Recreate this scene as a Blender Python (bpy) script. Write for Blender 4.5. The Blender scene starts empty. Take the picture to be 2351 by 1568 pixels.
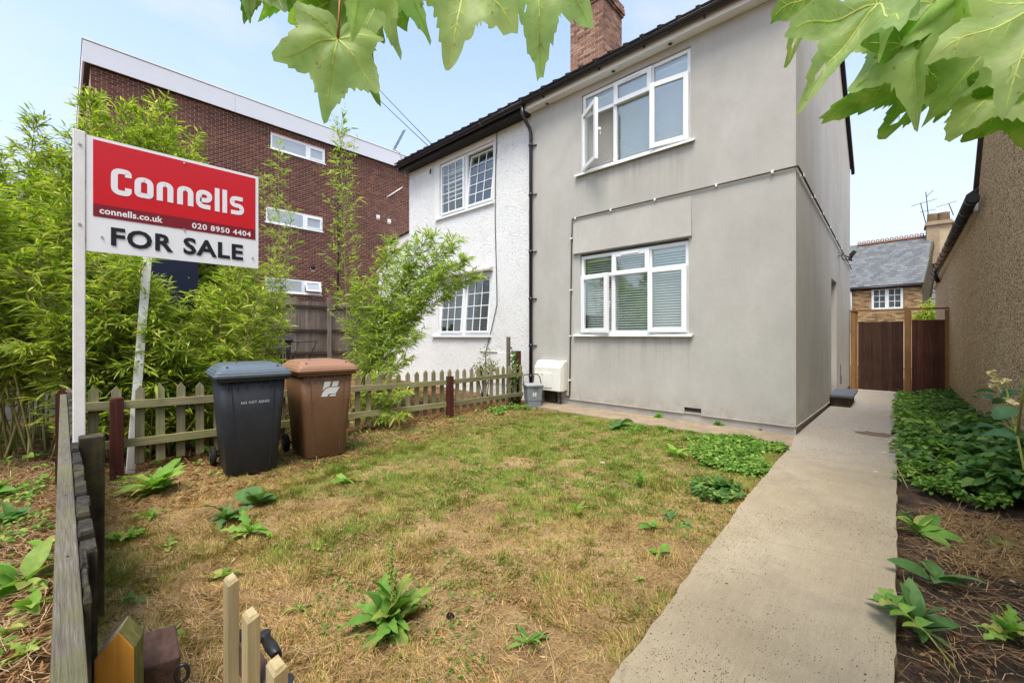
import bpy, math, random
import numpy as np
from mathutils import Vector, Matrix

random.seed(7)
R = random.Random(11)
rng = np.random.default_rng(5)
sc = bpy.context.scene
COL = sc.collection
pi = math.pi

# ------------------------------------------------------------------ camera
# house frame: X along the front wall, Y into the plot, Z up, origin at the house corner
CAM = Vector((0.96, -6.36, 1.30))
FPX = 957.0
cam_d = bpy.data.cameras.new("camera")
cam = bpy.data.objects.new("camera", cam_d)
COL.objects.link(cam)
cam_d.sensor_width = 36.0
cam_d.lens = FPX / 2351 * 36
cam_d.shift_y = -14.0 / 2351
cam_d.clip_start = 0.02
cam_d.clip_end = 2000
yaw = math.atan2(0.6797, 0.7336)
cam.location = CAM
cam.rotation_euler = (pi / 2, 0, yaw)
sc.camera = cam

# ------------------------------------------------------------------ sky and sun
SUN_EL, SUN_AZ = math.radians(64), math.radians(150)   # azimuth clockwise from +Y
world = bpy.data.worlds.new("World")
sc.world = world
world.use_nodes = True
wn, wl = world.node_tree.nodes, world.node_tree.links
wn.clear()
w_out = wn.new("ShaderNodeOutputWorld")
w_bg = wn.new("ShaderNodeBackground")
w_sky = wn.new("ShaderNodeTexSky")
w_sky.sky_type = 'NISHITA'
w_sky.sun_disc = False
w_sky.sun_elevation = SUN_EL
w_sky.sun_rotation = SUN_AZ
w_sky.air_density = 1.0
w_sky.dust_density = 2.2
w_sky.ozone_density = 1.2
w_tc = wn.new("ShaderNodeTexCoord")
w_map = wn.new("ShaderNodeMapping")
w_map.inputs['Scale'].default_value = (1.2, 1.2, 2.6)
w_no = wn.new("ShaderNodeTexNoise")
w_no.inputs['Scale'].default_value = 1.7
w_no.inputs['Detail'].default_value = 7
w_no.inputs['Roughness'].default_value = 0.58
w_rp = wn.new("ShaderNodeValToRGB")
w_rp.color_ramp.elements[0].position = 0.46
w_rp.color_ramp.elements[0].color = (0.0, 0.0, 0.0, 1)
w_rp.color_ramp.elements[1].position = 0.70
w_rp.color_ramp.elements[1].color = (0.88, 0.88, 0.88, 1)
w_mix = wn.new("ShaderNodeMixRGB")
w_mix.inputs['Color2'].default_value = (2.12, 2.24, 2.32, 1)     # thin high cloud
wl.new(w_tc.outputs['Generated'], w_map.inputs['Vector'])
wl.new(w_map.outputs['Vector'], w_no.inputs['Vector'])
wl.new(w_no.outputs['Fac'], w_rp.inputs['Fac'])
w_sep = wn.new("ShaderNodeSeparateXYZ")
wl.new(w_tc.outputs['Generated'], w_sep.inputs[0])
w_hz = wn.new("ShaderNodeValToRGB")          # summer haze: paler towards the horizon all round
for e_, (p_, v_) in zip((w_hz.color_ramp.elements[0], w_hz.color_ramp.elements[1]), ((0.0, .97), (.72, .03))):
    e_.position = p_; e_.color = (v_, v_, v_, 1)
e_ = w_hz.color_ramp.elements.new(.34); e_.color = (.44, .44, .44, 1)
wl.new(w_sep.outputs['Z'], w_hz.inputs['Fac'])
w_scr = wn.new("ShaderNodeMixRGB"); w_scr.blend_type = 'SCREEN'; w_scr.inputs['Fac'].default_value = 1.0
wl.new(w_hz.outputs['Color'], w_scr.inputs['Color1']); wl.new(w_rp.outputs['Color'], w_scr.inputs['Color2'])
wl.new(w_scr.outputs['Color'], w_mix.inputs['Fac'])
wl.new(w_sky.outputs['Color'], w_mix.inputs['Color1'])
wl.new(w_mix.outputs['Color'], w_bg.inputs['Color'])
w_bg.inputs['Strength'].default_value = 0.15
wl.new(w_bg.outputs['Background'], w_out.inputs['Surface'])

sun_d = bpy.data.lights.new("sun", 'SUN')
sun = bpy.data.objects.new("sun", sun_d)
COL.objects.link(sun)
sun_d.energy = 1.45
sun_d.angle = math.radians(26)
sun_d.color = (1.0, 0.93, 0.80)
sdir = Vector((math.sin(SUN_AZ) * math.cos(SUN_EL), math.cos(SUN_AZ) * math.cos(SUN_EL), math.sin(SUN_EL)))
sun.rotation_euler = sdir.to_track_quat('Z', 'Y').to_euler()
sun.location = (10, -12, 20)

sc.view_settings.view_transform = 'Standard'
sc.view_settings.look = 'None'
sc.view_settings.gamma = 1.0
sc.view_settings.exposure = 1.50
sc.view_settings.use_curve_mapping = False

# ------------------------------------------------------------------ measuring helpers
def ray(px, py):
    r = (px - 1175) / FPX
    return Vector((.7336 * r - .6797, .6797 * r + .7336, (770 - py) / FPX))

def hit(px, py, ax, val):
    d = ray(px, py)
    return CAM + d * ((val - CAM[ax]) / d[ax])

def hX(px, py, v): return hit(px, py, 0, v)
def hY(px, py, v=0.0): return hit(px, py, 1, v)
def hZ(px, py, v=0.0): return hit(px, py, 2, v)
def hD(px, py, d): return CAM + ray(px, py) * d

def gh(x, y):
    """height of the ground"""
    z = -0.022 * min(max(y, 0), 12)
    z += 0.02 * min(max(-x - 5.0, 0), 8)
    return z

# ------------------------------------------------------------------ materials
MATS = {}
def lin(h):
    h = h.lstrip('#')
    c = [int(h[i:i + 2], 16) / 255 for i in (0, 2, 4)]
    return tuple(((v + .055) / 1.055) ** 2.4 if v > .04045 else v / 12.92 for v in c)

class NT:
    def __init__(s, name):
        s.m = bpy.data.materials.new(name)
        s.m.use_nodes = True
        s.n = s.m.node_tree.nodes
        s.l = s.m.node_tree.links
        s.n.clear()
        s.out = s.n.new("ShaderNodeOutputMaterial")
        s.p = s.n.new("ShaderNodeBsdfPrincipled")
        s.l.new(s.p.outputs[0], s.out.inputs['Surface'])
        s._pos = None
    def node(s, t, **kw):
        n = s.n.new(t)
        for k, v in kw.items():
            if k in n.inputs: n.inputs[k].default_value = v
            else: setattr(n, k, v)
        return n
    def pos(s):
        if s._pos is None:
            s._pos = s.n.new("ShaderNodeNewGeometry")
        return s._pos.outputs['Position']
    def rnd(s):
        s.pos()
        return s._pos.outputs['Random Per Island']
    def vec(s, scale=(1, 1, 1), src=None):
        mp = s.n.new("ShaderNodeMapping")
        mp.inputs['Scale'].default_value = scale
        s.l.new(src if src is not None else s.pos(), mp.inputs['Vector'])
        return mp.outputs['Vector']
    def noise(s, scale, detail=4, rough=.55, vec=None, out='Fac', dist=0):
        n = s.node("ShaderNodeTexNoise", Scale=scale, Detail=detail, Roughness=rough, Distortion=dist)
        s.l.new(vec if vec is not None else s.pos(), n.inputs['Vector'])
        return n.outputs[out]
    def vor(s, scale, vec=None, out='Distance', feat='F1'):
        n = s.node("ShaderNodeTexVoronoi", Scale=scale, feature=feat)
        s.l.new(vec if vec is not None else s.pos(), n.inputs['Vector'])
        return n.outputs[out]
    def ramp(s, fac, stops):
        n = s.n.new("ShaderNodeValToRGB")
        e = n.color_ramp.elements
        while len(e) < len(stops): e.new(.5)
        for el, (p, c) in zip(e, stops):
            el.position = p
            if not hasattr(c, '__len__'): c = (c, c, c)
            el.color = (*c[:3], 1)
        s.l.new(fac, n.inputs['Fac'])
        return n.outputs['Color']
    def mix(s, fac, a, b, mode='MIX'):
        n = s.n.new("ShaderNodeMixRGB")
        n.blend_type = mode
        for i, v in (('Fac', fac), ('Color1', a), ('Color2', b)):
            if isinstance(v, bpy.types.NodeSocket): s.l.new(v, n.inputs[i])
            elif i == 'Fac': n.inputs[i].default_value = v
            else: n.inputs[i].default_value = (*v[:3], 1)
        return n.outputs['Color']
    def objrand(s):
        return s.n.new("ShaderNodeObjectInfo").outputs['Random']
    def color(s, c):
        if isinstance(c, bpy.types.NodeSocket): s.l.new(c, s.p.inputs['Base Color'])
        else: s.p.inputs['Base Color'].default_value = (*c[:3], 1)
    def bump(s, h, dist=.004, strength=1.0):
        b = s.n.new("ShaderNodeBump")
        b.inputs['Distance'].default_value = dist
        b.inputs['Strength'].default_value = strength
        s.l.new(h, b.inputs['Height'])
        s.l.new(b.outputs['Normal'], s.p.inputs['Normal'])
    def rough(s, v, spec=.4):
        if isinstance(v, bpy.types.NodeSocket): s.l.new(v, s.p.inputs['Roughness'])
        else: s.p.inputs['Roughness'].default_value = v
        s.p.inputs['Specular IOR Level'].default_value = spec

def k(c, f): return tuple(min(v * f, 1) for v in c[:3])

def plain(name, c, rough=.6, spec=.4, var=.12, scale=3, bump=0, bscale=60, metallic=0):
    """paint, plastic, metal: one colour with soft dirt"""
    t = NT(name)
    a = t.noise(scale, 6, .65)
    f = t.noise(scale * 14, 3, .6)
    cc = t.ramp(a, [(.3, k(c, 1 - var)), (.7, k(c, 1 + var * .5))])
    cc = t.mix(.35, cc, t.ramp(f, [(.3, k(c, 1 - var)), (.7, k(c, 1 + var * .6))]))
    t.color(cc)
    t.rough(rough, spec)
    t.p.inputs['Metallic'].default_value = metallic
    if bump: t.bump(t.noise(bscale, 4), bump)
    return t.m

def wood(name, c1, c2, c3, axis='Z', rough=.8, moss=None, moss_amt=.5, per=True, gscale=1.0):
    t = NT(name)
    sc_ = {'X': (2, 60, 60), 'Y': (60, 2, 60), 'Z': (60, 60, 2)}[axis]
    g = t.noise(.9 * gscale, 6, .65, vec=t.vec(sc_), dist=.4)
    c = t.ramp(g, [(.28, c1), (.5, c2), (.72, c3)])
    b = t.noise(2.3, 5, .6)
    c = t.mix(t.ramp(b, [(.35, 0.0), (.75, .55)]), c, k(c1, .65))
    cr = t.noise(1.6 * gscale, 3, .8, vec=t.vec(sc_))
    c = t.mix(t.ramp(cr, [(.66, 0.0), (.72, .7)]), c, k(c1, .3))
    if moss:
        mo = t.noise(5.0, 6, .7)
        c = t.mix(t.ramp(mo, [(.62 - moss_amt * .3, 0.0), (.78 - moss_amt * .2, .85)]), c, moss)
    if per:
        v = t.ramp(t.objrand(), [(0, .74), (1, 1.15)])
        c = t.mix(1.0, c, v, 'MULTIPLY')
    t.color(c)
    t.rough(rough, .25)
    t.bump(g, .0035)
    return t.m

def leafm(name, c1, c2, c3=None, trans=.35, rough=.6, spec=.22, per_obj=False, spots=False, under=None, tt=(1.5, 1.7, .75)):
    """leaf: diffuse front with light coming through; colour varies leaf by leaf"""
    t = NT(name)
    src = t.objrand() if per_obj else t.rnd()
    stops = [(0, c1), (1, c2)] if c3 is None else [(0, c1), (.6, c2), (1, c3)]
    c = t.ramp(src, stops)
    n = t.noise(26, 5, .6)
    c = t.mix(.6, c, t.mix(1.0, c, t.ramp(n, [(.3, .6), (.7, 1.25)]), 'MULTIPLY'))
    if spots:
        c = t.mix(t.ramp(t.noise(75, 3, .6), [(.66, 0.0), (.72, .75)]), c, (.22, .15, .05))
        c = t.mix(t.ramp(t.noise(14, 4, .6), [(.45, 0.0), (.75, .5)]), c, (.50, .52, .20))
    if under:
        t.pos()
        c = t.mix(t._pos.outputs['Backfacing'], c, under)
    t.color(c)
    t.rough(rough, spec)
    tr = t.n.new("ShaderNodeBsdfTranslucent")
    t.l.new(t.mix(1.0, c, tt, 'MULTIPLY'), tr.inputs['Color'])
    ms = t.n.new("ShaderNodeMixShader")
    ms.inputs[0].default_value = trans
    t.l.new(t.p.outputs[0], ms.inputs[1])
    t.l.new(tr.outputs[0], ms.inputs[2])
    t.l.new(ms.outputs[0], t.out.inputs['Surface'])
    return t.m

def glassm(name, refl=.16, top=.55, tint=(.92, .96, .95), rough=.0):
    t = NT(name)
    gl = t.node("ShaderNodeBsdfGlossy", Roughness=rough)
    gl.inputs['Color'].default_value = (.95, 1, .99, 1)
    tp = t.n.new("ShaderNodeBsdfTransparent")
    tp.inputs['Color'].default_value = (*tint, 1)
    lw = t.node("ShaderNodeLayerWeight", Blend=.25)
    mr = t.node("ShaderNodeMapRange")
    mr.inputs['To Min'].default_value = refl
    mr.inputs['To Max'].default_value = top
    t.l.new(lw.outputs['Fresnel'], mr.inputs['Value'])
    ms = t.n.new("ShaderNodeMixShader")
    t.l.new(mr.outputs[0], ms.inputs[0])
    t.l.new(tp.outputs[0], ms.inputs[1])
    t.l.new(gl.outputs[0], ms.inputs[2])
    t.l.new(ms.outputs[0], t.out.inputs['Surface'])
    return t.m

# ------------------------------------------------------------------ mesh helpers
ORG = {}
def org(o):
    return ORG.get(o.name, Vector((0, 0, 0))) if o else Vector((0, 0, 0))

def setp(o, label=None, cat=None, group=None, kind=None):
    if label: o['label'] = label
    if cat: o['category'] = cat
    if group: o['group'] = group
    if kind: o['kind'] = kind
    return o

def thing(name, label, cat, loc=(0, 0, 0), group=None, rotz=0):
    o = bpy.data.objects.new(name, None)
    COL.objects.link(o)
    o.empty_display_size = .2
    o.location = loc
    o.rotation_euler = (0, 0, rotz)
    ORG[o.name] = Vector(loc)
    return setp(o, label, cat, group)

def link(name, me, parent=None, mats=None, smooth=False, local=False):
    o = bpy.data.objects.new(name, me)
    COL.objects.link(o)
    if parent: o.parent = parent
    ORG[o.name] = Vector((0, 0, 0)) if local else org(parent)
    if mats is not None and len(me.materials) == 0:
        for m in (mats if isinstance(mats, (list, tuple)) else [mats]): me.materials.append(m)
    if smooth: me.polygons.foreach_set("use_smooth", [True] * len(me.polygons))
    return o

class MB:
    def __init__(s):
        s.v, s.f, s.m, s.sm = [], [], [], []
    def face(s, idx, mi=0, sm=False):
        s.f.append(tuple(idx)); s.m.append(mi); s.sm.append(sm)
    def poly(s, pts, mi=0):
        b = len(s.v)
        s.v += [tuple(p) for p in pts]
        s.face(range(b, b + len(pts)), mi)
        return s
    def box(s, x0, x1, y0, y1, z0, z1, mi=0):
        b = len(s.v)
        s.v += [(x, y, z) for z in (z0, z1) for y in (y0, y1) for x in (x0, x1)]
        for q in ((0, 2, 3, 1), (4, 5, 7, 6), (0, 1, 5, 4), (2, 6, 7, 3), (0, 4, 6, 2), (1, 3, 7, 5)):
            s.face([b + i for i in q], mi)
        return s
    def obox(s, c, ax, ay, az, mi=0):
        """box with half-axis vectors"""
        c, ax, ay, az = Vector(c), Vector(ax), Vector(ay), Vector(az)
        b = len(s.v)
        s.v += [tuple(c + ax * i + ay * j + az * l) for l in (-1, 1) for j in (-1, 1) for i in (-1, 1)]
        for q in ((0, 2, 3, 1), (4, 5, 7, 6), (0, 1, 5, 4), (2, 6, 7, 3), (0, 4, 6, 2), (1, 3, 7, 5)):
            s.face([b + i for i in q], mi)
        return s
    def bar(s, a, b_, w, h, up=(0, 0, 1), mi=0):
        a, b_ = Vector(a), Vector(b_)
        d = (b_ - a)
        L = d.length
        d.normalize()
        sd = d.cross(Vector(up))
        if sd.length < 1e-5: sd = d.cross(Vector((1, 0, 0)))
        sd.normalize()
        u = sd.cross(d)
        return s.obox((a + b_) / 2, d * L / 2, sd * w / 2, u * h / 2, mi)
    def loft(s, rings, mi=0, caps=True, sm=False, closed=True):
        b = len(s.v)
        n = len(rings[0])
        for r in rings: s.v += [tuple(p) for p in r]
        for i in range(len(rings) - 1):
            for j in range(n if closed else n - 1):
                j2 = (j + 1) % n
                s.face((b + i * n + j, b + i * n + j2, b + (i + 1) * n + j2, b + (i + 1) * n + j), mi, sm)
        if caps:
            s.face([b + j for j in reversed(range(n))], mi)
            s.face([b + (len(rings) - 1) * n + j for j in range(n)], mi)
        return s
    def tube(s, pts, r, n=8, mi=0, caps=True, sm=True):
        pts = [Vector(p) for p in pts]
        rr = r if hasattr(r, '__len__') else [r] * len(pts)
        rings = []
        prev = None
        for i, p in enumerate(pts):
            d = (pts[min(i + 1, len(pts) - 1)] - pts[max(i - 1, 0)]).normalized()
            ref = prev if prev is not None else (Vector((0, 0, 1)) if abs(d.z) < .9 else Vector((1, 0, 0)))
            a = (ref - d * ref.dot(d))
            if a.length < 1e-4: a = d.orthogonal()
            a.normalize()
            prev = a
            b_ = d.cross(a)
            rings.append([p + (a * math.cos(t) + b_ * math.sin(t)) * rr[i] for t in (2 * pi * j / n for j in range(n))])
        return s.loft(rings, mi, caps, sm)
    def prism(s, pts, off, mi=0):
        """planar polygon extruded by vector off"""
        off = Vector(off)
        a = [Vector(p) for p in pts]
        return s.loft([a, [p + off for p in a]], mi)
    def cyl(s, c, r, h, n=16, axis=(0, 0, 1), mi=0, r2=None):
        c = Vector(c); ax = Vector(axis).normalized()
        return s.tube([c, c + ax * h], [r, r if r2 is None else r2], n, mi)
    def build(s, name, mats, parent=None, bevel=0, smooth=False, local=False, kind=None, label=None):
        o_ = Vector((0, 0, 0)) if local else org(parent)
        me = bpy.data.meshes.new(name)
        me.from_pydata([(v[0] - o_.x, v[1] - o_.y, v[2] - o_.z) for v in s.v], [], s.f)
        mats = mats if isinstance(mats, (list, tuple)) else [mats]
        for m in mats: me.materials.append(m)
        me.polygons.foreach_set("material_index", s.m)
        me.polygons.foreach_set("use_smooth", [True] * len(s.f) if smooth else s.sm)
        o = link(name, me, parent, local=local)
        if bevel:
            bv = o.modifiers.new("bevel", 'BEVEL')
            bv.width = bevel; bv.segments = 2; bv.limit_method = 'ANGLE'
            bv.angle_limit = math.radians(50)
        if kind: o['kind'] = kind
        if label: o['label'] = label
        return o

def npmesh(name, V, F, mats, parent=None, mi=None, smooth=False, kind=None, uv=None):
    """V (n,3) world coords, F (m,k) indices, all faces of the same arity"""
    V = np.asarray(V, dtype=np.float32).reshape(-1, 3) - np.array(org(parent), dtype=np.float32)
    F = np.asarray(F, dtype=np.int32)
    kk = F.shape[1]
    me = bpy.data.meshes.new(name)
    me.vertices.add(len(V)); me.vertices.foreach_set("co", V.ravel())
    me.loops.add(F.size); me.loops.foreach_set("vertex_index", F.ravel())
    me.polygons.add(len(F))
    me.polygons.foreach_set("loop_start", np.arange(0, F.size, kk, dtype=np.int32))
    if mi is not None: me.polygons.foreach_set("material_index", np.asarray(mi, dtype=np.int32))
    if smooth: me.polygons.foreach_set("use_smooth", np.ones(len(F), dtype=bool))
    for m in (mats if isinstance(mats, (list, tuple)) else [mats]): me.materials.append(m)
    me.update(calc_edges=True)
    o = link(name, me, parent)
    if kind: o['kind'] = kind
    return o

BOXQ = np.array([(0, 2, 3, 1), (4, 5, 7, 6), (0, 1, 5, 4), (2, 6, 7, 3), (0, 4, 6, 2), (1, 3, 7, 5)])
def npboxes(C, A, B, Cc):
    """centres (n,3), half axis vectors (n,3) each -> V, F"""
    sg = np.array([(i, j, l) for l in (-1, 1) for j in (-1, 1) for i in (-1, 1)], dtype=float)
    V = C[:, None, :] + sg[None, :, 0:1] * A[:, None, :] + sg[None, :, 1:2] * B[:, None, :] + sg[None, :, 2:3] * Cc[:, None, :]
    F = (BOXQ[None] + (np.arange(len(C)) * 8)[:, None, None]).reshape(-1, 4)
    return V.reshape(-1, 3), F

def norm(a): return a / np.maximum(np.linalg.norm(a, axis=-1, keepdims=True), 1e-9)

def npleaves(P, D, L, W, droop=.35, up=None, fold=.0):
    """n narrow leaves: base P, direction D, length L, half width W; 6 vertices, 4 triangles each"""
    n = len(P)
    D = norm(D)
    if up is None: up = norm(rng.normal(size=(n, 3)) * .55 + np.array([0, 0, 1.0]))
    S = norm(np.cross(D, up))
    N = np.cross(S, D)
    L = np.asarray(L).reshape(-1, 1); W = np.asarray(W).reshape(-1, 1)
    g = np.array([0, 0, -1.0]) * droop
    m1 = P + D * L * .3 + g * L * .07
    m2 = P + D * L * .68 + g * L * .3
    t = P + D * L + g * L * .62
    V = np.stack([P, m1 - S * W + N * W * fold, m1 + S * W + N * W * fold, m2 - S * W * .75 + N * W * fold, m2 + S * W * .75 + N * W * fold, t], 1)
    T = np.array([(0, 2, 1), (1, 2, 4), (1, 4, 3), (3, 4, 5)])
    F = (T[None] + (np.arange(n) * 6)[:, None, None]).reshape(-1, 3)
    return V.reshape(-1, 3), F

def npbroad(P, D, L, W, droop=.3, cup=.25, up=None):
    """n broad leaves with a midrib fold: 8 vertices, 8 triangles"""
    n = len(P)
    D = norm(D)
    if up is None: up = norm(rng.normal(size=(n, 3)) * .35 + np.array([0, 0, 1.0]))
    S = norm(np.cross(D, up)); N = np.cross(S, D)
    L = np.asarray(L).reshape(-1, 1); W = np.asarray(W).reshape(-1, 1)
    g = np.array([0, 0, -1.0]) * droop
    def st(t, w):
        c = P + D * L * t + g * L * t * t
        return [c - S * W * w + N * W * w * cup, c, c + S * W * w + N * W * w * cup]
    a = st(.28, .85); b = st(.66, .9)
    V = np.stack([P] + a + b + [P + D * L + g * L], 1)
    T = np.array([(0, 2, 1), (0, 3, 2), (1, 2, 5), (1, 5, 4), (2, 3, 6), (2, 6, 5), (4, 5, 7), (5, 6, 7)])
    F = (T[None] + (np.arange(n) * 8)[:, None, None]).reshape(-1, 3)
    return V.reshape(-1, 3), F

def cat(parts):
    Vs, Fs, b = [], [], 0
    for V, F in parts:
        Vs.append(V); Fs.append(F + b); b += len(V)
    return np.concatenate(Vs), np.concatenate(Fs)

def text2d(body, offset=0.0, spacing=1.0):
    cu = bpy.data.curves.new("lettering", 'FONT')
    cu.body = body; cu.offset = offset; cu.space_character = spacing
    cu.resolution_u = 3
    o = bpy.data.objects.new("lettering", cu)
    COL.objects.link(o)
    dg = bpy.context.evaluated_depsgraph_get()
    me = bpy.data.meshes.new_from_object(o.evaluated_get(dg))
    vs = [tuple(v.co[:2]) for v in me.vertices]
    fs = [tuple(p.vertices) for p in me.polygons]
    bpy.data.objects.remove(o); bpy.data.meshes.remove(me); bpy.data.curves.remove(cu)
    return vs, fs

def put_text(name, body, a0, a1, b0, b1, to3, mat, parent, offset=.0, spacing=1.0, local=False):
    vs, fs = text2d(body, offset, spacing)
    xs = [v[0] for v in vs]; ys = [v[1] for v in vs]
    x0, x1, y0, y1 = min(xs), max(xs), min(ys), max(ys)
    mb = MB()
    mb.v = [tuple(to3(a0 + (v[0] - x0) / (x1 - x0) * (a1 - a0), b0 + (v[1] - y0) / (y1 - y0) * (b1 - b0))) for v in vs]
    for f in fs: mb.face(f)
    return mb.build(name, mat, parent, local=local)

def rrect(hx, hy, r, z, n=4, cx=0, cy=0):
    pts = []
    for qx, qy, a0 in ((1, 1, 0), (-1, 1, pi / 2), (-1, -1, pi), (1, -1, 3 * pi / 2)):
        for i in range(n + 1):
            a = a0 + pi / 2 * i / n
            pts.append((cx + qx * (hx - r) + r * math.cos(a), cy + qy * (hy - r) + r * math.sin(a), z))
    return pts

# ------------------------------------------------------------------ material library
def m_render():
    t = NT("grey_render")
    c = t.ramp(t.noise(.55, 5, .6), [(.3, (.435, .425, .392)), (.7, (.50, .49, .452))])
    c = t.mix(.55, c, t.ramp(t.noise(1.7, 6, .7, vec=t.vec((1, 1, .6))), [(.3, (.37, .36, .33)), (.72, (.55, .54, .50))]))
    g = t.noise(150, 3, .75)
    c = t.mix(.45, c, t.mix(1.0, c, t.ramp(g, [(.3, .4), (.7, 1.42)]), 'MULTIPLY'))
    st = t.noise(.9, 6, .7, vec=t.vec((7, 7, .35)))
    c = t.mix(t.ramp(st, [(.55, 0.0), (.85, .14)]), c, (.25, .235, .20))
    pt = t.noise(.42, 6, .7, dist=.6)
    c = t.mix(t.ramp(pt, [(.50, 0.0), (.60, .30)]), c, (.36, .345, .305))
    sp_ = t.noise(6.5, 7, .8)
    c = t.mix(t.ramp(sp_, [(.60, 0.0), (.76, .35)]), c, (.33, .31, .27))
    # rain streaks below the two sills and splashed dirt at the foot of the wall
    sx = t.n.new("ShaderNodeSeparateXYZ"); t.l.new(t.pos(), sx.inputs[0])
    def band(sock, a, b, c0, c1):
        n1 = t.node("ShaderNodeMapRange"); n1.inputs['From Min'].default_value = a; n1.inputs['From Max'].default_value = b
        n2 = t.node("ShaderNodeMapRange"); n2.inputs['From Min'].default_value = c1; n2.inputs['From Max'].default_value = c0
        t.l.new(sock, n1.inputs['Value']); t.l.new(sock, n2.inputs['Value'])
        return t.mix(1.0, n1.outputs[0], n2.outputs[0], 'MULTIPLY')
    sk = t.ramp(t.noise(1.0, 5, .7, vec=t.vec((11, 11, .45))), [(.46, 0.0), (.72, .55)])
    for z0_, z1_ in ((3.45, 4.17), (.55, 1.28)):
        m_ = t.mix(1.0, t.mix(1.0, band(sx.outputs['Z'], z0_, z0_ + .55, z1_ - .01, z1_), band(sx.outputs['X'], -3.4, -3.2, -1.4, -1.2), 'MULTIPLY'), sk, 'MULTIPLY')
        c = t.mix(m_, c, (.25, .235, .20))
    ft = t.mix(1.0, band(sx.outputs['Z'], -.2, -.1, .12, .42), t.ramp(t.noise(7, 7, .75), [(.40, 0.0), (.66, .7)]), 'MULTIPLY')
    c = t.mix(ft, c, (.27, .225, .165))
    t.color(c); t.rough(.92, .15)
    t.bump(t.mix(.5, t.noise(170, 3, .7), t.noise(12, 5, .6)), .005)
    return t.m

def m_rough():
    t = NT("white_roughcast")
    n1 = t.noise(27, 4, .62) 
    c = t.ramp(t.noise(.9, 6, .65), [(.3, (.80, .82, .82)), (.7, (.88, .89, .885))])
    pit = t.vor(24, vec=t.mix(.25, t.pos(), t.noise(25, 2, out='Color')))
    c = t.mix(t.ramp(n1, [(.30, .75), (.43, 0.0)]), c, (.40, .40, .38))
    dirt = t.noise(1.6, 6, .75)
    c = t.mix(t.ramp(dirt, [(.55, 0.0), (.8, .4)]), c, (.50, .46, .38))
    t.color(c); t.rough(.95, .1)
    h = t.mix(.5, n1, pit)
    t.bump(h, .022, 1.0)
    return t.m

def m_pebble():
    t = NT("pebbledash")
    v = t.vor(62, out='Color')
    sep = t.n.new("ShaderNodeSeparateColor"); t.l.new(v, sep.inputs[0])
    c = t.ramp(sep.outputs[0], [(0, (.14, .085, .045)), (.3, (.47, .295, .13)), (.55, (.70, .49, .245)), (.8, (.86, .68, .40)), (1, (.92, .82, .60))])
    d = t.vor(62)
    c = t.mix(t.ramp(d, [(.38, 0.0), (.66, .6)]), c, (.10, .075, .05))
    big = t.noise(.8, 5, .6, vec=t.vec((1, 1, .35)))
    c = t.mix(t.ramp(big, [(.45, 0.0), (.75, .6)]), c, t.mix(1.0, c, (.78, .68, .64), 'MULTIPLY'))
    t.color(c); t.rough(.85, .25)
    t.bump(d, -.010)
    return t.m

def m_brick(name, stops, isl=True, mort=False):
    t = NT(name)
    r = t.rnd() if isl else t.objrand()
    c = t.ramp(r, stops)
    n = t.noise(55, 5, .7)
    c = t.mix(.7, c, t.mix(1.0, c, t.ramp(n, [(.3, .62), (.7, 1.28)]), 'MULTIPLY'))
    t.color(c); t.rough(.85, .25)
    t.bump(n, .004)
    return t.m

def m_concrete():
    t = NT("path_concrete")
    c = t.ramp(t.noise(1.1, 6, .62), [(.28, (.28, .232, .15)), (.5, (.345, .292, .195)), (.72, (.405, .352, .25))])
    c = t.mix(.4, c, t.ramp(t.noise(7, 6, .7), [(.3, (.26, .215, .14)), (.7, (.42, .36, .255))]))
    # brushed lines along the path
    br = t.noise(1.0, 3, .6, vec=t.vec((170, 4, 1)))
    c = t.mix(.28, c, t.mix(1.0, c, t.ramp(br, [(.35, .72), (.65, 1.18)]), 'MULTIPLY'))
    sand = t.noise(330, 2, .8)
    c = t.mix(.35, c, t.mix(1.0, c, t.ramp(sand, [(.34, .35), (.66, 1.5)]), 'MULTIPLY'))
    # dark crumbs
    cr = t.vor(62)
    gate = t.noise(2.2, 5, .7)
    m = t.mix(1.0, t.ramp(cr, [(.08, .8), (.16, 0.0)]), t.ramp(gate, [(.42, .15), (.62, 1.0)]), 'MULTIPLY')
    c = t.mix(m, c, (.085, .065, .048))
    ck = t.vor(.42, vec=t.mix(.08, t.pos(), t.noise(4, 4, out='Color')), feat='DISTANCE_TO_EDGE')
    c = t.mix(t.ramp(ck, [(.0015, .22), (.004, 0.0)]), c, (.12, .095, .07))
    stn = t.noise(1.9, 6, .75)
    c = t.mix(t.ramp(stn, [(.50, 0.0), (.70, .55)]), c, (.24, .20, .15))
    # greyer, pitted surface beside the house
    pit = t.noise(.7, 5, .6)
    sx = t.n.new("ShaderNodeSeparateXYZ"); t.l.new(t.pos(), sx.inputs[0])
    far = t.node("ShaderNodeMapRange"); far.inputs['From Min'].default_value = -1.8; far.inputs['From Max'].default_value = 1.2
    t.l.new(sx.outputs['Y'], far.inputs['Value'])
    gz = t.mix(1.0, far.outputs[0], t.ramp(pit, [(.3, .3), (.6, .8)]), 'MULTIPLY')
    grey = t.ramp(t.noise(60, 4, .7), [(.38, (.12, .11, .10)), (.52, (.38, .37, .36)), (.7, (.50, .49, .47))])
    c = t.mix(gz, c, grey)
    t.color(c); t.rough(.88, .25)
    t.bump(t.mix(.5, br, sand), .003)
    return t.m

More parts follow.
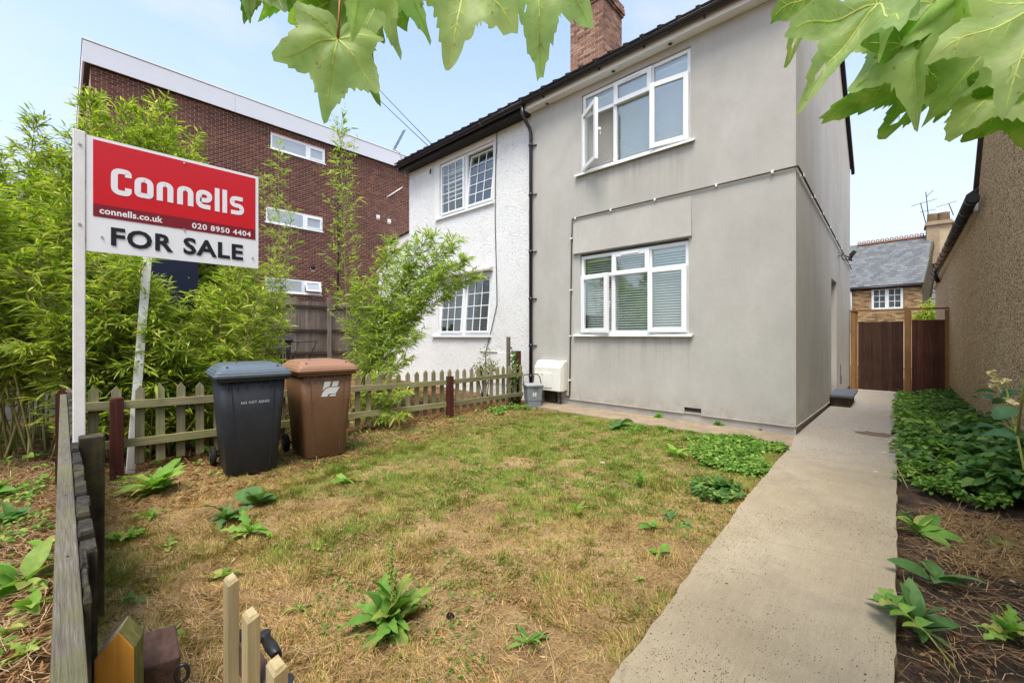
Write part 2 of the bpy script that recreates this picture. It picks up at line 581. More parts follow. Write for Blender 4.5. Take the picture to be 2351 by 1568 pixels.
def m_ground():
    t = NT("ground_litter")
    c = t.ramp(t.noise(3.2, 8, .72), [(.28, (.045, .028, .016)), (.45, (.13, .07, .032)), (.6, (.24, .135, .06)), (.78, (.36, .23, .11))])
    f = t.noise(46, 5, .75)
    c = t.mix(.8, c, t.mix(1.0, c, t.ramp(f, [(.3, .3), (.7, 1.6)]), 'MULTIPLY'))
    t.color(c); t.rough(.95, .1)
    t.bump(f, .02)
    return t.m

def m_lawn():
    t = NT("lawn_soil")
    c = t.ramp(t.noise(2.0, 8, .7), [(.28, (.14, .085, .04)), (.45, (.30, .195, .09)), (.62, (.42, .30, .145)), (.8, (.24, .22, .08))])
    f = t.noise(70, 5, .75)
    c = t.mix(.8, c, t.mix(1.0, c, t.ramp(f, [(.3, .35), (.7, 1.5)]), 'MULTIPLY'))
    bs = t.noise(3.4, 7, .75)
    c = t.mix(t.ramp(bs, [(.58, 0.0), (.68, .85)]), c, (.045, .028, .018))
    t.color(c); t.rough(.95, .1)
    t.bump(f, .015)
    return t.m

def m_soil():
    t = NT("bed_soil")
    c = t.ramp(t.noise(5, 8, .75), [(.3, (.020, .014, .011)), (.5, (.065, .044, .030)), (.72, (.19, .115, .06))])
    f = t.noise(80, 5, .8)
    c = t.mix(.8, c, t.mix(1.0, c, t.ramp(f, [(.3, .35), (.72, 2.0)]), 'MULTIPLY'))
    w = t.vor(75)
    c = t.mix(t.ramp(w, [(.045, .8), (.07, 0.0)]), c, (.5, .46, .4))
    t.color(c); t.rough(.9, .2)
    t.bump(f, .02)
    return t.m

def m_slate():
    t = NT("slate")
    c = t.ramp(t.objrand(), [(0, (.085, .09, .10)), (.5, (.115, .125, .136)), (1, (.155, .166, .175))])
    n = t.noise(2.2, 6, .7)
    c = t.mix(t.ramp(n, [(.5, 0.0), (.78, .65)]), c, (.20, .21, .13))
    c = t.mix(.5, c, t.mix(1.0, c, t.ramp(t.noise(18, 5, .7), [(.3, .6), (.7, 1.3)]), 'MULTIPLY'))
    t.color(c); t.rough(.62, .4)
    return t.m

M = {}
M['render'] = m_render()
M['rough'] = m_rough()
M['pebble'] = m_pebble()
RED = [(0, (.085, .034, .028)), (.25, (.105, .045, .033)), (.6, (.128, .057, .040)), (.92, (.152, .068, .046)), (1, (.20, .085, .055))]
M['redbrick'] = m_brick("red_brick", RED)
M['redbrick_1'] = m_brick("red_brick_single", RED, False)
ORB = [(0, (.12, .075, .06)), (.25, (.24, .13, .09)), (.7, (.33, .19, .135)), (1, (.42, .28, .21))]
M['chimbrick'] = m_brick("chimney_brick", ORB)
M['chimbrick_1'] = m_brick("chimney_brick_single", ORB, False)
STK = [(0, (.16, .10, .05)), (.3, (.30, .19, .09)), (.7, (.40, .27, .13)), (1, (.50, .37, .21))]
M['stock_1'] = m_brick("stock_brick_single", STK, False)
M['mortar'] = plain("mortar", (.66, .45, .37), .95, .1)
M['mortar_pale'] = plain("mortar_pale", (.48, .36, .26), .95, .1)
M['upvc'] = plain("white_plastic", (.80, .82, .83), .35, .45, var=.04)
M['white'] = plain("white_paint", (.78, .78, .76), .55, .35, var=.08)
M['fascia_far'] = plain("white_fascia", (.62, .64, .68), .5, .35, var=.05)
M['soffit'] = plain("soffit_white", (.80, .81, .82), .45, .4, var=.04)
M['black'] = plain("black_plastic", (.018, .017, .019), .35, .45, var=.25)
M['blackwood'] = plain("dark_fascia", (.016, .014, .013), .6, .3, var=.3)
M['tile'] = plain("roof_tile", (.055, .045, .042), .8, .25, var=.4, scale=6, bump=.01)
M['glass'] = glassm("window_glass", .14, .5)
M['glass_dk'] = glassm("window_glass_dim", .02, .16)
M['frost'] = plain("frosted_glass", (.40, .45, .50), .18, .5, var=.1, scale=1)
M['blind'] = plain("blind_slat", (.88, .88, .87), .5, .3, var=.05)
M['blind_dk'] = plain("blind_shade", (.17, .165, .15), .6, .3, var=.15)
M['room'] = plain("room_dark", (.38, .38, .37), .9, .1)
M['gasket'] = plain("gasket", (.02, .02, .02), .6, .3)
M['plinth'] = plain("cement_plinth", (.50, .47, .42), .92, .15, var=.25, scale=4, bump=.006, bscale=50)
M['concrete'] = m_concrete()
M['ground'] = m_ground()
M['lawn'] = m_lawn()
M['soil'] = m_soil()
M['slate'] = m_slate()
M['asphalt'] = plain("asphalt", (.045, .043, .042), .9, .2, var=.3, scale=2, bump=.006, bscale=160)
M['pipe'] = plain("brown_pipe", (.085, .068, .052), .5, .35, var=.2)
M['clipw'] = plain("clip_white", (.78, .77, .74), .5, .35)
M['cement'] = plain("cement_render", (.36, .28, .19), .95, .1, var=.25, scale=3, bump=.006)
M['cement2'] = plain("cement_render_pale", (.50, .40, .26), .95, .1, var=.2, scale=3, bump=.006)
M['terracotta'] = plain("terracotta", (.22, .10, .06), .85, .2, var=.35, scale=8)
M['metal'] = plain("galvanised", (.32, .32, .33), .45, .5, metallic=.6)
M['steel'] = plain("screw_steel", (.55, .55, .55), .4, .5, metallic=.7)
M['wire'] = plain("cable_black", (.02, .02, .022), .6, .3)
M['meter'] = plain("meter_box_plastic", (.68, .68, .62), .55, .35, var=.15, scale=7)
M['picket'] = wood("picket_wood", (.16, .14, .085), (.29, .255, .165), (.43, .385, .26), 'Z', moss=(.20, .23, .07), moss_amt=.6)
M['rail'] = wood("rail_wood", (.16, .14, .075), (.29, .255, .15), (.42, .37, .235), 'Y', moss=(.20, .23, .075), moss_amt=.62)
M['railx'] = wood("weathered_rail", (.06, .053, .042), (.125, .112, .09), (.21, .192, .16), 'X', moss=(.115, .12, .045), moss_amt=.6, gscale=5)
M['mossboard'] = wood("mossy_board", (.012, .011, .009), (.032, .03, .024), (.085, .078, .055), 'Z', moss=(.12, .105, .055), moss_amt=.5, gscale=1.5)
M['redpost'] = wood("red_stained_post", (.055, .014, .010), (.095, .026, .018), (.13, .042, .028), 'Z', moss=(.15, .12, .075), moss_amt=.25)
M['darkpost'] = wood("dark_post", (.018, .013, .010), (.045, .034, .024), (.09, .068, .045), 'Z', moss=(.085, .085, .03), moss_amt=.5)
M['freshend'] = wood("fresh_cut_wood", (.66, .29, .045), (.82, .40, .07), (.88, .48, .10), 'Z', per=False)
M['mosspost'] = wood("mossy_post", (.10, .095, .03), (.19, .185, .05), (.28, .265, .09), 'Z', moss=(.05, .045, .02), moss_amt=.2, per=False)
M['greytop'] = wood("grey_top", (.26, .225, .18), (.36, .32, .27), (.45, .41, .35), 'Y', per=False)
M['purplewood'] = wood("brown_end", (.06, .035, .028), (.10, .058, .048), (.15, .09, .07), 'X', moss=(.05, .04, .02), moss_amt=.3, per=False)
M['gatewood'] = wood("pale_gate_wood", (.36, .27, .13), (.56, .46, .25), (.66, .57, .35), 'Z', moss=(.40, .39, .17), moss_amt=.35)
M['gateboard'] = wood("gate_board", (.032, .016, .012), (.062, .030, .020), (.105, .055, .034), 'Z')
M['gateboard2'] = wood("gate_board_red", (.055, .021, .015), (.105, .039, .026), (.15, .062, .040), 'Z')
M['gateframe'] = wood("gate_frame", (.17, .085, .03), (.27, .145, .055), (.36, .205, .09), 'Z')
M['gateframex'] = wood("gate_rail", (.17, .085, .03), (.26, .14, .055), (.34, .20, .09), 'X')
M['oldfence'] = wood("old_fence", (.13, .105, .085), (.21, .175, .145), (.30, .26, .215), 'Z')
M['darkfence'] = wood("dark_fence", (.045, .03, .022), (.075, .052, .038), (.11, .08, .06), 'Y')
M['signwhite'] = plain("sign_white", (.80, .82, .84), .4, .4, var=.05)
M['postwhite'] = plain("post_white", (.74, .74, .72), .6, .3, var=.12, scale=9)
M['signred'] = plain("sign_red", (.60, .010, .018), .35, .45, var=.08)
M['signdark'] = plain("sign_maroon", (.215, .012, .022), .35, .45, var=.1)
M['lettering'] = plain("letter_white", (.82, .80, .82), .4, .4, var=.03)
M['letterblk'] = plain("letter_black", (.012, .016, .02), .4, .4)
M['bin_grey'] = plain("bin_charcoal", (.030, .034, .042), .55, .35, var=.42, scale=4, bump=.0012, bscale=300)
M['lid_grey'] = plain("bin_lid_slate", (.095, .125, .155), .42, .45, var=.12, scale=4, bump=.0008, bscale=250)
M['bin_brown'] = plain("bin_brown", (.185, .098, .052), .55, .35, var=.3, scale=3, bump=.0012, bscale=300)
M['lid_brown'] = plain("bin_lid_brown", (.285, .155, .092), .48, .4, var=.14, scale=4, bump=.0008, bscale=250)
M['bin_far'] = plain("bin_black", (.014, .015, .02), .45, .4)
M['bin_far2'] = plain("bin_dark_brown", (.075, .028, .016), .5, .4, var=.2)
M['caddy'] = plain("caddy_grey", (.20, .225, .25), .5, .4, var=.1)
M['caddylid'] = plain("caddy_lid", (.29, .315, .335), .5, .4, var=.1)
M['rubber'] = plain("rubber", (.015, .015, .015), .8, .2)
M['print'] = plain("print_white", (.55, .55, .56), .6, .3)
M['logo'] = plain("logo_white", (.74, .76, .77), .5, .35, var=.05)
M['blueboard'] = plain("blue_board", (.006, .010, .035), .4, .4, var=.4, scale=5)
M['stone'] = plain("pale_stone", (.55, .42, .34), .9, .2, var=.2, scale=20)
M['dirt'] = plain("dark_dirt", (.02, .012, .012), .95, .1, var=.4, scale=40)
M['grit'] = plain('grit', (.085, .062, .045), .95, .1, var=.6, scale=60)
M['mossblock'] = plain("mossy_block", (.10, .085, .055), .95, .1, var=.6, scale=9, bump=.01)
M['slab'] = plain("grey_slab", (.10, .115, .14), .6, .35, var=.2)
M['puddle'] = plain("wet_stain", (.15, .10, .06), .6, .3, var=.3, scale=30)
# foliage
M['bamboo'] = leafm("bamboo_leaf", (.10, .17, .018), (.31, .405, .04), (.58, .55, .15), trans=.45)
M['bamboo_lt'] = leafm("bamboo_leaf_pale", (.17, .26, .04), (.32, .43, .07), (.50, .52, .14), trans=.45)
M['culm'] = plain("bamboo_culm", (.30, .28, .10), .5, .35, var=.35, scale=6)
M['cover'] = leafm("cover_leaf", (.07, .155, .025), (.13, .275, .04), (.32, .43, .085), trans=.3)
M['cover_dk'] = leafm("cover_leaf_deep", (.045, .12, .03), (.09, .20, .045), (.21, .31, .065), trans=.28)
M['dock'] = leafm("dock_leaf", (.10, .24, .04), (.17, .34, .06), (.34, .36, .09), trans=.3, per_obj=True)
M['comfrey'] = leafm("comfrey_leaf", (.075, .17, .05), (.13, .25, .075), trans=.3, per_obj=True)
M['lime'] = leafm("lime_leaf", (.15, .32, .045), (.25, .43, .075), (.42, .42, .12), trans=.35, per_obj=True)
M['rose'] = leafm("rose_leaf", (.03, .085, .04), (.06, .14, .055), trans=.2, per_obj=True)
M['petal'] = leafm("spent_petal", (.62, .50, .30), (.72, .62, .36), trans=.3, per_obj=True)
M['spike'] = leafm("seed_spike", (.22, .30, .06), (.34, .36, .10), trans=.3)
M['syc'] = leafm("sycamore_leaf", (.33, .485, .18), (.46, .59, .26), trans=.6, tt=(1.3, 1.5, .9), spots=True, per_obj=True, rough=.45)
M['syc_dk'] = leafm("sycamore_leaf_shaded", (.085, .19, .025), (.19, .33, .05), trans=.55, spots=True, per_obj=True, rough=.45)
M['vein'] = leafm("leaf_vein", (.60, .62, .22), (.66, .66, .26), trans=.4, per_obj=True)
M['twig'] = plain("twig_bark", (.055, .032, .022), .8, .2, var=.3, scale=20)
M['petiole'] = plain("petiole", (.36, .15, .06), .6, .3, var=.2)
M['shrubleaf'] = leafm("shrub_leaf", (.06, .12, .035), (.13, .20, .05), (.36, .20, .09), trans=.25)
M['shrubleaf2'] = leafm("far_tree_leaf", (.06, .10, .03), (.12, .17, .05), trans=.3)
M['straw'] = leafm("dry_grass", (.27, .155, .06), (.47, .305, .135), (.63, .455, .24), trans=.2, rough=.8, spec=.1)
M['olive'] = leafm("olive_grass", (.19, .18, .045), (.31, .28, .075), (.46, .37, .13), trans=.25, rough=.7, spec=.15)
M['green'] = leafm("green_grass", (.095, .18, .02), (.155, .265, .03), (.26, .335, .055), trans=.3, rough=.6, spec=.2)
M['brownlitter'] = leafm("dead_leaf", (.10, .045, .02), (.23, .11, .045), (.37, .215, .10), trans=.15, rough=.85, spec=.1)
M['palelitter'] = leafm("pale_straw", (.30, .19, .09), (.45, .31, .16), (.56, .44, .27), trans=.15, rough=.85, spec=.1)

# ------------------------------------------------------------------ ground, path, lawn, beds
def grid_sheet(name, x0, x1, y0, y1, nx, ny, mat, zoff=0.0, rough=0.0, kind='structure', edge=None):
    xs = np.linspace(x0, x1, nx + 1); ys = np.linspace(y0, y1, ny + 1)
    V = []
    for j, y in enumerate(ys):
        for i, x in enumerate(xs):
            dz = R.uniform(-rough, rough)
            xx = x
            if edge: xx = edge(i, nx, x, y)
            V.append((xx, y, gh(xx, y) + zoff + dz))
    F = [(j * (nx + 1) + i, j * (nx + 1) + i + 1, (j + 1) * (nx + 1) + i + 1, (j + 1) * (nx + 1) + i) for j in range(ny) for i in range(nx)]
    return npmesh(name, V, F, mat, kind=kind, smooth=True)

def m_far():
    xs = [-600, -150, -60, -30] + [-25 + i for i in range(41)] + [30, 60, 150, 600]
    ys = [-600, -150, -60, -30] + [-20 + i for i in range(56)] + [60, 150, 600]
    V = [(x, y, gh(x, y) - .03) for y in ys for x in xs]
    n = len(xs)
    F = [(j * n + i, j * n + i + 1, (j + 1) * n + i + 1, (j + 1) * n + i) for j in range(len(ys) - 1) for i in range(n - 1)]
    return npmesh("ground", V, F, M['ground'], kind='structure', smooth=True)
m_far()
LAWN = (-4.26, 0.25, -6.28, -0.62)
def path_left(y): return np.interp(y, [-9, -6.3, -4.98, -2.6, -.84], [.26, .235, .178, .078, .05])
def lawn_edge(i, n, x, y):
    return x
grid_sheet("lawn", LAWN[0], LAWN[1] - .005, LAWN[2], LAWN[3], 72, 94, M['lawn'], .0, .011)
grid_sheet("flower_bed", .955, 1.86, -9.0, 8.0, 18, 170, M['soil'], .0, .014)

# path: a real slab with a slightly broken edge
def build_path():
    mb = MB()
    ys = np.linspace(-9.0, 8.02, 240)
    for k_, y in enumerate(ys):
        lx = float(path_left(y)) + .004 * math.sin(y * 5.1) + R.uniform(-.006, .006)
        if y > -.62: lx = .0 + max(0, .05 * (1 - (y + .62) / .5)) if y < -.12 else .004
        rx = .958 + R.uniform(-.005, .005)
        z = gh(0, y) + .035
        mb.v += [(lx, y, z - .1), (lx + .006, y, z), (rx - .006, y, z), (rx, y, z - .1)]
    for i in range(len(ys) - 1):
        for j in range(3):
            mb.face((i * 4 + j, i * 4 + j + 1, (i + 1) * 4 + j + 1, (i + 1) * 4 + j))
    o = mb.build("path", M['concrete']); o['kind'] = 'structure'
build_path()
mb = MB()   # concrete strip along the foot of the front wall
nx = 60
for i in range(nx + 1):
    x = -3.95 + (3.95 + .085) * i / nx
    fr = -.64 + .02 * math.sin(x * 4) + R.uniform(-.012, .012) + (.0 if x > -3.3 else .12)
    for (y, z) in ((fr, -.05), (fr + .01, .018), (-.02, .03)):
        mb.v.append((x, y, z))
for i in range(nx):
    for j in range(2):
        a = i * 3 + j
        mb.face((a, a + 3, a + 4, a + 1))
M['strip'] = plain("strip_cement", (.31, .25, .175), .92, .15, var=.4, scale=5, bump=.008, bscale=60)
mb.build("concrete_strip", M['strip'], kind='structure')
grid_sheet("driveway", -16.4, -8.6, -14.0, -6.05, 16, 16, M['asphalt'], -.018, 0)

# puddle-like wet stain and repair trowel mark on the path
def blob(name, c, rx, ry, mat, z, label, cat_, n=22, seed=1, kind=None, h=.0):
    rr = random.Random(seed)
    mb = MB()
    ring = []
    for i in range(n):
        a = 2 * pi * i / n
        q = 1 + rr.uniform(-.25, .25)
        ring.append((c[0] + rx * q * math.cos(a), c[1] + ry * q * math.sin(a), z))
    mb.loft([ring, [(c[0] + (p[0] - c[0]) * .85, c[1] + (p[1] - c[1]) * .85, z + .003 + h) for p in ring]], caps=True)
    o = mb.build(name, mat)
    return setp(o, label, cat_, kind=kind)
p = hZ(3345 * .6122, 1595 * .6122, 0)
blob("wet_stain", (.74, .80), .19, .20, M['puddle'], gh(0, .8) + .0355, None, None, seed=3, kind='structure')

# ------------------------------------------------------------------ shared builders
def wall_sheet(mb, o, u, v, L0, L1, z0, z1, holes, mi=0, depth=None, nrm=None, ri=None):
    """flat wall with rectangular openings and reveals. o origin (Vector), u horizontal unit, z up"""
    o = Vector(o); u = Vector(u); zz = Vector((0, 0, 1))
    xs = sorted({L0, L1} | {h[0] for h in holes} | {h[1] for h in holes})
    zs = sorted({z0, z1} | {h[2] for h in holes} | {h[3] for h in holes})
    P = lambda a, b, d=0: o + u * a + zz * b - (Vector(nrm) * d if d else Vector((0, 0, 0)))
    for a0, a1 in zip(xs, xs[1:]):
        for b0, b1 in zip(zs, zs[1:]):
            ca, cb = (a0 + a1) / 2, (b0 + b1) / 2
            if any(h[0] < ca < h[1] and h[2] < cb < h[3] for h in holes): continue
            mb.poly([P(a0, b0), P(a1, b0), P(a1, b1), P(a0, b1)], mi)
    if depth:
        for h in holes:
            a0, a1, b0, b1 = h[:4]
            q = mi if ri is None else ri
            mb.poly([P(a0, b0), P(a0, b1), P(a0, b1, depth), P(a0, b0, depth)], q)
            mb.poly([P(a1, b0), P(a1, b0, depth), P(a1, b1, depth), P(a1, b1)], q)
            mb.poly([P(a0, b1), P(a1, b1), P(a1, b1, depth), P(a0, b1, depth)], q)
            mb.poly([P(a0, b0), P(a0, b0, depth), P(a1, b0, depth), P(a1, b0)], q)

def bars_frame(mb, x0, x1, z0, z1, y0, y1, w, mi=0):
    """rectangular ring of four bars in the XZ plane, butt jointed"""
    mb.box(x0, x0 + w, y0, y1, z0, z1, mi)
    mb.box(x1 - w, x1, y0, y1, z0, z1, mi)
    mb.box(x0 + w, x1 - w, y0, y1, z0, z0 + w, mi)
    mb.box(x0 + w, x1 - w, y0, y1, z1 - w, z1, mi)

def pane(x0, x1, z0, z1, y, mat, parent, name="pane"):
    return MB().box(x0, x1, y, y + .012, z0, z1).build(name, mat, parent)

def venetian(x0, x1, z0, z1, y, parent, pitch=.042, tilt=.62, mat=None, head=True):
    mb = MB()
    z = z0 + .02
    while z < z1 - .04:
        c = Vector(((x0 + x1) / 2, y, z))
        mb.obox(c, ((x1 - x0) / 2, 0, 0), (0, .019 * math.cos(tilt), .019 * math.sin(tilt)), (0, 0, .0007))
        z += pitch
    if head: mb.box(x0, x1, y - .02, y + .02, z1 - .045, z1 - .01)
    o = mb.build("blind", mat or M['blind'], parent)
    o['kind'] = 'stuff'
    return o

def open_sash(parent, hx, hinge_left, w, z0, z1, y, ang, fw=.075, glass=None):
    """side-hung sash swung out by ang; hx is the hinge position"""
    s = 1 if hinge_left else -1
    mb = MB()
    d = Vector((s * math.cos(ang), -math.sin(ang), 0))       # along the sash from the hinge
    nn = Vector((-math.sin(ang) * s, -math.cos(ang), 0))     # outwards
    t = .055
    P = lambda a, dd, z: Vector((hx, y, z)) + d * a + nn * dd
    def bx(a0, a1, za, zb, d0=0., d1=t):
        c = (P(a0, d0, za) + P(a1, d1, zb)) / 2
        mb.obox(c, d * (a1 - a0) / 2, nn * (d1 - d0) / 2, (0, 0, (zb - za) / 2))
    bx(0, fw, z0, z1); bx(w - fw, w, z0, z1); bx(fw, w - fw, z0, z0 + fw); bx(fw, w - fw, z1 - fw, z1)
    o = mb.build("sash", M['upvc'], parent, bevel=.004)
    return o, P, d, nn

def sash_pane(P, d, nn, w, z0, z1, fw, parent, mat):
    mb = MB()
    c = (P(fw, .024, z0 + fw) + P(w - fw, .034, z1 - fw)) / 2
    mb.obox(c, d * (w / 2 - fw), nn * .005, (0, 0, (z1 - z0) / 2 - fw))
    return mb.build("pane", mat, parent)

# ------------------------------------------------------------------ the grey house
gho = thing("grey_house", "two storey house in smooth grey render with white windows and a gable side wall", "house", (-2.2, 3.5, 0))
EZ = 5.75
UP = (-3.22, -1.308, 4.20, 5.61)
LO = (-3.255, -1.335, 1.32, 2.765)
XW, YB, RZ, RY = -4.42, 8.2, 8.25, 4.0
mb = MB()
FH = [UP, LO]
wall_sheet(mb, (0, 0, 0), (1, 0, 0), None, XW, 0, .135, EZ, FH + [(-1.40, -1.155, .135, .225), (-4.42, -3.545, .135, .20)], 0, .09, (0, -1, 0))
# render stops higher behind the meter box
o_ = mb
# gable side wall, with the recessed side doorway
SD = (3.86, 4.83, gh(0, 4) - .02, 2.42)
ys = [0, SD[0], SD[1], YB]
def prof(y):   # roof underside height on the side
    return EZ + .1 + (RZ - EZ - .1) * (y / RY if y < RY else (YB - y) / (YB - RY))
for a, b, z0, z1f in ((0, SD[0], None, None), (SD[0], SD[1], SD[3], None), (SD[1], YB, None, None)):
    pts = []
    n = 6
    za = [.137 if z0 is None else z0] * 2
    if z0 is None and a > 0: za = [gh(0, a) + .12, gh(0, b) + .12]
    if z0 is None and a == 0: za = [.137, gh(0, b) + .11]
    top = [(0, y, prof(y)) for y in ([b] + [y_ for y_ in (RY,) if a < y_ < b] + [a])]
    mb.poly([(0, a, za[0]), (0, b, za[1])] + top, 0)
# reveals of the doorway
dd = .20
mb.poly([(0, SD[0], SD[2]), (0, SD[0], SD[3]), (-dd, SD[0], SD[3]), (-dd, SD[0], SD[2])])
mb.poly([(0, SD[1], SD[2]), (-dd, SD[1], SD[2]), (-dd, SD[1], SD[3]), (0, SD[1], SD[3])])
mb.poly([(0, SD[0], SD[3]), (0, SD[1], SD[3]), (-dd, SD[1], SD[3]), (-dd, SD[0], SD[3])])
# back and party wall, closing the shell
mb.poly([(0, YB, -.2), (XW, YB, -.2), (XW, YB, EZ), (0, YB, EZ)])
mb.poly([(XW, 0, 0), (XW, 0, EZ), (XW, RY, RZ), (XW, YB, EZ), (XW, YB, -.2)])
mb.poly([(XW + .002, .001, 2.95), (-.002, .001 + .1, 2.95), (-.002, YB - .01, 2.95), (XW + .002, YB - .01, 2.95)])
mb.build("wall", M['render'], gho)
# corner beads and render stop bead
mb = MB()
mb.box(-.006, .004, -.004, .006, .139, EZ)
mb.box(-3.54, -1.40, -.009, -.001, .127, .135); mb.box(-1.155, -.01, -.009, -.001, .127, .135)
mb.bar((.004, .006, .132), (.004, SD[0], gh(0, SD[0]) + .105), .009, .008)
mb.build("render_bead", M['plinth'], gho)
# render build-out over the lower window
mb = MB()
pts = [(-3.395, -.002, 3.41), (-3.375, -.05, 2.772), (-1.285, -.05, 2.772), (-1.305, -.002, 2.93), (-1.305, -.002, 3.41)]
mb.loft([[(-3.39, -.001, 3.40), (-1.30, -.001, 3.40)] + [(-1.30, -.001 + .0, 3.40)] * 0, [(-3.38, -.052, 2.775), (-1.283, -.052, 2.775)], [(-3.38, -.001, 2.766), (-1.283, -.001, 2.766)]], caps=False, closed=False)
mb.poly([(-3.39, -.001, 3.40), (-3.38, -.001, 2.766), (-3.38, -.052, 2.775)])
mb.poly([(-1.30, -.001, 3.40), (-1.283, -.052, 2.775), (-1.283, -.001, 2.766)])
mb.build("window_hood", M['render'], gho)
# plinth
mb = MB()
mb.poly([(XW, .022, -.1), (0, .022, -.1), (0, .022, .2), (XW, .022, .2)])
mb.poly([(-.022, .022, -.1), (-.022, YB, -.35), (-.022, YB, .1), (-.022, .022, .2)])
mb.build("plinth", M['plinth'], gho)
# under-floor air vent: a shallow black box, its inner shade put in as colour
mb = MB()
mb.box(-1.398, -1.157, .012, .08, .168, .2235)
mb.build("air_vent", M['gasket'], gho)
# side door, set back in the doorway
mb = MB()
mb.box(-.24, -.20, SD[0] + .0, SD[1] - .0, SD[2], SD[3])
mb.build("side_door", M['white'], gho)
# roof, tiles along the eaves, verge
mb = MB()
def roof_pt(x, y, off=0): 
    return (x, y, EZ + .13 + (RZ - EZ) * ((y + .22) / (RY + .22) if y < RY else (YB + .25 - y) / (YB + .25 - RY)) + off)
for xa, xb in ((XW, .06),):
    A = [roof_pt(xa, -.22), roof_pt(xb, -.22), roof_pt(xb, RY), roof_pt(xa, RY)]
    mb.loft([A, [(p[0], p[1], p[2] + .04) for p in A]])
    B = [roof_pt(xa, RY), roof_pt(xb, RY), roof_pt(xb, YB + .25), roof_pt(xa, YB + .25)]
    mb.loft([B, [(p[0], p[1], p[2] + .04) for p in B]])
mb.build("roof", M['tile'], gho)
tile_me = None
def eaves_tiles(parent, x0, x1):
    global tile_me
    n = int((x1 - x0) / .27)
    for i in range(n):
        x = x0 + (i + .5) * (x1 - x0) / n
        if tile_me is None:
            q = MB()
            q.box(-.13, .13, -.02, .30, -.012, .012)
            q.box(.085, .13, -.02, .30, .012, .032)
            o = q.build("roof_tile", M['tile'], parent, local=True)
            tile_me = o.data
        else:
            o = link("roof_tile", tile_me, parent, local=True)
        o.location = Vector((x, -.29, EZ + .148 + R.uniform(-.004, .004))) - org(parent)
        o.rotation_euler = (math.radians(30), 0, 0)
eaves_tiles(gho, XW, .04)
mb = MB()
for ya, yb in ((-.26, RY), (RY, YB + .3)):
    a, b = Vector(roof_pt(.045, ya, -.06)), Vector(roof_pt(.045, yb, -.06))
    mb.bar(a, b, .07, .15)
mb.build("verge", M['blackwood'], gho)
mb = MB()
mb.box(XW - .02, .05, -.15, -.003, EZ - .022, EZ)
mb.build("soffit", M['soffit'], gho)
mb = MB()
mb.box(XW - .02, .05, -.168, -.1505, EZ - .024, EZ + .13)
mb.build("fascia", M['soffit'], gho)
for px, py in ((895, 600), (1372, 370), (338, 873)):
    c = hZ(1163.2 + px * .2733, py * .2733, EZ - .022)
    dl = MB().cyl((c.x, max(c.y, -.095), EZ - .0215), .042, -.005, 16).build("downlight", M['steel'], gho)
    MB().cyl((c.x, max(c.y, -.095), EZ - .027), .027, -.002, 14).build("lamp_glass", M['gasket'], dl)
def gutter(parent, x0, x1, cy, cz, r, mat, name="gutter"):
    mb = MB()
    A, B = [], []
    for x, L in ((x0, A), (x1, B)):
        for i in range(9):
            a = pi + pi * i / 8
            L.append((x, cy + r * math.cos(a), cz + r * math.sin(a)))
    mb.loft([A, B], caps=False, closed=False, sm=True)
    A2 = [(p[0], cy + (p[1] - cy) * .9, cz + (p[2] - cz) * .9) for p in A]; B2 = [(p[0], cy + (p[1] - cy) * .9, cz + (p[2] - cz) * .9) for p in B]
    mb.loft([B2, A2], caps=False, closed=False, sm=True)
    mb.poly(A); mb.poly(list(reversed(B)))
    mb.tube([(x0, cy - r, cz), (x1, cy - r, cz)], .007, 6)
    return mb.build(name, mat, parent)
GY, GZ, GR = -.235, EZ + .105, .062
g = gutter(gho, XW + .02, .06, GY, GZ, GR, M['black'])
for x in (-3.95, -2.75, -1.95, -1.05, -.3):
    mb = MB()
    mb.tube([(x, -.17, GZ + .01), (x, -.175, GZ - .068), (x, GY, GZ - GR - .008), (x, GY - GR - .006, GZ), (x, GY - GR - .002, GZ + .012)], .010, 6)
    mb.build("gutter_bracket", M['black'], g)

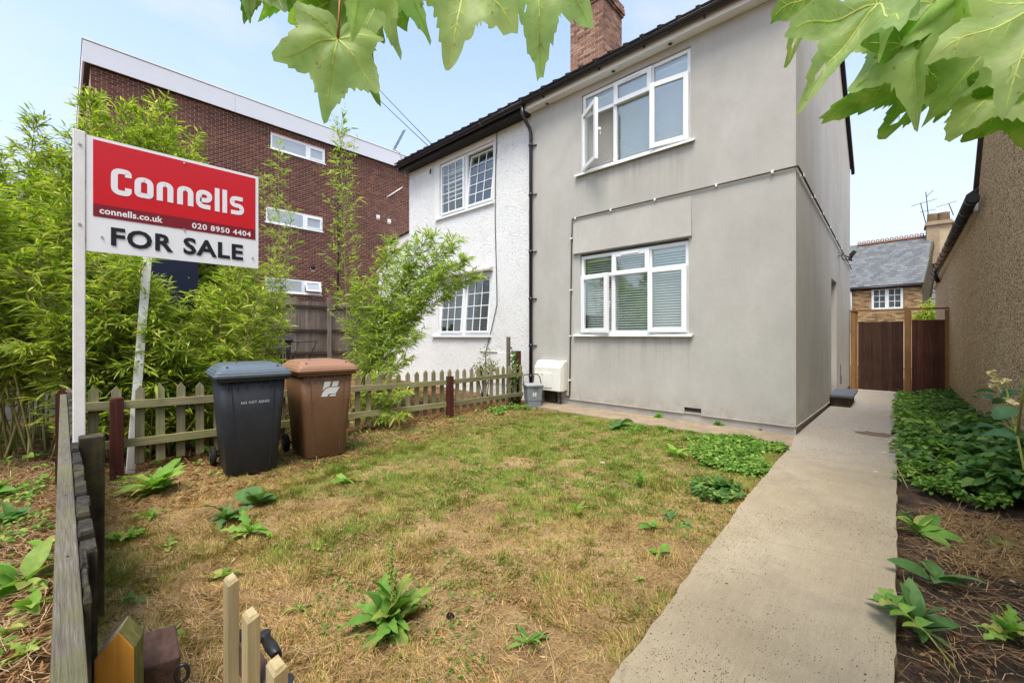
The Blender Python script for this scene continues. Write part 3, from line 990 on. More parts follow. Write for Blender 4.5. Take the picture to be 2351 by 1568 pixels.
# --- windows of the grey house
def white_window(parent, x0, x1, z0, z1, label, ang_l, ang_r, blind_closed):
    yf = .035
    fw = .055
    m1, m2 = x0 + .645, x0 + 1.298
    zt = z1 - .375
    mb = MB()
    bars_frame(mb, x0 + .003, x1 - .003, z0 + .003, z1 - .003, yf, yf + .065, fw)
    zb_, zu = z0 + fw + .003, z1 - fw - .003
    mb.box(m1 - .032, m1 + .032, yf - .0025, yf + .062, zb_, zu)
    mb.box(m2 - .032, m2 + .032, yf - .0025, yf + .062, zb_, zu)
    for a, b in ((x0 + fw + .003, m1 - .032), (m1 + .032, m2 - .032), (m2 + .032, x1 - fw - .003)):
        mb.box(a, b, yf - .0015, yf + .06, zt - .03, zt + .03)
    win = mb.build("window", M['upvc'], parent, bevel=.004, label=label)
    mb = MB()   # projecting sill
    mb.loft([[(x0 - .12, .03, z0 - .012), (x1 + .07, .03, z0 - .012), (x1 + .07, -.055, z0 - .02), (x0 - .12, -.055, z0 - .02)],
             [(x0 - .12, .03, z0 + .004), (x1 + .07, .03, z0 + .004), (x1 + .07, -.055, z0 - .006), (x0 - .12, -.055, z0 - .006)]])
    mb.box(x0 - .12, x1 + .07, -.062, -.0552, z0 - .04, z0 - .004)
    mb.build("sill", M['upvc'], win, bevel=.002)
    xa, xb = x0 + fw, m1 - .03
    # fixed panes
    pane(xa, xb, zt + .03, zu, yf + .025, M['glass'], win)
    pane(m2 + .03, x1 - fw, zt + .03, zu, yf + .025, M['glass'], win)
    pane(m1 + .03, m2 - .03, zb_, zt - .03, yf + .025, M['glass'], win)
    # top-hung vent in the middle, sitting proud
    q = MB()
    bars_frame(q, m1 - .006, m2 + .006, zt - .035, z1 - .03, yf - .04, yf - .003, .075)
    v = q.build("sash", M['upvc'], win, bevel=.004)
    pane(m1 + .068, m2 - .068, zt + .04, z1 - .105, yf - .015, M['glass'], win)
    MB().box(m1 + .17, m2 - .17, yf - .052, yf - .0405, z1 - .078, z1 - .055).build("trickle_vent", M['upvc'], win)
    # side-hung sashes
    wl_ = xb - xa + .05
    s1, P, d, nn = open_sash(win, xa - .025, True, wl_, zb_ - .03, zt + .01, yf - .004, ang_l)
    sash_pane(P, d, nn, wl_, zb_ - .03, zt + .01, .075, win, M['glass'])
    hb = MB()
    c = P(wl_ - .035, -.03, (zb_ + zt) / 2)
    hb.obox(c, d * .012, nn * .03, (0, 0, .02)); hb.obox(c - nn * .028 - d * .02 - Vector((0, 0, .03)), d * .011, nn * .008, (0, 0, .055))
    hb.build("handle", M['upvc'], win)
    wr = x1 - fw - (m2 + .03) + .05
    s2, P, d, nn = open_sash(win, x1 - fw + .025, False, wr, zb_ - .03, zt + .01, yf - .004, ang_r)
    sash_pane(P, d, nn, wr, zb_ - .03, zt + .01, .075, win, M['glass'])
    # venetian blinds behind
    venetian(x0 + .05, m1 - .005, z0 + .06, z1 - .06, yf + .13, win, tilt=blind_closed)
    venetian(m1 + .012, m2 - .012, z0 + .06, z1 - .06, yf + .13, win, tilt=blind_closed)
    venetian(m2 + .005, x1 - .05, z0 + .06, z1 - .06, yf + .13, win, tilt=blind_closed)
    return win
white_window(gho, UP[0], UP[1], UP[2], UP[3], "upstairs window with its left sash standing open", math.radians(35), math.radians(7), -.56)
white_window(gho, LO[0], LO[1], LO[2], LO[3] - .04, "ground floor window with two sashes ajar", math.radians(10), math.radians(6), .70)
# rooms behind the windows: matt dark linings so that the shell reads as an interior
for (a, b, c_, d_) in ((UP[0], UP[1], UP[2], UP[3]), (LO[0], LO[1], LO[2], LO[3])):
    mb = MB()
    x0, x1, y0, y1, z0, z1 = a - .4, b + .4, .12, 3.2, c_ - .85, d_ + .10
    mb.poly([(x0, y1, z0), (x1, y1, z0), (x1, y1, z1), (x0, y1, z1)])
    mb.poly([(x0, y0, z0), (x0, y1, z0), (x0, y1, z1), (x0, y0, z1)])
    mb.poly([(x1, y0, z0), (x1, y0, z1), (x1, y1, z1), (x1, y1, z0)])
    mb.poly([(x0, y0, z0), (x1, y0, z0), (x1, y1, z0), (x0, y1, z0)])
    mb.poly([(x0, y0, z1), (x0, y1, z1), (x1, y1, z1), (x1, y0, z1)])
    mb.build("room", M['room'], gho)

# --- chimney stack of the grey house, brick by brick
CX0, CX1, CY0, CY1, CZ0, CZ1 = -5.765, -4.722, 3.3, 4.3, 7.55, 10.12
ch = MB().box(CX0 + .006, CX1 - .006, CY0 + .006, CY1 - .006, CZ0, CZ1 + .3).build("chimney", M['mortar_pale'], gho)
brick_cache = {}
def brick_piece(parent, c, L, H, D, rotz, mat, name="brick"):
    key = (round(L, 3), round(H, 3), round(D, 3), mat.name)
    if key not in brick_cache:
        o = MB().box(-L / 2, L / 2, -D / 2, D / 2, -H / 2, H / 2).build(name, mat, parent, local=True)
        brick_cache[key] = o.data
    else:
        o = link(name, brick_cache[key], parent, local=True)
    o.location = Vector(c) - org(parent)
    o.rotation_euler = (R.uniform(-.006, .006), 0, rotz)
    return o
cnt = 0
rows = []
z = CZ0
row = 0
while z < CZ1 + .33:
    cor = 0.0
    if z > CZ1 - .01: cor = .035
    if z > CZ1 + .07: cor = .07
    if z > CZ1 + .22: cor = .035
    rows.append((z, cor, row)); z += .075; row += 1
stuff = []
for (z, cor, row) in reversed(rows):
    for face in (0, 1):
        a0, a1 = (CX0 - cor, CX1 + cor) if face == 0 else (CY0 - cor, CY1 + cor)
        a = a0 + (0 if row % 2 else -.1125)
        while a < a1 - .02:
            s0, s1 = max(a, a0), min(a + .206, a1)
            a += .225
            if s1 - s0 < .04: continue
            q = R.uniform(0, .004)
            if face == 0: c, rz = ((s0 + s1) / 2, CY0 - cor + .05 - q, z + .0325), 0
            else: c, rz = (CX1 + cor - .05 + q, (s0 + s1) / 2, z + .0325), pi / 2
            if face == 1 and s0 < a0 + .01 and row % 2: s0 += .0
            if cnt < 300 and z > 8.05:
                brick_piece(ch, c, round(s1 - s0, 3), .059, .10, rz, M['chimbrick_1']); cnt += 1
            else: stuff.append((c, s1 - s0, rz))
C_ = np.array([s[0] for s in stuff]); n = len(C_)
A_ = np.array([[s[1] / 2 * math.cos(s[2]), s[1] / 2 * math.sin(s[2]), 0] for s in stuff])
B_ = np.array([[-.05 * math.sin(s[2]), .05 * math.cos(s[2]), 0] for s in stuff])
V, F = npboxes(C_, A_, B_, np.tile([0, 0, .0325], (n, 1)))
npmesh("brickwork", V, F, M['chimbrick'], ch, kind='stuff')
MB().box(CX0 - .05, CX1 + .05, CY0 - .05, CY1 + .05, CZ1 + .34, CZ1 + .38).build("flaunching", M['cement'], ch)

# ------------------------------------------------------------------ the white house next door
who = thing("white_house", "white roughcast house joined to the grey one, with leaded-style windows", "house", (-6.6, 3.5, 0))
WY, WX0 = .10, -8.86
UW = (-7.50, -5.57, 4.24, 5.585)
LW = (-7.56, -5.69, 1.30, 2.66)
mb = MB()
wall_sheet(mb, (0, WY, 0), (1, 0, 0), None, WX0, XW, -.1, EZ, [UW, LW], 0, .10, (0, -1, 0))
mb.poly([(WX0, WY, -.1), (WX0, WY, EZ), (WX0, RY, RZ), (WX0, YB, EZ), (WX0, YB, -.1)])
mb.poly([(WX0, YB, -.1), (XW, YB, -.1), (XW, YB, EZ), (WX0, YB, EZ)])
mb.poly([(WX0, WY + .05, 2.95), (XW, WY + .05, 2.95), (XW, YB, 2.95), (WX0, YB, 2.95)])
mb.build("wall", M['rough'], who)
# low side addition with a sloping top
mb = MB()
LX = -10.46
A = [(LX, WY - .02, -.1), (WX0 - .002, WY - .02, -.1), (WX0 - .002, WY - .02, 3.886), (LX, WY - .02, 3.19)]
mb.loft([A, [(p[0], 3.4, p[2]) for p in A]])
p1, p2 = hY(938, 504, 3.5), hY(886, 561, 3.5)
B = [(p2.x - .4, 3.42, 0), (WX0 - .002, 3.42, 0), (WX0 - .002, 3.42, p1.z), (p2.x, 3.42, p2.z), (p2.x - .4, 3.42, p2.z - .45)]
mb.loft([B, [(p[0], 6.4, p[2]) for p in B]])
mb.build("side_addition", M['white'], who)
mb = MB()
mb.bar((LX - .05, WY - .03, 3.19), (WX0 - .004, WY - .03, 3.905), .05, .06)
mb.build("verge", M['plinth'], who)
mb = MB()
mb.bar((p2.x - .05, 3.40, p2.z - .02), (WX0 - .004, 3.40, p1.z + .03), .07, .05)
mb.build("verge", M['blackwood'], who)
# smooth band round the upper window, and plinth panel
mb = MB()
wall_sheet(mb, (0, WY - .006, 0), (1, 0, 0), None, -7.70, -5.52, 4.16, 5.70, [(UW[0] - .003, UW[1] + .003, UW[2] - .003, UW[3] + .003)])
mb.build("window_surround", M['white'], who)
MB().box(-5.98, -4.98, WY - .012, WY - .001, .25, .93).build("render_patch", M['white'], who)
MB().box(-6.0, -5.45, WY - .03, WY - .0125, .93, .945).build("drip_strip", M['plinth'], who)
# roof and eaves
mb = MB()
A = [roof_pt(WX0 - .12, -.22), roof_pt(XW - .002, -.22), roof_pt(XW - .002, RY), roof_pt(WX0 - .12, RY)]
mb.loft([A, [(p[0], p[1], p[2] + .04) for p in A]])
B = [roof_pt(WX0 - .12, RY), roof_pt(XW - .002, RY), roof_pt(XW - .002, YB + .25), roof_pt(WX0 - .12, YB + .25)]
mb.loft([B, [(p[0], p[1], p[2] + .04) for p in B]])
mb.build("roof", M['tile'], who)
eaves_tiles(who, WX0 - .12, XW)
MB().box(WX0 - .12, XW - .025, -.168, -.150, EZ - .03, EZ + .14).build("fascia", M['blackwood'], who)
MB().box(WX0 - .12, XW - .025, -.1495, WY - .003, EZ - .022, EZ).build("soffit", M['blackwood'], who)
g2 = gutter(who, WX0 - .12, XW + .018, GY, GZ - .01, GR + .002, M['black'])
mb = MB()
A_, B_ = [], []
for x, L in ((-5.60, A_), (-5.585, B_)):
    for i in range(9):
        a = pi + pi * i / 8
        L.append((x, GY + (GR + .006) * math.cos(a), GZ - .01 + (GR + .006) * math.sin(a)))
mb.loft([A_, B_], caps=False, closed=False)
mb.build("joint_ring", M['metal'], g2)
for x in (-8.3, -7.1, -6.3, -5.0):
    mb = MB()
    mb.tube([(x, -.17, GZ), (x, -.175, GZ - .075), (x, GY, GZ - GR - .02), (x, GY - GR - .008, GZ - .01)], .010, 6)
    mb.build("gutter_bracket", M['black'], g2)
mb = MB(); mb.tube([(-7.82, WY - .05, 5.55), (-7.80, WY - .08, 5.42)], .018, 8); mb.build("vent_pipe", M['black'], who)

def lattice_window(parent, x0, x1, z0, z1, label, cols, rws, angs, blinds):
    """two bottom-hung casements with white glazing bars"""
    yf = WY + .03
    fw = .05
    mb = MB()
    bars_frame(mb, x0 + .002, x1 - .002, z0 + .002, z1 - .002, yf, yf + .06, fw)
    m = (x0 + x1) / 2 + .01
    mb.box(m - .04, m + .04, yf - .002, yf + .058, z0 + fw + .002, z1 - fw - .002)
    win = mb.build("window", M['upvc'], parent, bevel=.004, label=label)
    for (a, b, ang) in ((x0 + fw + .004, m - .044, angs[0]), (m + .044, x1 - fw - .004, angs[1])):
        zt, zb = z1 - fw - .006, z0 + fw + .006
        H = zt - zb
        dn = Vector((0, -math.sin(ang), -math.cos(ang)))          # hinged along the bottom, top tipped inwards
        no = Vector((0, -math.cos(ang), math.sin(ang)))
        P = lambda x, h, o_=0: Vector((x, yf + .002, zb)) - dn * (H - h) + no * o_
        q = MB()
        def bx(xa, xb, h0, h1, o0=0, o1=.045):
            c = (P(xa, h0, o0) + P(xb, h1, o1)) / 2
            q.obox(c, ((xb - xa) / 2, 0, 0), dn * (h1 - h0) / 2, no * (o1 - o0) / 2)
        s = .045
        bx(a, a + s, 0, H); bx(b - s, b, 0, H); bx(a + s, b - s, 0, s); bx(a + s, b - s, H - s, H)
        sash = q.build("sash", M['upvc'], win, bevel=.003)
        q = MB()
        for i in range(1, cols):
            x = a + s + (b - a - 2 * s) * i / cols
            bx(x - .009, x + .009, s, H - s, .030, .044)
        for j in range(1, rws):
            h = s + (H - 2 * s) * j / rws
            bx(a + s, b - s, h - .009, h + .009, .0305, .0435)
        q.build("glazing_bar", M['upvc'], win)
        q = MB(); c = (P(a + s, s, .018) + P(b - s, H - s, .028)) / 2
        q.obox(c, ((b - a) / 2 - s, 0, 0), dn * (H / 2 - s), no * .005)
        q.build("pane", M['glass_dk'], win)
    return win
w1 = lattice_window(who, UW[0], UW[1], UW[2], UW[3], "upstairs window of the white house, right casement tilted open", 3, 5, (0.0, math.radians(6.5)), 1)
w2 = lattice_window(who, LW[0], LW[1], LW[2], LW[3], "ground floor window of the white house, both casements ajar", 3, 4, (math.radians(5), math.radians(5.5)), 1)
MB().box(UW[0] - .14, UW[1] + .02, WY - .05, WY + .03, UW[2] - .045, UW[2] - .002).build("sill", M['upvc'], w1, bevel=.003)
MB().box(LW[0] - .22, LW[1] + .05, WY - .06, WY + .03, LW[2] - .045, LW[2] - .002).build("sill", M['upvc'], w2, bevel=.003)
mb = MB()
mb.loft([[(-7.55, WY - .002, 2.83), (-5.60, WY - .002, 2.83)], [(-7.57, WY - .10, 2.78), (-5.59, WY - .10, 2.78)], [(-7.57, WY - .10, 2.735), (-5.59, WY - .10, 2.735)], [(-7.57, WY - .002, 2.72), (-5.59, WY - .002, 2.72)]], caps=False, closed=False)
mb.poly([(-5.60, WY - .002, 2.83), (-5.59, WY - .10, 2.78), (-5.59, WY - .10, 2.735), (-5.59, WY - .002, 2.72)])
mb.build("window_hood", M['plinth'], who)
venetian(UW[0] + .05, (UW[0] + UW[1]) / 2, UW[2] + .40, UW[3] - .06, WY + .16, w1, pitch=.11, tilt=1.2, head=False)
venetian(LW[0] + .05, LW[1] - .05, LW[2] + .06, LW[3] - .06, WY + .18, w2, pitch=.036, tilt=-.5, mat=M['blind_dk'], head=False)
for (a, b, c_, d_) in (UW, LW):
    mb = MB()
    x0, x1, y0, y1, z0, z1 = a - .3, b + .3, WY + .12, 3.2, c_ - .7, d_ + .08
    mb.poly([(x0, y1, z0), (x1, y1, z0), (x1, y1, z1), (x0, y1, z1)])
    mb.poly([(x0, y0, z0), (x0, y1, z0), (x0, y1, z1), (x0, y0, z1)])
    mb.poly([(x1, y0, z0), (x1, y0, z1), (x1, y1, z1), (x1, y1, z0)])
    mb.poly([(x0, y0, z0), (x1, y0, z0), (x1, y1, z0), (x0, y1, z0)])
    mb.poly([(x0, y0, z1), (x0, y1, z1), (x1, y1, z1), (x1, y0, z1)])
    mb.build("room", M['room'], who)
# bottle on the inside ledge
mb = MB()
bx_, by_ = LW[0] + .22, WY + .125
mb.loft([[(bx_ + r * math.cos(t), by_ + r * math.sin(t), LW[2] + .06 + z) for t in (2 * pi * i / 12 for i in range(12))] for z, r in ((0, .035), (.02, .045), (.13, .045), (.16, .02), (.20, .018))], sm=True)
setp(mb.build("bottle", M['lime']), "yellow-green bottle on the ledge inside the white house's lower window", "bottle")
# meter cupboard of the white house, telephone cable
c = hY(907, 770, WY)
mb = MB(); mb.box(-10.35, -9.55, WY - .20, WY - .022, .62, 1.28); mb.box(-10.28, -9.62, WY - .215, WY - .2005, .68, 1.22)
setp(mb.build("meter_cupboard", M['upvc'], bevel=.006), "white louvred meter cupboard on the white side addition", "cupboard")
mb = MB()
pts = [(-5.46, WY - .02, 5.72)] + [(-5.46 - .04 * math.sin(i * .4) - .035 * i / 12, WY - .02, 5.6 - i * .33) for i in range(12)] + [(-5.62, WY - .02, 1.45), (-5.80, WY - .02, .95), (-5.82, WY - .02, .5)]
mb.tube(pts, .0085, 6)
setp(mb.build("telephone_cable", M['wire']), "thin dark cable hanging down the white roughcast wall", "cable")

# downpipe between the two houses
dp = thing("downpipe", "black downpipe with a swan neck where the grey and white houses meet", "drainpipe", (-4.40, 0, 0))
mb = MB()
mb.tube([(-4.44, GY, GZ - .05), (-4.44, GY, 5.63), (-4.42, GY + .03, 5.55), (-4.385, -.09, 5.40), (-4.37, -.062, 5.30), (-4.37, -.062, .05)], .035, 12)
mb.build("pipe", M['black'], dp)
for z in (5.05, 4.08, 2.95, 2.02, 1.10, .49):
    mb = MB(); mb.cyl((-4.37, -.062, z - .03), .042, .06, 12); mb.bar((-4.37, -.03, z), (-4.26, -.012, z), .02, .02)
    mb.build("pipe_clip", M['black'], dp)

# overflow pipe running across the front and round the side
op = thing("overflow_pipe", "thin brown pipe with white clips running across the grey front and along its side", "pipe", (-3.4, 0, 0))
mb = MB()
yp = -.022
zc = 3.445
pts = [(-3.47, yp, .20), (-3.452, yp, 1.3), (-3.425, yp, 3.05), (-3.412, yp, 3.41), (-3.39, yp, 3.425), (.02, yp, zc), (.024, .03, zc + .005)]
e = hX(1955, 619, .024)
pts += [(.024, e.y, e.z)]
mb.tube(pts[:4], .0125, 8); mb.tube([pts[3], pts[4]], .014, 8); mb.tube(pts[4:6], .0125, 8)
mb.tube([pts[5], pts[6]], .015, 8); mb.tube(pts[6:], .0125, 8)
mb.tube([(-3.47, yp, .20), (-3.50, yp, .175), (-3.55, yp, .175)], .016, 8)
mb.build("pipe", M['pipe'], op)
for (x, z) in ((-3.34, 3.424), (-2.62, 3.428), (-1.845, 3.433), (-.94, 3.438), (-.25, 3.443)):
    MB().box(x - .014, x + .014, -.042, -.0005, z - .020, z + .020).build("pipe_clip", M['clipw'], op)
for (x, z) in ((-3.426, 3.07), (-3.437, 2.13), (-3.452, 1.29), (-3.467, .48)):
    MB().box(x - .024, x + .024, -.042, -.0005, z - .012, z + .012).build("pipe_clip", M['clipw'], op)
for f in (.04, .16, .28, .40, .52, .64, .76, .88):
    y = .03 + (e.y - .03) * f; z = zc + .005 + (e.z - zc - .005) * f
    MB().box(.0005, .042, y - .014, y + .014, z - .020, z + .020).build("pipe_clip", M['clipw'], op)

# gas meter box
mt = thing("meter_box", "weathered white gas meter box at the foot of the grey wall behind the caddy", "meter box", (-3.85, 0, 0))
mb = MB()
mb.loft([[(-4.17, -.003, .285), (-3.53, -.003, .285), (-3.53, -.003, .83), (-4.17, -.003, .83)],
         [(-4.17, -.14, .27), (-3.53, -.14, .27), (-3.53, -.10, .82), (-4.17, -.10, .82)],
         [(-4.16, -.23, .275), (-3.55, -.23, .275), (-3.55, -.20, .70), (-4.16, -.20, .70)]])
mb.build("cover", M['meter'], mt, bevel=.012)
mb = MB(); mb.loft([[(-4.13, -.2295, .33), (-3.72, -.2295, .33), (-3.72, -.212, .60), (-4.13, -.212, .60)], [(-4.13, -.238, .33), (-3.72, -.238, .33), (-3.72, -.222, .60), (-4.13, -.222, .60)]])
mb.build("door", M['meter'], mt, bevel=.003)
mb = MB(); mb.cyl((-3.95, -.222, .57), .012, -.008, 10, axis=(0, 1, 0)); mb.build("latch", M['metal'], mt)
mb = MB(); mb.box(-4.0, -3.75, -.10, -.02, .05, .27); mb.tube([(-3.66, -.06, .27), (-3.65, -.07, .12), (-3.63, -.06, -.02)], .014, 8)
mb.build("gas_pipe", M['darkpost'], mt)

# security light on the side wall, junction clip
sl = thing("security_light", "small black security light on a bracket on the grey side wall", "light", tuple(hX(1922, 585, 0)))
c = hX(1925, 588, 0)
mb = MB(); mb.box(.001, .05, c.y - .06, c.y + .06, c.z + .0, c.z + .10); mb.build("back_plate", M['metal'], sl)
mb = MB(); mb.tube([(.04, c.y, c.z + .05), (.10, c.y, c.z + .0), (.18, c.y, c.z - .05), (.24, c.y, c.z - .06)], .016, 8)
mb.tube([(.03, c.y + .05, c.z + .02), (.07, c.y + .05, c.z - .08), (.17, c.y + .03, c.z - .10)], .009, 6); mb.build("arm", M['black'], sl)
mb = MB(); mb.obox((.24, c.y, c.z + .02), (.04, 0, .05), (0, .07, 0), (-.025, 0, .02)); mb.build("lamp_head", M['black'], sl, bevel=.006)
mb = MB(); mb.cyl((.20, c.y - .02, c.z - .13), .03, .06, 10); mb.build("sensor", M['black'], sl)
# vertical slot and little box by the side door
mb = MB()
c = hX(1916.5, 868, 0.0)
c = hX((2840 + 697 * .4464) * .6122, (1200 + 500 * .4464) * .6122, 0)
mb.box(.0005, .02, c.y - .10, c.y + .02, c.z - .09, c.z + .09)
mb.bar((.008, c.y - .07, c.z + .09), (.008, c.y - .07, c.z + .34), .02, .012)
setp(mb.build("cable_box", M['slab'], bevel=.003), "small grey cable box low on the side wall past the doorway", "box")

# doorstep
ds = thing("doorstep", "mossy concrete step capped with a thin grey slab beside the grey side wall", "step", (.15, 4.1, gh(0, 4)))
zg = gh(0, 4) + .03
mb = MB(); mb.box(.004, .30, 3.62, 4.70, zg - .08, zg + .19); mb.build("block", M['mossblock'], ds, bevel=.012)
mb = MB(); mb.obox((.165, 4.20, zg + .213), (.185, 0, 0), (0, .66, 0), (0, 0, .022)); mb.build("slab", M['slab'], ds, bevel=.005)

# ------------------------------------------------------------------ dark red brick block on the left
BX = -15.65
bb = thing("brick_building", "three storey dark red brick block with a deep white fascia and small white windows", "building", (BX, 0, 0))
BY0, BY1, BZF, BZT = -5.82, 9.5, 8.90, 9.47
WINS = [(-1.25, .69, 8.05, 8.595), (-1.40, .60, 5.36, 5.90), (-1.42, .55, 2.88, 3.385)]
mb = MB()
wall_sheet(mb, (BX, 0, 0), (0, 1, 0), None, BY0, BY1, 0, BZF + .1, WINS, 0, .09, (1, 0, 0))
mb.poly([(BX, BY0, 0), (BX - 9, BY0, 0), (BX - 9, BY0, BZF + .1), (BX, BY0, BZF + .1)])
mb.poly([(BX, BY1, 0), (BX, BY1, BZF + .1), (BX - 9, BY1, BZF + .1), (BX - 9, BY1, 0)])
mb.poly([(BX - .1, BY0, 0), (BX - .1, BY1, 0), (BX - .1, BY1, BZF), (BX - .1, BY0, BZF)])
mb.build("wall", M['mortar'], bb)
VENTS = [(2.90, 3.06, 6.38, 6.52), (3.44, 3.60, 6.30, 6.44), (.16, .32, 3.84, 3.98)]
pieces, single = [], []
row = 0
z = 1.6
while z + .065 < BZF:
    y = BY0 + (0 if row % 2 else -.1125)
    while y < BY1:
        s0, s1 = max(y, BY0), min(y + .208, BY1)
        y += .225
        if s1 - s0 < .03: continue
        skip = False
        for (a, b, c_, d_) in WINS + VENTS:
            if z + .065 > c_ and z < d_ and s1 > a and s0 < b:
                if s0 < a - .02 and s1 > a: s1 = a - .004
                elif s1 > b + .02 and s0 < b: s0 = b + .004
                else: skip = True
        if skip or s1 - s0 < .03: continue
        near = (z > 7.2 and s0 < -1.9) or False
        (single if near else pieces).append((s0, s1, z))
    z += .075; row += 1
single.sort(key=lambda s: (s[0] * 1.0 - (s[2] - 8.3) * .35))
pieces += single[300:]
for s in single[:300]:
    brick_piece(bb, (BX + .002 + R.uniform(0, .004), (s[0] + s[1]) / 2, s[2] + .0325), round(s[1] - s[0], 3), .059, .02, pi / 2, M['redbrick_1'])
pa = np.array(pieces); n = len(pa)
C_ = np.stack([BX + .002 + rng.uniform(0, .004, n), (pa[:, 0] + pa[:, 1]) / 2, pa[:, 2] + .0325], 1)
A_ = np.zeros((n, 3)); A_[:, 1] = (pa[:, 1] - pa[:, 0]) / 2
V, F = npboxes(C_, A_, np.tile([.01, 0, 0], (n, 1)), np.tile([0, 0, .0295], (n, 1)))
npmesh("brickwork", V, F, M['redbrick'], bb, kind='stuff')
# fascia in long panels, black-edged metal trim on top
y = BY0 - .16
for L in (3.6, 3.6, 3.6, 4.8):
    MB().box(BX + .12, BX + .16, y, y + L - .006, BZF - .05, BZT - .03).build("fascia_panel", M['fascia_far'], bb)
    y += L
mb = MB(); mb.box(BX - 9, BX + .13, BY0 - .16, BY0 - .12, BZF - .05, BZT - .03); mb.build("fascia_panel", M['fascia_far'], bb)
MB().box(BX - 9, BX + .165, BY0 - .17, BY1, BZT - .0295, BZT - .012).build("roof_trim", M['blackwood'], bb)
MB().box(BX - 9, BX + .17, BY0 - .175, BY1, BZT - .0118, BZT + .035).build("roof_edge", M['white'], bb)
MB().box(BX - 9, BX + .118, BY0 - .118, BY1, BZF - .045, BZF - .02).build("soffit", M['blackwood'], bb)
lab = ["top floor window", "middle floor window", "ground floor window with its small sash tilted out"]
for (a, b, c_, d_), lb in zip(WINS, lab):
    mb = MB()
    m = a + (b - a) * .66
    xf = BX - .05
    w = .055
    mb.box(xf, xf + .06, a + .003, a + w, c_ + .003, d_ - .003); mb.box(xf, xf + .06, b - w, b - .003, c_ + .003, d_ - .003)
    mb.box(xf, xf + .06, a + w, b - w, c_ + .003, c_ + w); mb.box(xf, xf + .06, a + w, b - w, d_ - w, d_ - .003)
    mb.box(xf - .002, xf + .062, m - .06, m + .06, c_ + w, d_ - w)
    win = mb.build("window", M['upvc'], bb, bevel=.004, label=lb)
    op_ = 0.42 if c_ < 3 else 0
    for (p0, p1, o_) in ((a + w, m - .06, 0), (m + .06, b - w, op_)):
        dn = Vector((math.sin(o_), 0, -math.cos(o_))); no = Vector((math.cos(o_), 0, math.sin(o_)))
        zt = d_ - w; H = zt - c_ - w
        P = lambda yy, h, q=0: Vector((xf + .03, yy, zt)) + dn * h + no * q
        if o_ or p0 > m:
            q = MB()
            for (ya, yb, h0, h1) in ((p0, p0 + .045, 0, H), (p1 - .045, p1, 0, H), (p0 + .045, p1 - .045, 0, .045), (p0 + .045, p1 - .045, H - .045, H)):
                q.obox((P(ya, h0, .0) + P(yb, h1, .05)) / 2, (0, (yb - ya) / 2, 0), dn * (h1 - h0) / 2, no * .025)
            q.build("sash", M['upvc'], win)
        q = MB(); q.obox((P(p0, 0, .015) + P(p1, H, .025)) / 2, (0, (p1 - p0) / 2 - .003, 0), dn * (H / 2 - .003), no * .005)
        q.build("pane", M['frost'], win)
    MB().box(BX - .02, BX + .05, a - .03, b + .03, c_ - .035, c_ - .002).build("sill", M['upvc'], win)
for i, (a, b, c_, d_) in enumerate(VENTS):
    mb = MB(); mb.box(BX - .01, BX + .03, a, b, c_, d_)
    for j in range(3): mb.box(BX + .0302, BX + .04, a + .01, b - .01, c_ + .02 + j * .04, c_ + .04 + j * .04)
    mb.build("wall_vent", M['upvc'] if i < 2 else M['gasket'], bb)
mb = MB(); mb.tube([(BX + .05, 1.25, 8.85), (BX + .05, 1.19, 2.6)], .03, 8); mb.build("soil_pipe", M['gasket'], bb)
mb = MB(); mb.tube([(BX + .02, 3.40, 7.40), (BX + .06, 4.16, 8.03)], .022, 8); mb.build("flue_pipe", M['white'], bb)
# aerial at the end of the white house's eaves, against the brick block
ae = thing("eaves_aerial", "tall ladder-like aerial on a hooked pole above the white house's gutter end", "aerial", tuple(hD(918, 372, 11.3)))
q0, q1 = hD(903, 343, 11.3), hD(926, 300, 11.3)
mb = MB()
pl = [hD(x, y, 11.25) for x, y in ((930, 405), (927, 385), (923, 368), (918, 352), (911, 346), (903, 343))]
mb.tube(pl, .018, 8); mb.build("pole", M['metal'], ae)
mb = MB()
off = Vector((.05, .02, 0))
mb.tube([q0, q1], .008, 6); mb.tube([q0 + off, q1 + off], .008, 6)
for i in range(16):
    f = i / 15
    a = q0.lerp(q1, f); mb.tube([a - off * .5, a + off * 1.5], .006, 5)
mb.build("element", M['wire'], ae)

# overhead wires running to the white house
for i, (sx, sy, dx) in enumerate(((648, 30, 0), (735, -6, 0))):
    a = hD(*( (985, 338) if i == 0 else (992, 333)), 11.0); b = hD(*((560, -105) if i == 0 else (600, -115)), 26)
    pts = [a.lerp(b, t / 24) - Vector((0, 0, 1.1 * 4 * (t / 24) * (1 - t / 24) * .3)) for t in range(25)]
    mb = MB(); mb.tube(pts, .010, 5)
    setp(mb.build("overhead_wire", M['wire']), "overhead wire to the white house, the %s of the two" % ("lower" if i == 0 else "upper"), "wire", "overhead wires above the brick block")

# ------------------------------------------------------------------ stock brick cottage beyond the gate
ROT = math.radians(-10)
CO = hY(2036, 690, 21.9); CO = Vector((CO.x, 21.9, 0))
cu = Vector((math.cos(ROT), math.sin(ROT), 0)); cv = Vector((-math.sin(ROT), math.cos(ROT), 0))
ctg = thing("brick_cottage", "yellow stock brick cottage with a slate roof and decorated ridge beyond the gate", "house", tuple(CO))
G = lambda a, b, z: CO + cu * a + cv * b + Vector((0, 0, z))
EV = 3.80
wz0, wz1, wa = 2.62, 3.70, .60
mb = MB()
wall_sheet(mb, CO, cu, None, -3.4, 1.28, -.6, EV, [(-wa, wa, wz0, wz1)], 0, .10, -cv)
mb.poly([G(-3.4, 0, -.6), G(-3.4, 0, EV), G(-3.4, 3, EV + 2.6), G(-3.4, 6, EV), G(-3.4, 6, -.6)])
mb.poly([G(-3.4, .4, -.6), G(1.28, .4, -.6), G(1.28, .4, EV), G(-3.4, .4, EV)])
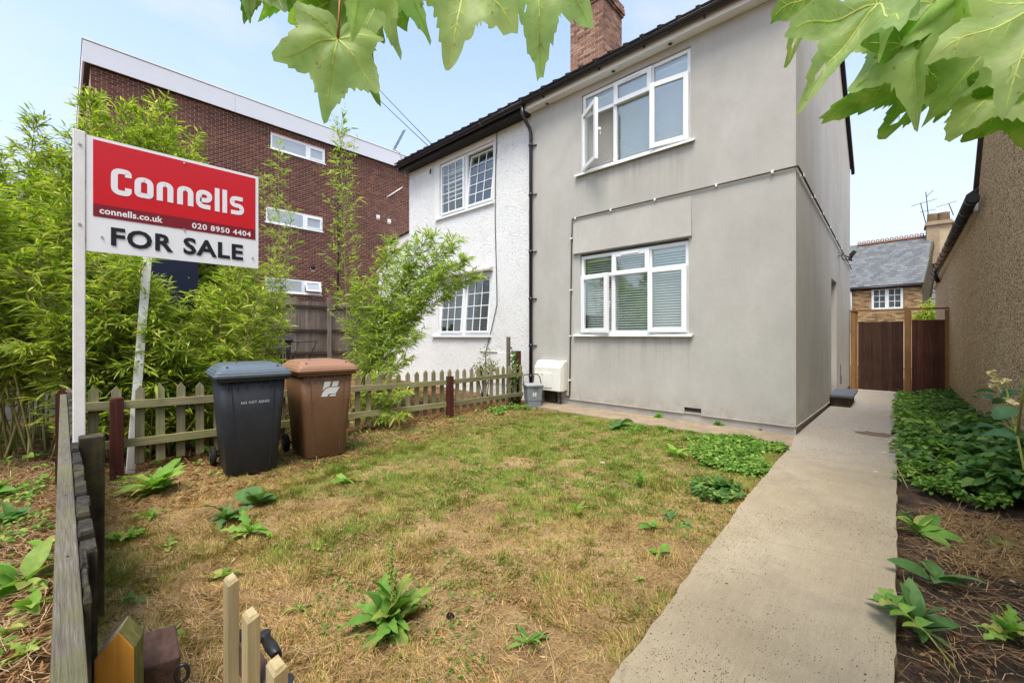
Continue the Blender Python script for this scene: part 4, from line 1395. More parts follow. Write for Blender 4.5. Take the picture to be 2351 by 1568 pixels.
mb.build("wall", M['mortar_pale'], ctg)
nb = 0
z = 1.95; row = 0
while z + .065 < EV - .05:
    a = -1.7 + (0 if row % 2 else -.1125)
    while a < 1.27:
        s0, s1 = a, min(a + .215, 1.27); a += .225
        if s1 - s0 < .04: continue
        if z + .065 > wz0 and z < wz1 and s1 > -wa and s0 < wa:
            if s0 < -wa - .04: s1 = -wa - .005
            elif s1 > wa + .04: s0 = wa + .005
            else: continue
        if nb < 300:
            brick_piece(ctg, G((s0 + s1) / 2, .002 - R.uniform(0, .006), z + .0325), round(s1 - s0, 3), .065, .03, ROT, M['stock_1']); nb += 1
    z += .078; row += 1
MB().poly([G(1.285, 0, -.6), G(1.285, 6, -.6), G(1.285, 6, EV), G(1.285, 3, EV + 2.6), G(1.285, 0, EV)]).build("gable_wall", M['mossblock'], ctg)
# window
mb = MB()
def cbox(q, a0, a1, b0, b1, z0, z1):
    q.obox(G((a0 + a1) / 2, (b0 + b1) / 2, (z0 + z1) / 2), cu * (a1 - a0) / 2, cv * (b1 - b0) / 2, (0, 0, (z1 - z0) / 2))
for (a0, a1, c0, c1) in ((-wa + .002, -wa + .09, wz0 + .002, wz1 - .002), (wa - .09, wa - .002, wz0 + .002, wz1 - .002), (-wa + .09, wa - .09, wz0 + .002, wz0 + .09), (-wa + .09, wa - .09, wz1 - .09, wz1 - .002), (-.07, .07, wz0 + .09, wz1 - .09)):
    cbox(mb, a0, a1, -.03, .05, c0, c1)
win = mb.build("window", M['upvc'], ctg)
for s in (-1, 1):
    l0, l1 = (-wa + .09, -.07) if s < 0 else (.07, wa - .09)
    q = MB(); cbox(q, l0, l1, .01, .02, wz0 + .09, wz1 - .09); q.build("pane", M['glass_dk'], win)
    q = MB()
    m_ = (l0 + l1) / 2; cbox(q, m_ - .014, m_ + .014, -.01, .008, wz0 + .09, wz1 - .09)
    for j in (1, 2):
        zz = wz0 + .09 + (wz1 - wz0 - .18) * j / 3
        cbox(q, l0, m_ - .014, -.009, .007, zz - .014, zz + .014); cbox(q, m_ + .014, l1, -.009, .007, zz - .014, zz + .014)
    q.build("glazing_bar", M['upvc'], win)
q = MB(); cbox(q, -.9, .9, .3, .36, 2.4, 3.75); q.build("room", M['room'], ctg)
# roof slope of slates
RH, RR = 2.62, 3.0
sl_len = math.hypot(RH, RR); sdir = (cv * RR + Vector((0, 0, RH))).normalized(); snor = (-cv * RH + Vector((0, 0, RR))).normalized()
S = lambda a, s, h=0: G(a, -.18, EV + .02) + sdir * s + snor * h
mb = MB()
mb.loft([[S(-3.5, 0, -.03), S(1.34, 0, -.03), S(1.34, sl_len + .2, -.03), S(-3.5, sl_len + .2, -.03)], [S(-3.5, 0, -.005), S(1.34, 0, -.005), S(1.34, sl_len + .2, -.005), S(-3.5, sl_len + .2, -.005)]])
mb.poly([S(-3.5, sl_len + .2, -.01), S(1.34, sl_len + .2, -.01), G(1.34, 6.2, EV), G(-3.5, 6.2, EV)])
mb.build("roof", M['slate'], ctg)
sl_me = None
ns = 0
rp = .215
nrow = int(sl_len / rp) + 1
for r_ in range(nrow):
    a = -1.75 + (0 if r_ % 2 else -.125)
    while a < 1.33:
        a0, a1 = a, min(a + .25, 1.335); a += .25
        if a1 - a0 < .08: continue
        if ns >= 300: continue
        if sl_me is None:
            q = MB(); q.box(-.121, .121, 0, .34, -.006, .006)
            o = q.build("slate", M['slate'], ctg, local=True); sl_me = o.data
        else: o = link("slate", sl_me, ctg, local=True)
        o.location = S((a0 + a1) / 2, r_ * rp - .02 + R.uniform(-.008, .008), .013) - CO
        xax, yax = cu, (sdir + snor * -.035).normalized()
        zax = xax.cross(yax).normalized()
        mrot = Matrix((xax, yax, zax)).transposed().to_euler()
        o.rotation_euler = (mrot.x, mrot.y, mrot.z + R.uniform(-.02, .02))
        o.scale = ((a1 - a0) / .25, 1, 1)
        ns += 1
# crested ridge: tiles with little round loops
rt_me = None
for i in range(26):
    a = -1.75 + i * .20
    if a > .98: break
    if rt_me is None:
        q = MB()
        q.loft([[(-.098, -.09, -.06), (-.098, 0, .03), (-.098, .09, -.06)], [(.098, -.09, -.06), (.098, 0, .03), (.098, .09, -.06)]])
        ringpts = [(.066 * math.cos(t), 0, .085 + .066 * math.sin(t)) for t in (2 * pi * j / 12 for j in range(13))]
        q.tube(ringpts, .023, 5, caps=False)
        o = q.build("ridge_tile", M['terracotta'], ctg, local=True); rt_me = o.data
    else: o = link("ridge_tile", rt_me, ctg, local=True)
    o.location = S(a, sl_len + .08, .06) - CO
    o.rotation_euler = (0, 0, ROT)
# gutter, downpipe
mb = MB()
mb.tube([S(-3.5, -.06, -.06), S(1.3, -.06, -.06)], .06, 8); mb.build("gutter", M['black'], ctg)
mb = MB(); cbox(mb, -3.4, 1.27, -.05, -.012, EV - .16, EV - .02); mb.build("fascia", M['blackwood'], ctg)
mb = MB(); mb.tube([G(-1.62, -.24, 4.35), G(-1.62, -.24, 3.9), G(-1.44, -.10, 3.55), G(-1.42, -.08, 1.6)], .05, 10); mb.build("drainpipe", M['upvc'], ctg)
# raked end wall with dark slate roof beyond
mb = MB()
q0, q1, q2, q3 = hY(2140, 585, 21.4), hY(2118, 650, 21.2), hY(2126, 672, 21.0), hY(2150, 612, 21.2)
mb.loft([[G(1.29, -.12, EV - .35), G(1.36, -.12, EV - .35), G(1.36, -.12, EV + .02), G(1.29, -.12, EV + .02)], [S(1.29, sl_len * .86, -.30), S(1.36, sl_len * .86, -.30), S(1.36, sl_len * .86, .05), S(1.29, sl_len * .86, .05)]])
mb.build("end_coping", M['mossblock'], ctg)
mb = MB()
e0, e1, e2, e3 = G(1.40, .35, EV - 2.0), G(4.5, .35, EV - 2.0), G(4.5, 3.6, EV + 1.7), G(1.40, 3.6, EV + 1.7)
mb.loft([[e0, e1, e2, e3], [p + Vector((0, 0, .05)) for p in (e0, e1, e2, e3)]])
mb.build("lean_to_roof", M['slate'], ctg)
for r_ in range(22):
    for c__ in range(5):
        o = link("slate", sl_me, ctg, local=True)
        y_ax = (e3 - e0).normalized(); xx = cu; zz = xx.cross(y_ax)
        o.location = e0 + cu * (.12 + c__ * .25 + (.12 if r_ % 2 else 0)) + y_ax * r_ * .215 + zz * .065 - CO
        o.rotation_euler = Matrix((xx, y_ax, zz)).transposed().to_euler()
        ns += 1
# chimney with two squat pots
k0 = hY(2127, 572, 24.2); k1 = hY(2182, 500, 24.2)
ch2 = MB()
cx0, cx1, cz0, cz1 = k0.x, k1.x + .05, 5.0, hY(2150, 516, 24.2).z
ch2.box(cx0, cx0 + (cx1 - cx0) * .52, 24.2, 25.4, cz0, cz1, 0)
ch2.box(cx0 + (cx1 - cx0) * .52 + .001, cx1, 24.25, 25.35, cz0, cz1 - .001, 1)
ch2 = ch2.build("chimney", [M['cement'], M['cement2']], ctg)
mb = MB(); mb.box(cx0 - .07, cx1 + .07, 24.12, 25.48, cz1 + .001, cz1 + .09); mb.box(cx0 - .02, cx1 + .02, 24.2, 25.4, cz1 + .091, cz1 + .2); mb.build("chimney_cap", M['cement'], ch2)
for f in (.27, .72):
    px_ = cx0 + (cx1 - cx0) * f
    mb = MB(); mb.tube([(px_, 24.7, cz1 + .2), (px_, 24.7, cz1 + .62), (px_, 24.7, cz1 + .66)], [.23, .21, .24], 14); mb.build("chimney_pot", M['cement'], ch2)
# aerials
def aerial(label, mast0, mast1, booms, dpt):
    base = hD(*mast0, dpt)
    r_ = thing("roof_aerial", label, "aerial", tuple(base), "aerials on the cottage chimney")
    mb = MB(); mb.tube([base, hD(*mast1, dpt)], .022, 6); mb.build("mast", M['wire'], r_)
    for (p0, p1, n, sz) in booms:
        a, b = hD(*p0, dpt), hD(*p1, dpt + .4)
        mb = MB(); mb.tube([a, b], .016, 5)
        for i in range(n):
            c = a.lerp(b, (i + .5) / n); h = sz * (1 - .5 * i / n)
            dirv = Vector((.25, .9, .25)).normalized()
            mb.tube([c - dirv * h, c + dirv * h], .011, 4)
        mb.build("boom", M['wire'], r_)
aerial("tallest of the three roof aerials on the cottage chimney, with a round tip", (2131, 497), (2125, 441), [((2126, 452), (2143, 437), 4, .12), ((2113, 487), (2148, 481), 6, .14)], 25.6)
aerial("leaning roof aerial with a finned boom, on the left of the cottage chimney", (2125, 513), (2113, 466), [((2092, 474), (2150, 457), 11, .28)], 25.4)
aerial("roof aerial behind the cottage chimney with a bare sloping boom", (2189, 495), (2178, 468), [((2150, 476), (2196, 462), 9, .16)], 26.2)
mb = MB(); mb.tube([hD(2124.5, 440, 25.6) + Vector((0, 0, -.05)), hD(2124.5, 440, 25.6) + Vector((0, 0, .12))], [.1, .1], 10)

# ------------------------------------------------------------------ pebbledash house on the right
PX = 1.85
ph = thing("pebbledash_house", "brown pebbledash house wall on the right of the path with a dark eaves gutter", "house", (PX, 3, 0))
mb = MB()
gy, ez = 3.12, 3.36
prf = [(-9, -.4), (13.0, -.5), (13.0, 2.95), (gy, ez), (gy - .02, ez + .05), (-.4, 7.5), (-4.2, 3.4), (-9, 3.4)]
mb.loft([[(PX, y, z) for y, z in prf], [(PX + 7, y, z) for y, z in prf]])
mb.build("wall", M['pebble'], ph)
mb = MB()
mb.bar((PX - .01, gy + .12, ez + .06), (PX - .01, -.5, 7.62), .07, .09)
mb.build("verge", M['tile'], ph)
mb = MB()
mb.loft([[(PX - .13, 3.0, 3.44), (PX + .4, 3.0, 3.84), (PX + .4, 3.0, 3.78), (PX - .13, 3.0, 3.38)], [(PX - .13, 13.1, 3.22), (PX + .4, 13.1, 3.62), (PX + .4, 13.1, 3.56), (PX - .13, 13.1, 3.16)]])
mb.build("eaves_roof", M['tile'], ph)
mb = MB()
def lpt(x, y, dz): return (x, y, 3.33 + (y - 3.1) * (-.041) + dz)
mb.loft([[lpt(PX - .002, 3.06, -.16), lpt(PX - .05, 3.06, -.12), lpt(PX - .05, 3.06, .02), lpt(PX - .002, 3.06, .06)], [lpt(PX - .002, 13, -.16), lpt(PX - .05, 13, -.12), lpt(PX - .05, 13, .02), lpt(PX - .002, 13, .06)]])
mb.build("soffit", M['cement2'], ph)
MB().box(PX - .05, PX - .004, 3.01, 3.055, 3.18, 3.42).build("fascia_end", M['upvc'], ph)
mb = MB()
def gpt(y): return (PX - .115, y, 3.235 - (y - 2.3) * .011)
mb.tube([gpt(2.35), gpt(12.0)], .066, 12)
for i in range(13):
    y = 2.45 + i * .72
    mb.tube([gpt(y), gpt(y + .05)], .075, 12)
gt = mb.build("gutter", M['black'], ph)
mb = MB(); mb.tube([gpt(10.4), (PX - .115, 10.4, 2.95), (PX - .06, 10.4, 2.78)], .05, 10); mb.build("gutter_outlet", M['black'], gt)

# ------------------------------------------------------------------ side gate and panel at the end of the path
gz = gh(0, 8)
gt_ = thing("side_gate", "dark brown boarded gate in a tan timber frame at the end of the path", "gate", (.6, 8.0, gz))
def boards(parent, x0, x1, z0, z1, y, w, mat):
    n = max(1, round((x1 - x0) / w)); w = (x1 - x0) / n
    for i in range(n):
        MB().box(x0 + i * w - (.006 if i % 2 else -.004), x0 + (i + 1) * w + (.006 if i % 2 else -.004), y + (.0 if i % 2 else .016), y + (.0155 if i % 2 else .032), z0 + R.uniform(-.006, .006), z1 + R.uniform(-.004, .004)).build("board", mat, parent)
boards(gt_, .175, 1.06, gz + .05, 1.655, 8.02, .098, M['gateboard'])
MB().box(.03, .125, 7.97, 8.07, gz, 1.93).build("post", M['gateframe'], gt_)
MB().box(.128, .165, 7.985, 8.07, gz, 1.93).build("jamb", M['gateframe'], gt_)
MB().box(1.075, 1.20, 7.97, 8.07, gz, 1.915).build("post", M['gateframe'], gt_)
MB().box(.01, 1.85, 7.955, 8.08, 1.932, 1.972).build("top_rail", M['gateframex'], gt_)
MB().box(.17, 1.07, 7.99, 8.06, gz - .02, gz + .042).build("threshold", M['white'], gt_)
fp = thing("fence_panel", "reddish brown board fence panel between the gate and the pebbledash wall", "fence", (1.5, 8.0, gz))
boards(fp, 1.205, 1.80, gz, 1.68, 8.02, .10, M['gateboard2'])
MB().box(1.78, 1.845, 7.97, 8.015, gz, 1.91).build("post", M['gateframe'], fp)

# ------------------------------------------------------------------ picket fence between the two gardens
pf = thing("picket_fence", "mossy low picket fence between the lawn and the white house's garden", "picket fence", (-4.3, -3.3, 0))
FXB, FXF = -4.335, -4.315
pk = {}
def picket_mesh(h, w=.068):
    q = MB()
    A = [(-.01, -w / 2, 0), (-.01, w / 2, 0), (-.01, w / 2, h - .05), (-.01, .0, h), (-.01, -w / 2, h - .05)]
    q.prism(A, (.02, 0, 0))
    return q
def ptop(y): return .85 + (y + 6.33) * -.034 if y < -4 else .768 - (y + 2.9) * .011
y = -6.328
i = 0
while y < -.36:
    if not (-6.08 < y < -6.04):
        h = ptop(y) - .09 + R.uniform(-.008, .008)
        key = i % 6
        if key not in pk:
            o = picket_mesh(h).build("picket", M['picket'], pf, local=True); pk[key] = (o.data, h)
        else: o = link("picket", pk[key][0], pf, local=True)
        o.location = Vector((FXF - .01, y, .09)) - org(pf)
        o.scale = (1, 1, h / pk[key][1])
        o.rotation_euler = (R.uniform(-.012, .012), 0, R.uniform(-.02, .02))
    y += .1555; i += 1
for (ya, yb, za, zb) in ((-6.36, -6.06, .725, .715), (-6.06, -2.22, .665, .585), (-2.22, -.38, .587, .585)):
    z0_ = (.70 if ya < -6.2 else .70)
def railseg(ya, yb, ca, cb):
    MB().bar((FXF + .022, ya, ca), (FXF + .022, yb, cb), .040, .072).build("rail", M['rail'], pf)
railseg(-6.36, -6.03, .675, .662); railseg(-6.028, -2.22, .660, .555); railseg(-2.218, -.40, .555, .562)
railseg(-6.36, -6.03, .315, .305); railseg(-6.028, -2.22, .303, .208); railseg(-2.218, -.40, .206, .188)
mb = MB(); mb.obox((-4.225, -6.025, .36), (.045, 0, 0), (0, .045, 0), (-.0, .0, .375)); mb.build("post", M['redpost'], pf, bevel=.004, label="red stained post near the street corner")
mb = MB(); mb.obox((-4.245, -2.19, .32), (.045, 0, 0), (0, .045, 0), (0, 0, .335)); mb.build("post", M['redpost'], pf, bevel=.004, label="reddish brown post half way along")
mb = MB(); mb.obox((-4.40, -3.9, .35), (.04, 0, 0), (0, .04, 0), (0, 0, .36)); mb.build("post", M['darkpost'], pf)
q = hY(1180, 770, -.35); 
setp(MB().box(-4.66, -4.60, -.46, -.40, 0, 1.27).build("timber_post", M['oldfence'], bevel=.004), "tall weathered timber post by the white wall, behind the picket fence end", "post")
setp(MB().box(-4.475, -4.385, -.42, -.33, 0, 1.0).build("dark_post", M['redpost'], bevel=.004), "dark red-brown post at the picket fence end, next to the downpipe", "post")

# ------------------------------------------------------------------ front fence, seen along its top
ff = thing("front_fence", "weathered grey fence seen along its top, running away below the camera", "fence", (-2, -6.34, 0))
MB().box(-4.25, .42, -6.372, -6.334, .765, .80).build("rail", M['railx'], ff, bevel=.003)
MB().box(-4.25, -.335, -6.368, -6.337, .22, .28).build("rail", M['railx'], ff, bevel=.003)
for xn in (-.42, -.95, -1.5, -2.4, -3.3):
    MB().cyl((xn, -6.352, .7995), .0028, .0016, 8).build("nail", M['gasket'], ff)
x = -4.25
while x < -.17:
    w = R.uniform(.055, .10)
    x1 = min(x + w, -.15)
    h = .803 + R.uniform(-.012, .012)
    a = R.uniform(-.003, .003) + (.0 if x1 > -.34 else (.0095 if -1.95 < x < -1.65 else .0165))
    q = MB()
    q.loft([[(x + .0015, -6.333, .06), (x1 - .0015, -6.333, .06), (x1 - .0015, -6.3215 + a, .06), (x + .0015, -6.3215 + a, .06)],
            [(x + .0015, -6.333, h - .012), (x1 - .0015, -6.333, h - .012), (x1 - .0015, -6.3215 + a, h - .012), (x + .0015, -6.3215 + a, h - .012)],
            [(x + .005, -6.330, h), (x1 - .005, -6.330, h - R.uniform(0, .006)), (x1 - .005, -6.3235 + a, h - R.uniform(0, .006)), (x + .005, -6.3235 + a, h)]])
    q.build("board", M['mossboard'], ff)
    x = x1
mb = MB(); mb.obox((-1.765, -6.268, .40), (.042, 0, 0), (0, .042, 0), (.015, .0, .443)); mb.build("post", M['darkpost'], ff, bevel=.006, label="dark post carrying the sign")
# orange-cut corner picket at the far end
q = MB(); q.prism([(-4.27, -6.40, 0), (-4.27, -6.325, 0), (-4.27, -6.325, .80), (-4.27, -6.362, .85), (-4.27, -6.40, .80)], (-.02, 0, 0)); q.build("picket", M['redpost'], ff)

pp = thing("gate_post", "pointed gatepost with an orange freshly cut face and mossy green side", "post", (-.28, -6.28, 0))
q = MB()
fa, fb, bk_ = Vector((-.258, -6.316, 0)), Vector((-.236, -6.255, 0)), Vector((-.054, .021, 0))
fm = fa.lerp(fb, .60)
zz = Vector((0, 0, 1))
ring = [fa, fb, fb + zz * .633, fm + zz * .678, fa + zz * .628]
q.v += [tuple(p) for p in ring] + [tuple(p + bk_) for p in ring]
q.face((0, 1, 2, 3, 4), 0); q.face((9, 8, 7, 6, 5), 1); q.face((1, 6, 7, 2), 1); q.face((0, 4, 9, 5), 1); q.face((2, 7, 8, 3), 1); q.face((3, 8, 9, 4), 2)
q.build("post", [M['freshend'], M['mosspost'], M['greytop']], pp, bevel=.003)
sp = thing("stub_post", "short brown post with a sloping top beside the pointed gatepost", "post", (-.33, -6.2, 0))
q = MB(); q.loft([[(-.375, -6.235, 0), (-.31, -6.235, 0), (-.31, -6.165, 0), (-.375, -6.165, 0)], [(-.375, -6.235, .585), (-.31, -6.235, .535), (-.31, -6.165, .525), (-.375, -6.165, .575)]])
q.build("post", M['purplewood'], sp, bevel=.004)
lt = thing("gate_latch", "black iron ring latch beside the short brown post", "latch", (-.3, -6.14, .5))
mb = MB()
c = hD(418, 1545, .99)
ux, uy = Vector((.3, .9, 0)).normalized(), Vector((0, 0, 1))
mb.tube([c + ux * .012 * math.cos(t) + uy * .020 * math.sin(t) for t in (2 * pi * j / 18 for j in range(19))], .0045, 8, caps=False)
mb.build("ring", M['black'], lt)
# the little front gate with pale pickets
fg = thing("front_gate", "pale new picket gate at the bottom edge, black hinge behind it", "gate", (0, -6.1, 0))
for i, (x, y_, zt, w) in enumerate(((-.178, -6.104, .745, .060), (-.012, -6.109, .742, .060), (.163, -6.117, .738, .060))):
    q = MB()
    q.loft([[(x - .011, y_ - .002, .05), (x + .030, y_ - .002, .05), (x + .030, y_ + .020, .05), (x - .011, y_ + .020, .05)],
            [(x - .011, y_ - .002, zt - .012), (x + .030, y_ - .002, zt - .012), (x + .030, y_ + .020, zt - .004), (x - .011, y_ + .020, zt - .008)],
            [(x - .006, y_ + .002, zt - .004), (x + .026, y_ + .002, zt - .002), (x + .026, y_ + .016, zt), (x - .006, y_ + .016, zt)]])
    q.build("picket", M['gatewood'], fg)
MB().bar((-.2, -6.070, .56), (.55, -6.082, .56), .028, .07).build("rail", M['purplewood'], fg)
mb = MB()
c0, c1 = hD(608, 1462, .98), hD(636, 1505, .90)
mb.tube([c0, c0.lerp(c1, .5), c1], [.010, .013, .010], 10); mb.tube([c0 - Vector((0, 0, .006)), c0 + Vector((0, .0, .012))], .012, 10)
mb.tube([c1 + Vector((.02, .01, -.06)), c1 + Vector((.03, .012, -.04))], .012, 10)
mb.build("hinge", M['black'], fg)

# ------------------------------------------------------------------ FOR SALE sign
sg = thing("for_sale_sign", "red and white FOR SALE board on a tall white post at the front fence", "sign", (-1.82, -6.3, 0))
SX = -1.82
sy = lambda Y: -6.36 + (Y + 6.36) * 1.0288
sz = lambda Z: 1.3 + (Z - 1.3) * 1.0288
post = MB().box(-1.865, -1.815, sy(-6.328), sy(-6.288), .55, sz(2.222)).build("post", M['postwhite'], sg, bevel=.003)
for zz_ in (2.16, 1.80):
    MB().cyl((-1.8148, sy(-6.307), sz(zz_)), .006, .004, 8, axis=(1, 0, 0)).build("screw", M['steel'], post)
bd = MB().box(SX - .012, SX, sy(-6.286), sy(-5.592), sz(1.684), sz(2.211)).build("board", M['signwhite'], sg)
T = lambda d: (lambda a, b: Vector((SX + d, sy(a), sz(b))))
def panel(name, y0, y1, z0, z1, d, mat, parent):
    return MB().box(SX + d - .0018, SX + d, sy(y0), sy(y1), sz(z0), sz(z1)).build(name, mat, parent)
panel("red_panel", -6.264, -5.608, 1.9045, 2.197, .002, M['signred'], bd)
panel("maroon_strip", -6.264, -5.608, 1.847, 1.9043, .002, M['signdark'], bd)
def ribbon(mb, pts, w, to3, rad=.0, n=5):
    """flat stroke along a polyline with rounded corners"""
    out = [Vector(pts[0]).to_2d()]
    for i in range(1, len(pts) - 1):
        p0, p, p1 = (Vector(q).to_2d() for q in (pts[i - 1], pts[i], pts[i + 1]))
        d0 = (p0 - p); d1 = (p1 - p)
        r = min(rad, d0.length * .499, d1.length * .499)
        a, b = p + d0.normalized() * r, p + d1.normalized() * r
        for j in range(n + 1):
            t = j / n
            out.append((a * (1 - t) + p * t) * (1 - t) + (p * (1 - t) + b * t) * t)
    out.append(Vector(pts[-1]).to_2d())
    cl = [out[0]]
    for q in out[1:]:
        if (q - cl[-1]).length > 1e-5: cl.append(q)
    out = cl
    b0 = len(mb.v)
    for i, p in enumerate(out):
        d = (out[min(i + 1, len(out) - 1)] - out[max(i - 1, 0)]).normalized()
        nn_ = Vector((-d.y, d.x)) * w / 2
        for q in (p + nn_, p - nn_): mb.v.append(tuple(to3(q.x, q.y)))
    for i in range(len(out) - 1):
        mb.face((b0 + 2 * i, b0 + 2 * i + 1, b0 + 2 * i + 3, b0 + 2 * i + 2))
to = T(.0032)
sw = .0235
LET = MB()
def letter(path, w=sw, rad=.026): ribbon(LET, path, w, to, rad)
h_ = sw / 2
# C
l, r_, b, t = -6.205 + h_, -6.133 - h_, 1.9615 + h_, 2.087 - h_
letter([(r_, b + .078), (r_, t), (l, t), (l, b), (r_, b), (r_, b + .027)])
def o_(l, r_, b, t): letter([((l + r_) / 2, b), (r_, b), (r_, t), (l, t), (l, b), ((l + r_) / 2 + .0005, b)])
o_(-6.123 + h_, -6.053 - h_, 1.969 + h_, 2.068 - h_)
for (a, c_) in ((-6.041, -5.976), (-5.961, -5.894)):
    letter([(a + h_, 1.971), (a + h_, 2.068 - h_), (c_ - h_, 2.068 - h_), (c_ - h_, 1.971)])
l, r_, b, t = -5.883 + h_, -5.813 - h_, 1.970 + h_, 2.069 - h_
m_ = (b + t) / 2 - .004
letter([(r_ + .004, b), (l, b), (l, t), (r_, t), (r_, m_), (l + h_ * .5, m_)], rad=.026)
for a in (-5.7905, -5.756): letter([(a, 1.969), (a, 2.094)], w=.0215)
l, r_, b, t = -5.733 + h_, -5.664 - h_, 1.970 + h_, 2.072 - h_
m_ = (b + t) / 2
letter([(l - .006, b), (r_, b), (r_, m_), (l, m_), (l, t), (r_ + .005, t)], w=.0225, rad=.022)
LET.build("lettering", M['lettering'], bd)
put_text("lettering", "connells.co.uk", -6.243, -6.018, 1.861, 1.892, to, M['lettering'], bd, offset=.028, spacing=1.05)
put_text("lettering", "020 8950 4404", -5.900, -5.631, 1.858, 1.888, to, M['lettering'], bd, offset=.022, spacing=1.1)
put_text("lettering", "FOR", -6.205, -5.976, 1.7195, 1.807, to, M['letterblk'], bd, offset=.030, spacing=1.08)
put_text("lettering", "SALE", -5.936, -5.669, 1.7195, 1.807, to, M['letterblk'], bd, offset=.030, spacing=1.08)
for (a, b) in ((-5.933, 2.186), (-5.933, 1.846), (-6.235, 1.755), (-5.622, 1.742)):
    MB().cyl((SX + .002, sy(a), sz(b)), .005, .004, 8, axis=(1, 0, 0)).build("screw", M['steel'], bd)

# leaning second post with a blue board lost in the bamboo
s2 = thing("leaning_signpost", "white signpost leaning behind the picket fence among the bamboo", "sign post", (-4.5, -5.85, 0))
a, b = hX(303, 1035, -4.50), hX(338, 590, -4.62)
mb = MB(); mb.bar(a + (a - b) * .12, b, .068, .04, up=(1, 0, 0)); mb.build("post", M['postwhite'], s2, bevel=.003)
c = [hX(205, 590, -5.25), hX(455, 600, -5.25), hX(455, 722, -5.25), hX(205, 722, -5.25)]
mb = MB(); mb.prism(c, (-.012, 0, 0)); mb.build("board", M['blueboard'], s2, label="dark blue board half buried in bamboo leaves")

# ------------------------------------------------------------------ wheelie bins
def wheelie(name, loc, rz, body_m, lid_m, label, group, logo=None):
    t = thing(name, label, "wheelie bin", loc, group, rz)
    q = MB()
    rings = []
    for z, hx0, hx1, hy, r in ((.03, -.255, .285, .195, .05), (.04, -.262, .292, .203, .055), (.60, -.285, .318, .245, .05), (.90, -.297, .332, .265, .045)):
        rings.append([(x, y, z) for x, y, _ in rrect((hx1 - hx0) / 2, hy, r, z, 5, (hx0 + hx1) / 2, 0)])
    q.loft(rings, sm=True)
    body = q.build("body", body_m, t, local=True)
    # raised centre panel with its seams, rim ribs under the lid
    q = MB()
    for s in (-1, 1):
        q.bar((.2965, s * .128, .08), (.3335, s * .172, .86), .006, .004, up=(1, 0, 0))
    for y in (-.20, -.13, -.06, .06, .13, .20):
        q.box(.318, .348, y - .004, y + .004, .82, .90)
    q.box(-.30, .355, -.285, .285, .885, .912)
    q.build("rim", body_m, t, local=True, bevel=.004)
    q = MB()
    lid = []
    for z, g_ in ((.914, .0), (.930, .010), (.948, .010), (.952, .002), (.966, .002), (.972, -.012), (.985, -.016)):
        lid.append([(x, y, z) for x, y, _ in rrect(.352 + g_, .298 + g_, .03, z, 4, .022, 0)])
    lid.append([(x, y, 1.000) for x, y, _ in rrect(.30, .262, .05, 0, 4, .0, 0)])
    lid.append([(x, y, 1.028) for x, y, _ in rrect(.27, .235, .06, 0, 4, -.01, 0)])
    lid.append([(x, y, 1.036) for x, y, _ in rrect(.22, .19, .07, 0, 4, -.015, 0)])
    q.loft(lid, sm=False)
    L = q.build("lid", lid_m, t, local=True)
    bv = L.modifiers.new("bevel", 'BEVEL'); bv.width = .004; bv.segments = 2; bv.limit_method = 'ANGLE'; bv.angle_limit = math.radians(25)
    q = MB()
    for s in (-1, 1):
        q.obox((.27, s * .20, 1.005), (.02, 0, 0), (0, .008, 0), (.008, 0, .016))
    q.cyl((.05, -.10, 1.036), .010, .012, 10)
    q.build("lid_lug", lid_m, L, local=True, bevel=.003)
    q = MB()
    q.tube([(-.29, -.21, .95), (-.40, -.20, 1.0), (-.41, -.17, 1.005), (-.41, .17, 1.005), (-.40, .20, 1.0), (-.29, .21, .95)], .016, 8)
    q.tube([(-.34, -.27, .93), (-.34, .27, .93)], .014, 8)
    q.build("handle", lid_m, t, local=True)
    q = MB(); q.tube([(-.30, -.27, .10), (-.30, .27, .10)], .012, 8); q.build("axle", M['rubber'], t, local=True)
    for s in (-1, 1):
        w = MB().tube([(-.30, s * .225, .10), (-.30, s * .232, .10), (-.30, s * .262, .10), (-.30, s * .270, .10)], [.088, .10, .10, .088], 20).build("wheel", M['rubber'], t, local=True)
        MB().cyl((-.30, s * .2705, .10), .05, .006 * s, 16, axis=(0, 1, 0)).build("hub", M['bin_grey'], w, local=True)
    return t, body
FXZ = lambda z: .292 + (z - .04) / .56 * .026 if z < .6 else .318 + (z - .6) / .3 * .014
bk, bkb = wheelie("wheelie_bin", (-3.695, -5.13, .0), math.radians(-6.2), M['bin_grey'], M['lid_grey'], "charcoal wheelie bin with a slate-blue lid reading NO HOT ASHES on the lawn", "wheelie bins on the lawn")
br, brb = wheelie("wheelie_bin", (-3.745, -4.44, .0), math.radians(-5.2), M['bin_brown'], M['lid_brown'], "brown wheelie bin with a white council emblem, standing beside the charcoal one", "wheelie bins on the lawn")
def bin_to(root, px, py):
    """local y,z on the bin's sloping front under a photo point"""
    inv = Matrix.Rotation(-root.rotation_euler.z, 3, 'Z')
    o_ = inv @ (CAM - root.location); d = inv @ ray(px, py)
    t = (.325 - o_.x) / d.x
    for _ in range(6):
        p = o_ + d * t
        t = (FXZ(p.z) - o_.x) / d.x
    p = o_ + d * t
    return p.y, p.z
bbx = lambda p: ((760 + p[0] * 620 / 1870) * .6122, (1310 + p[1] * 620 / 1870) * .6122)
ya, za = bin_to(bk, *bbx((432, 620))); yb, zb = bin_to(bk, *bbx((752, 568)))
zm = (za + zb) / 2
front = lambda a, b: Vector((FXZ(b) + .0035, a, b))
put_text("lettering", "NO HOT ASHES", ya, yb, zm - .012, zm + .012, front, M['print'], bkb, offset=.012, spacing=1.15, local=True)
lg = MB()
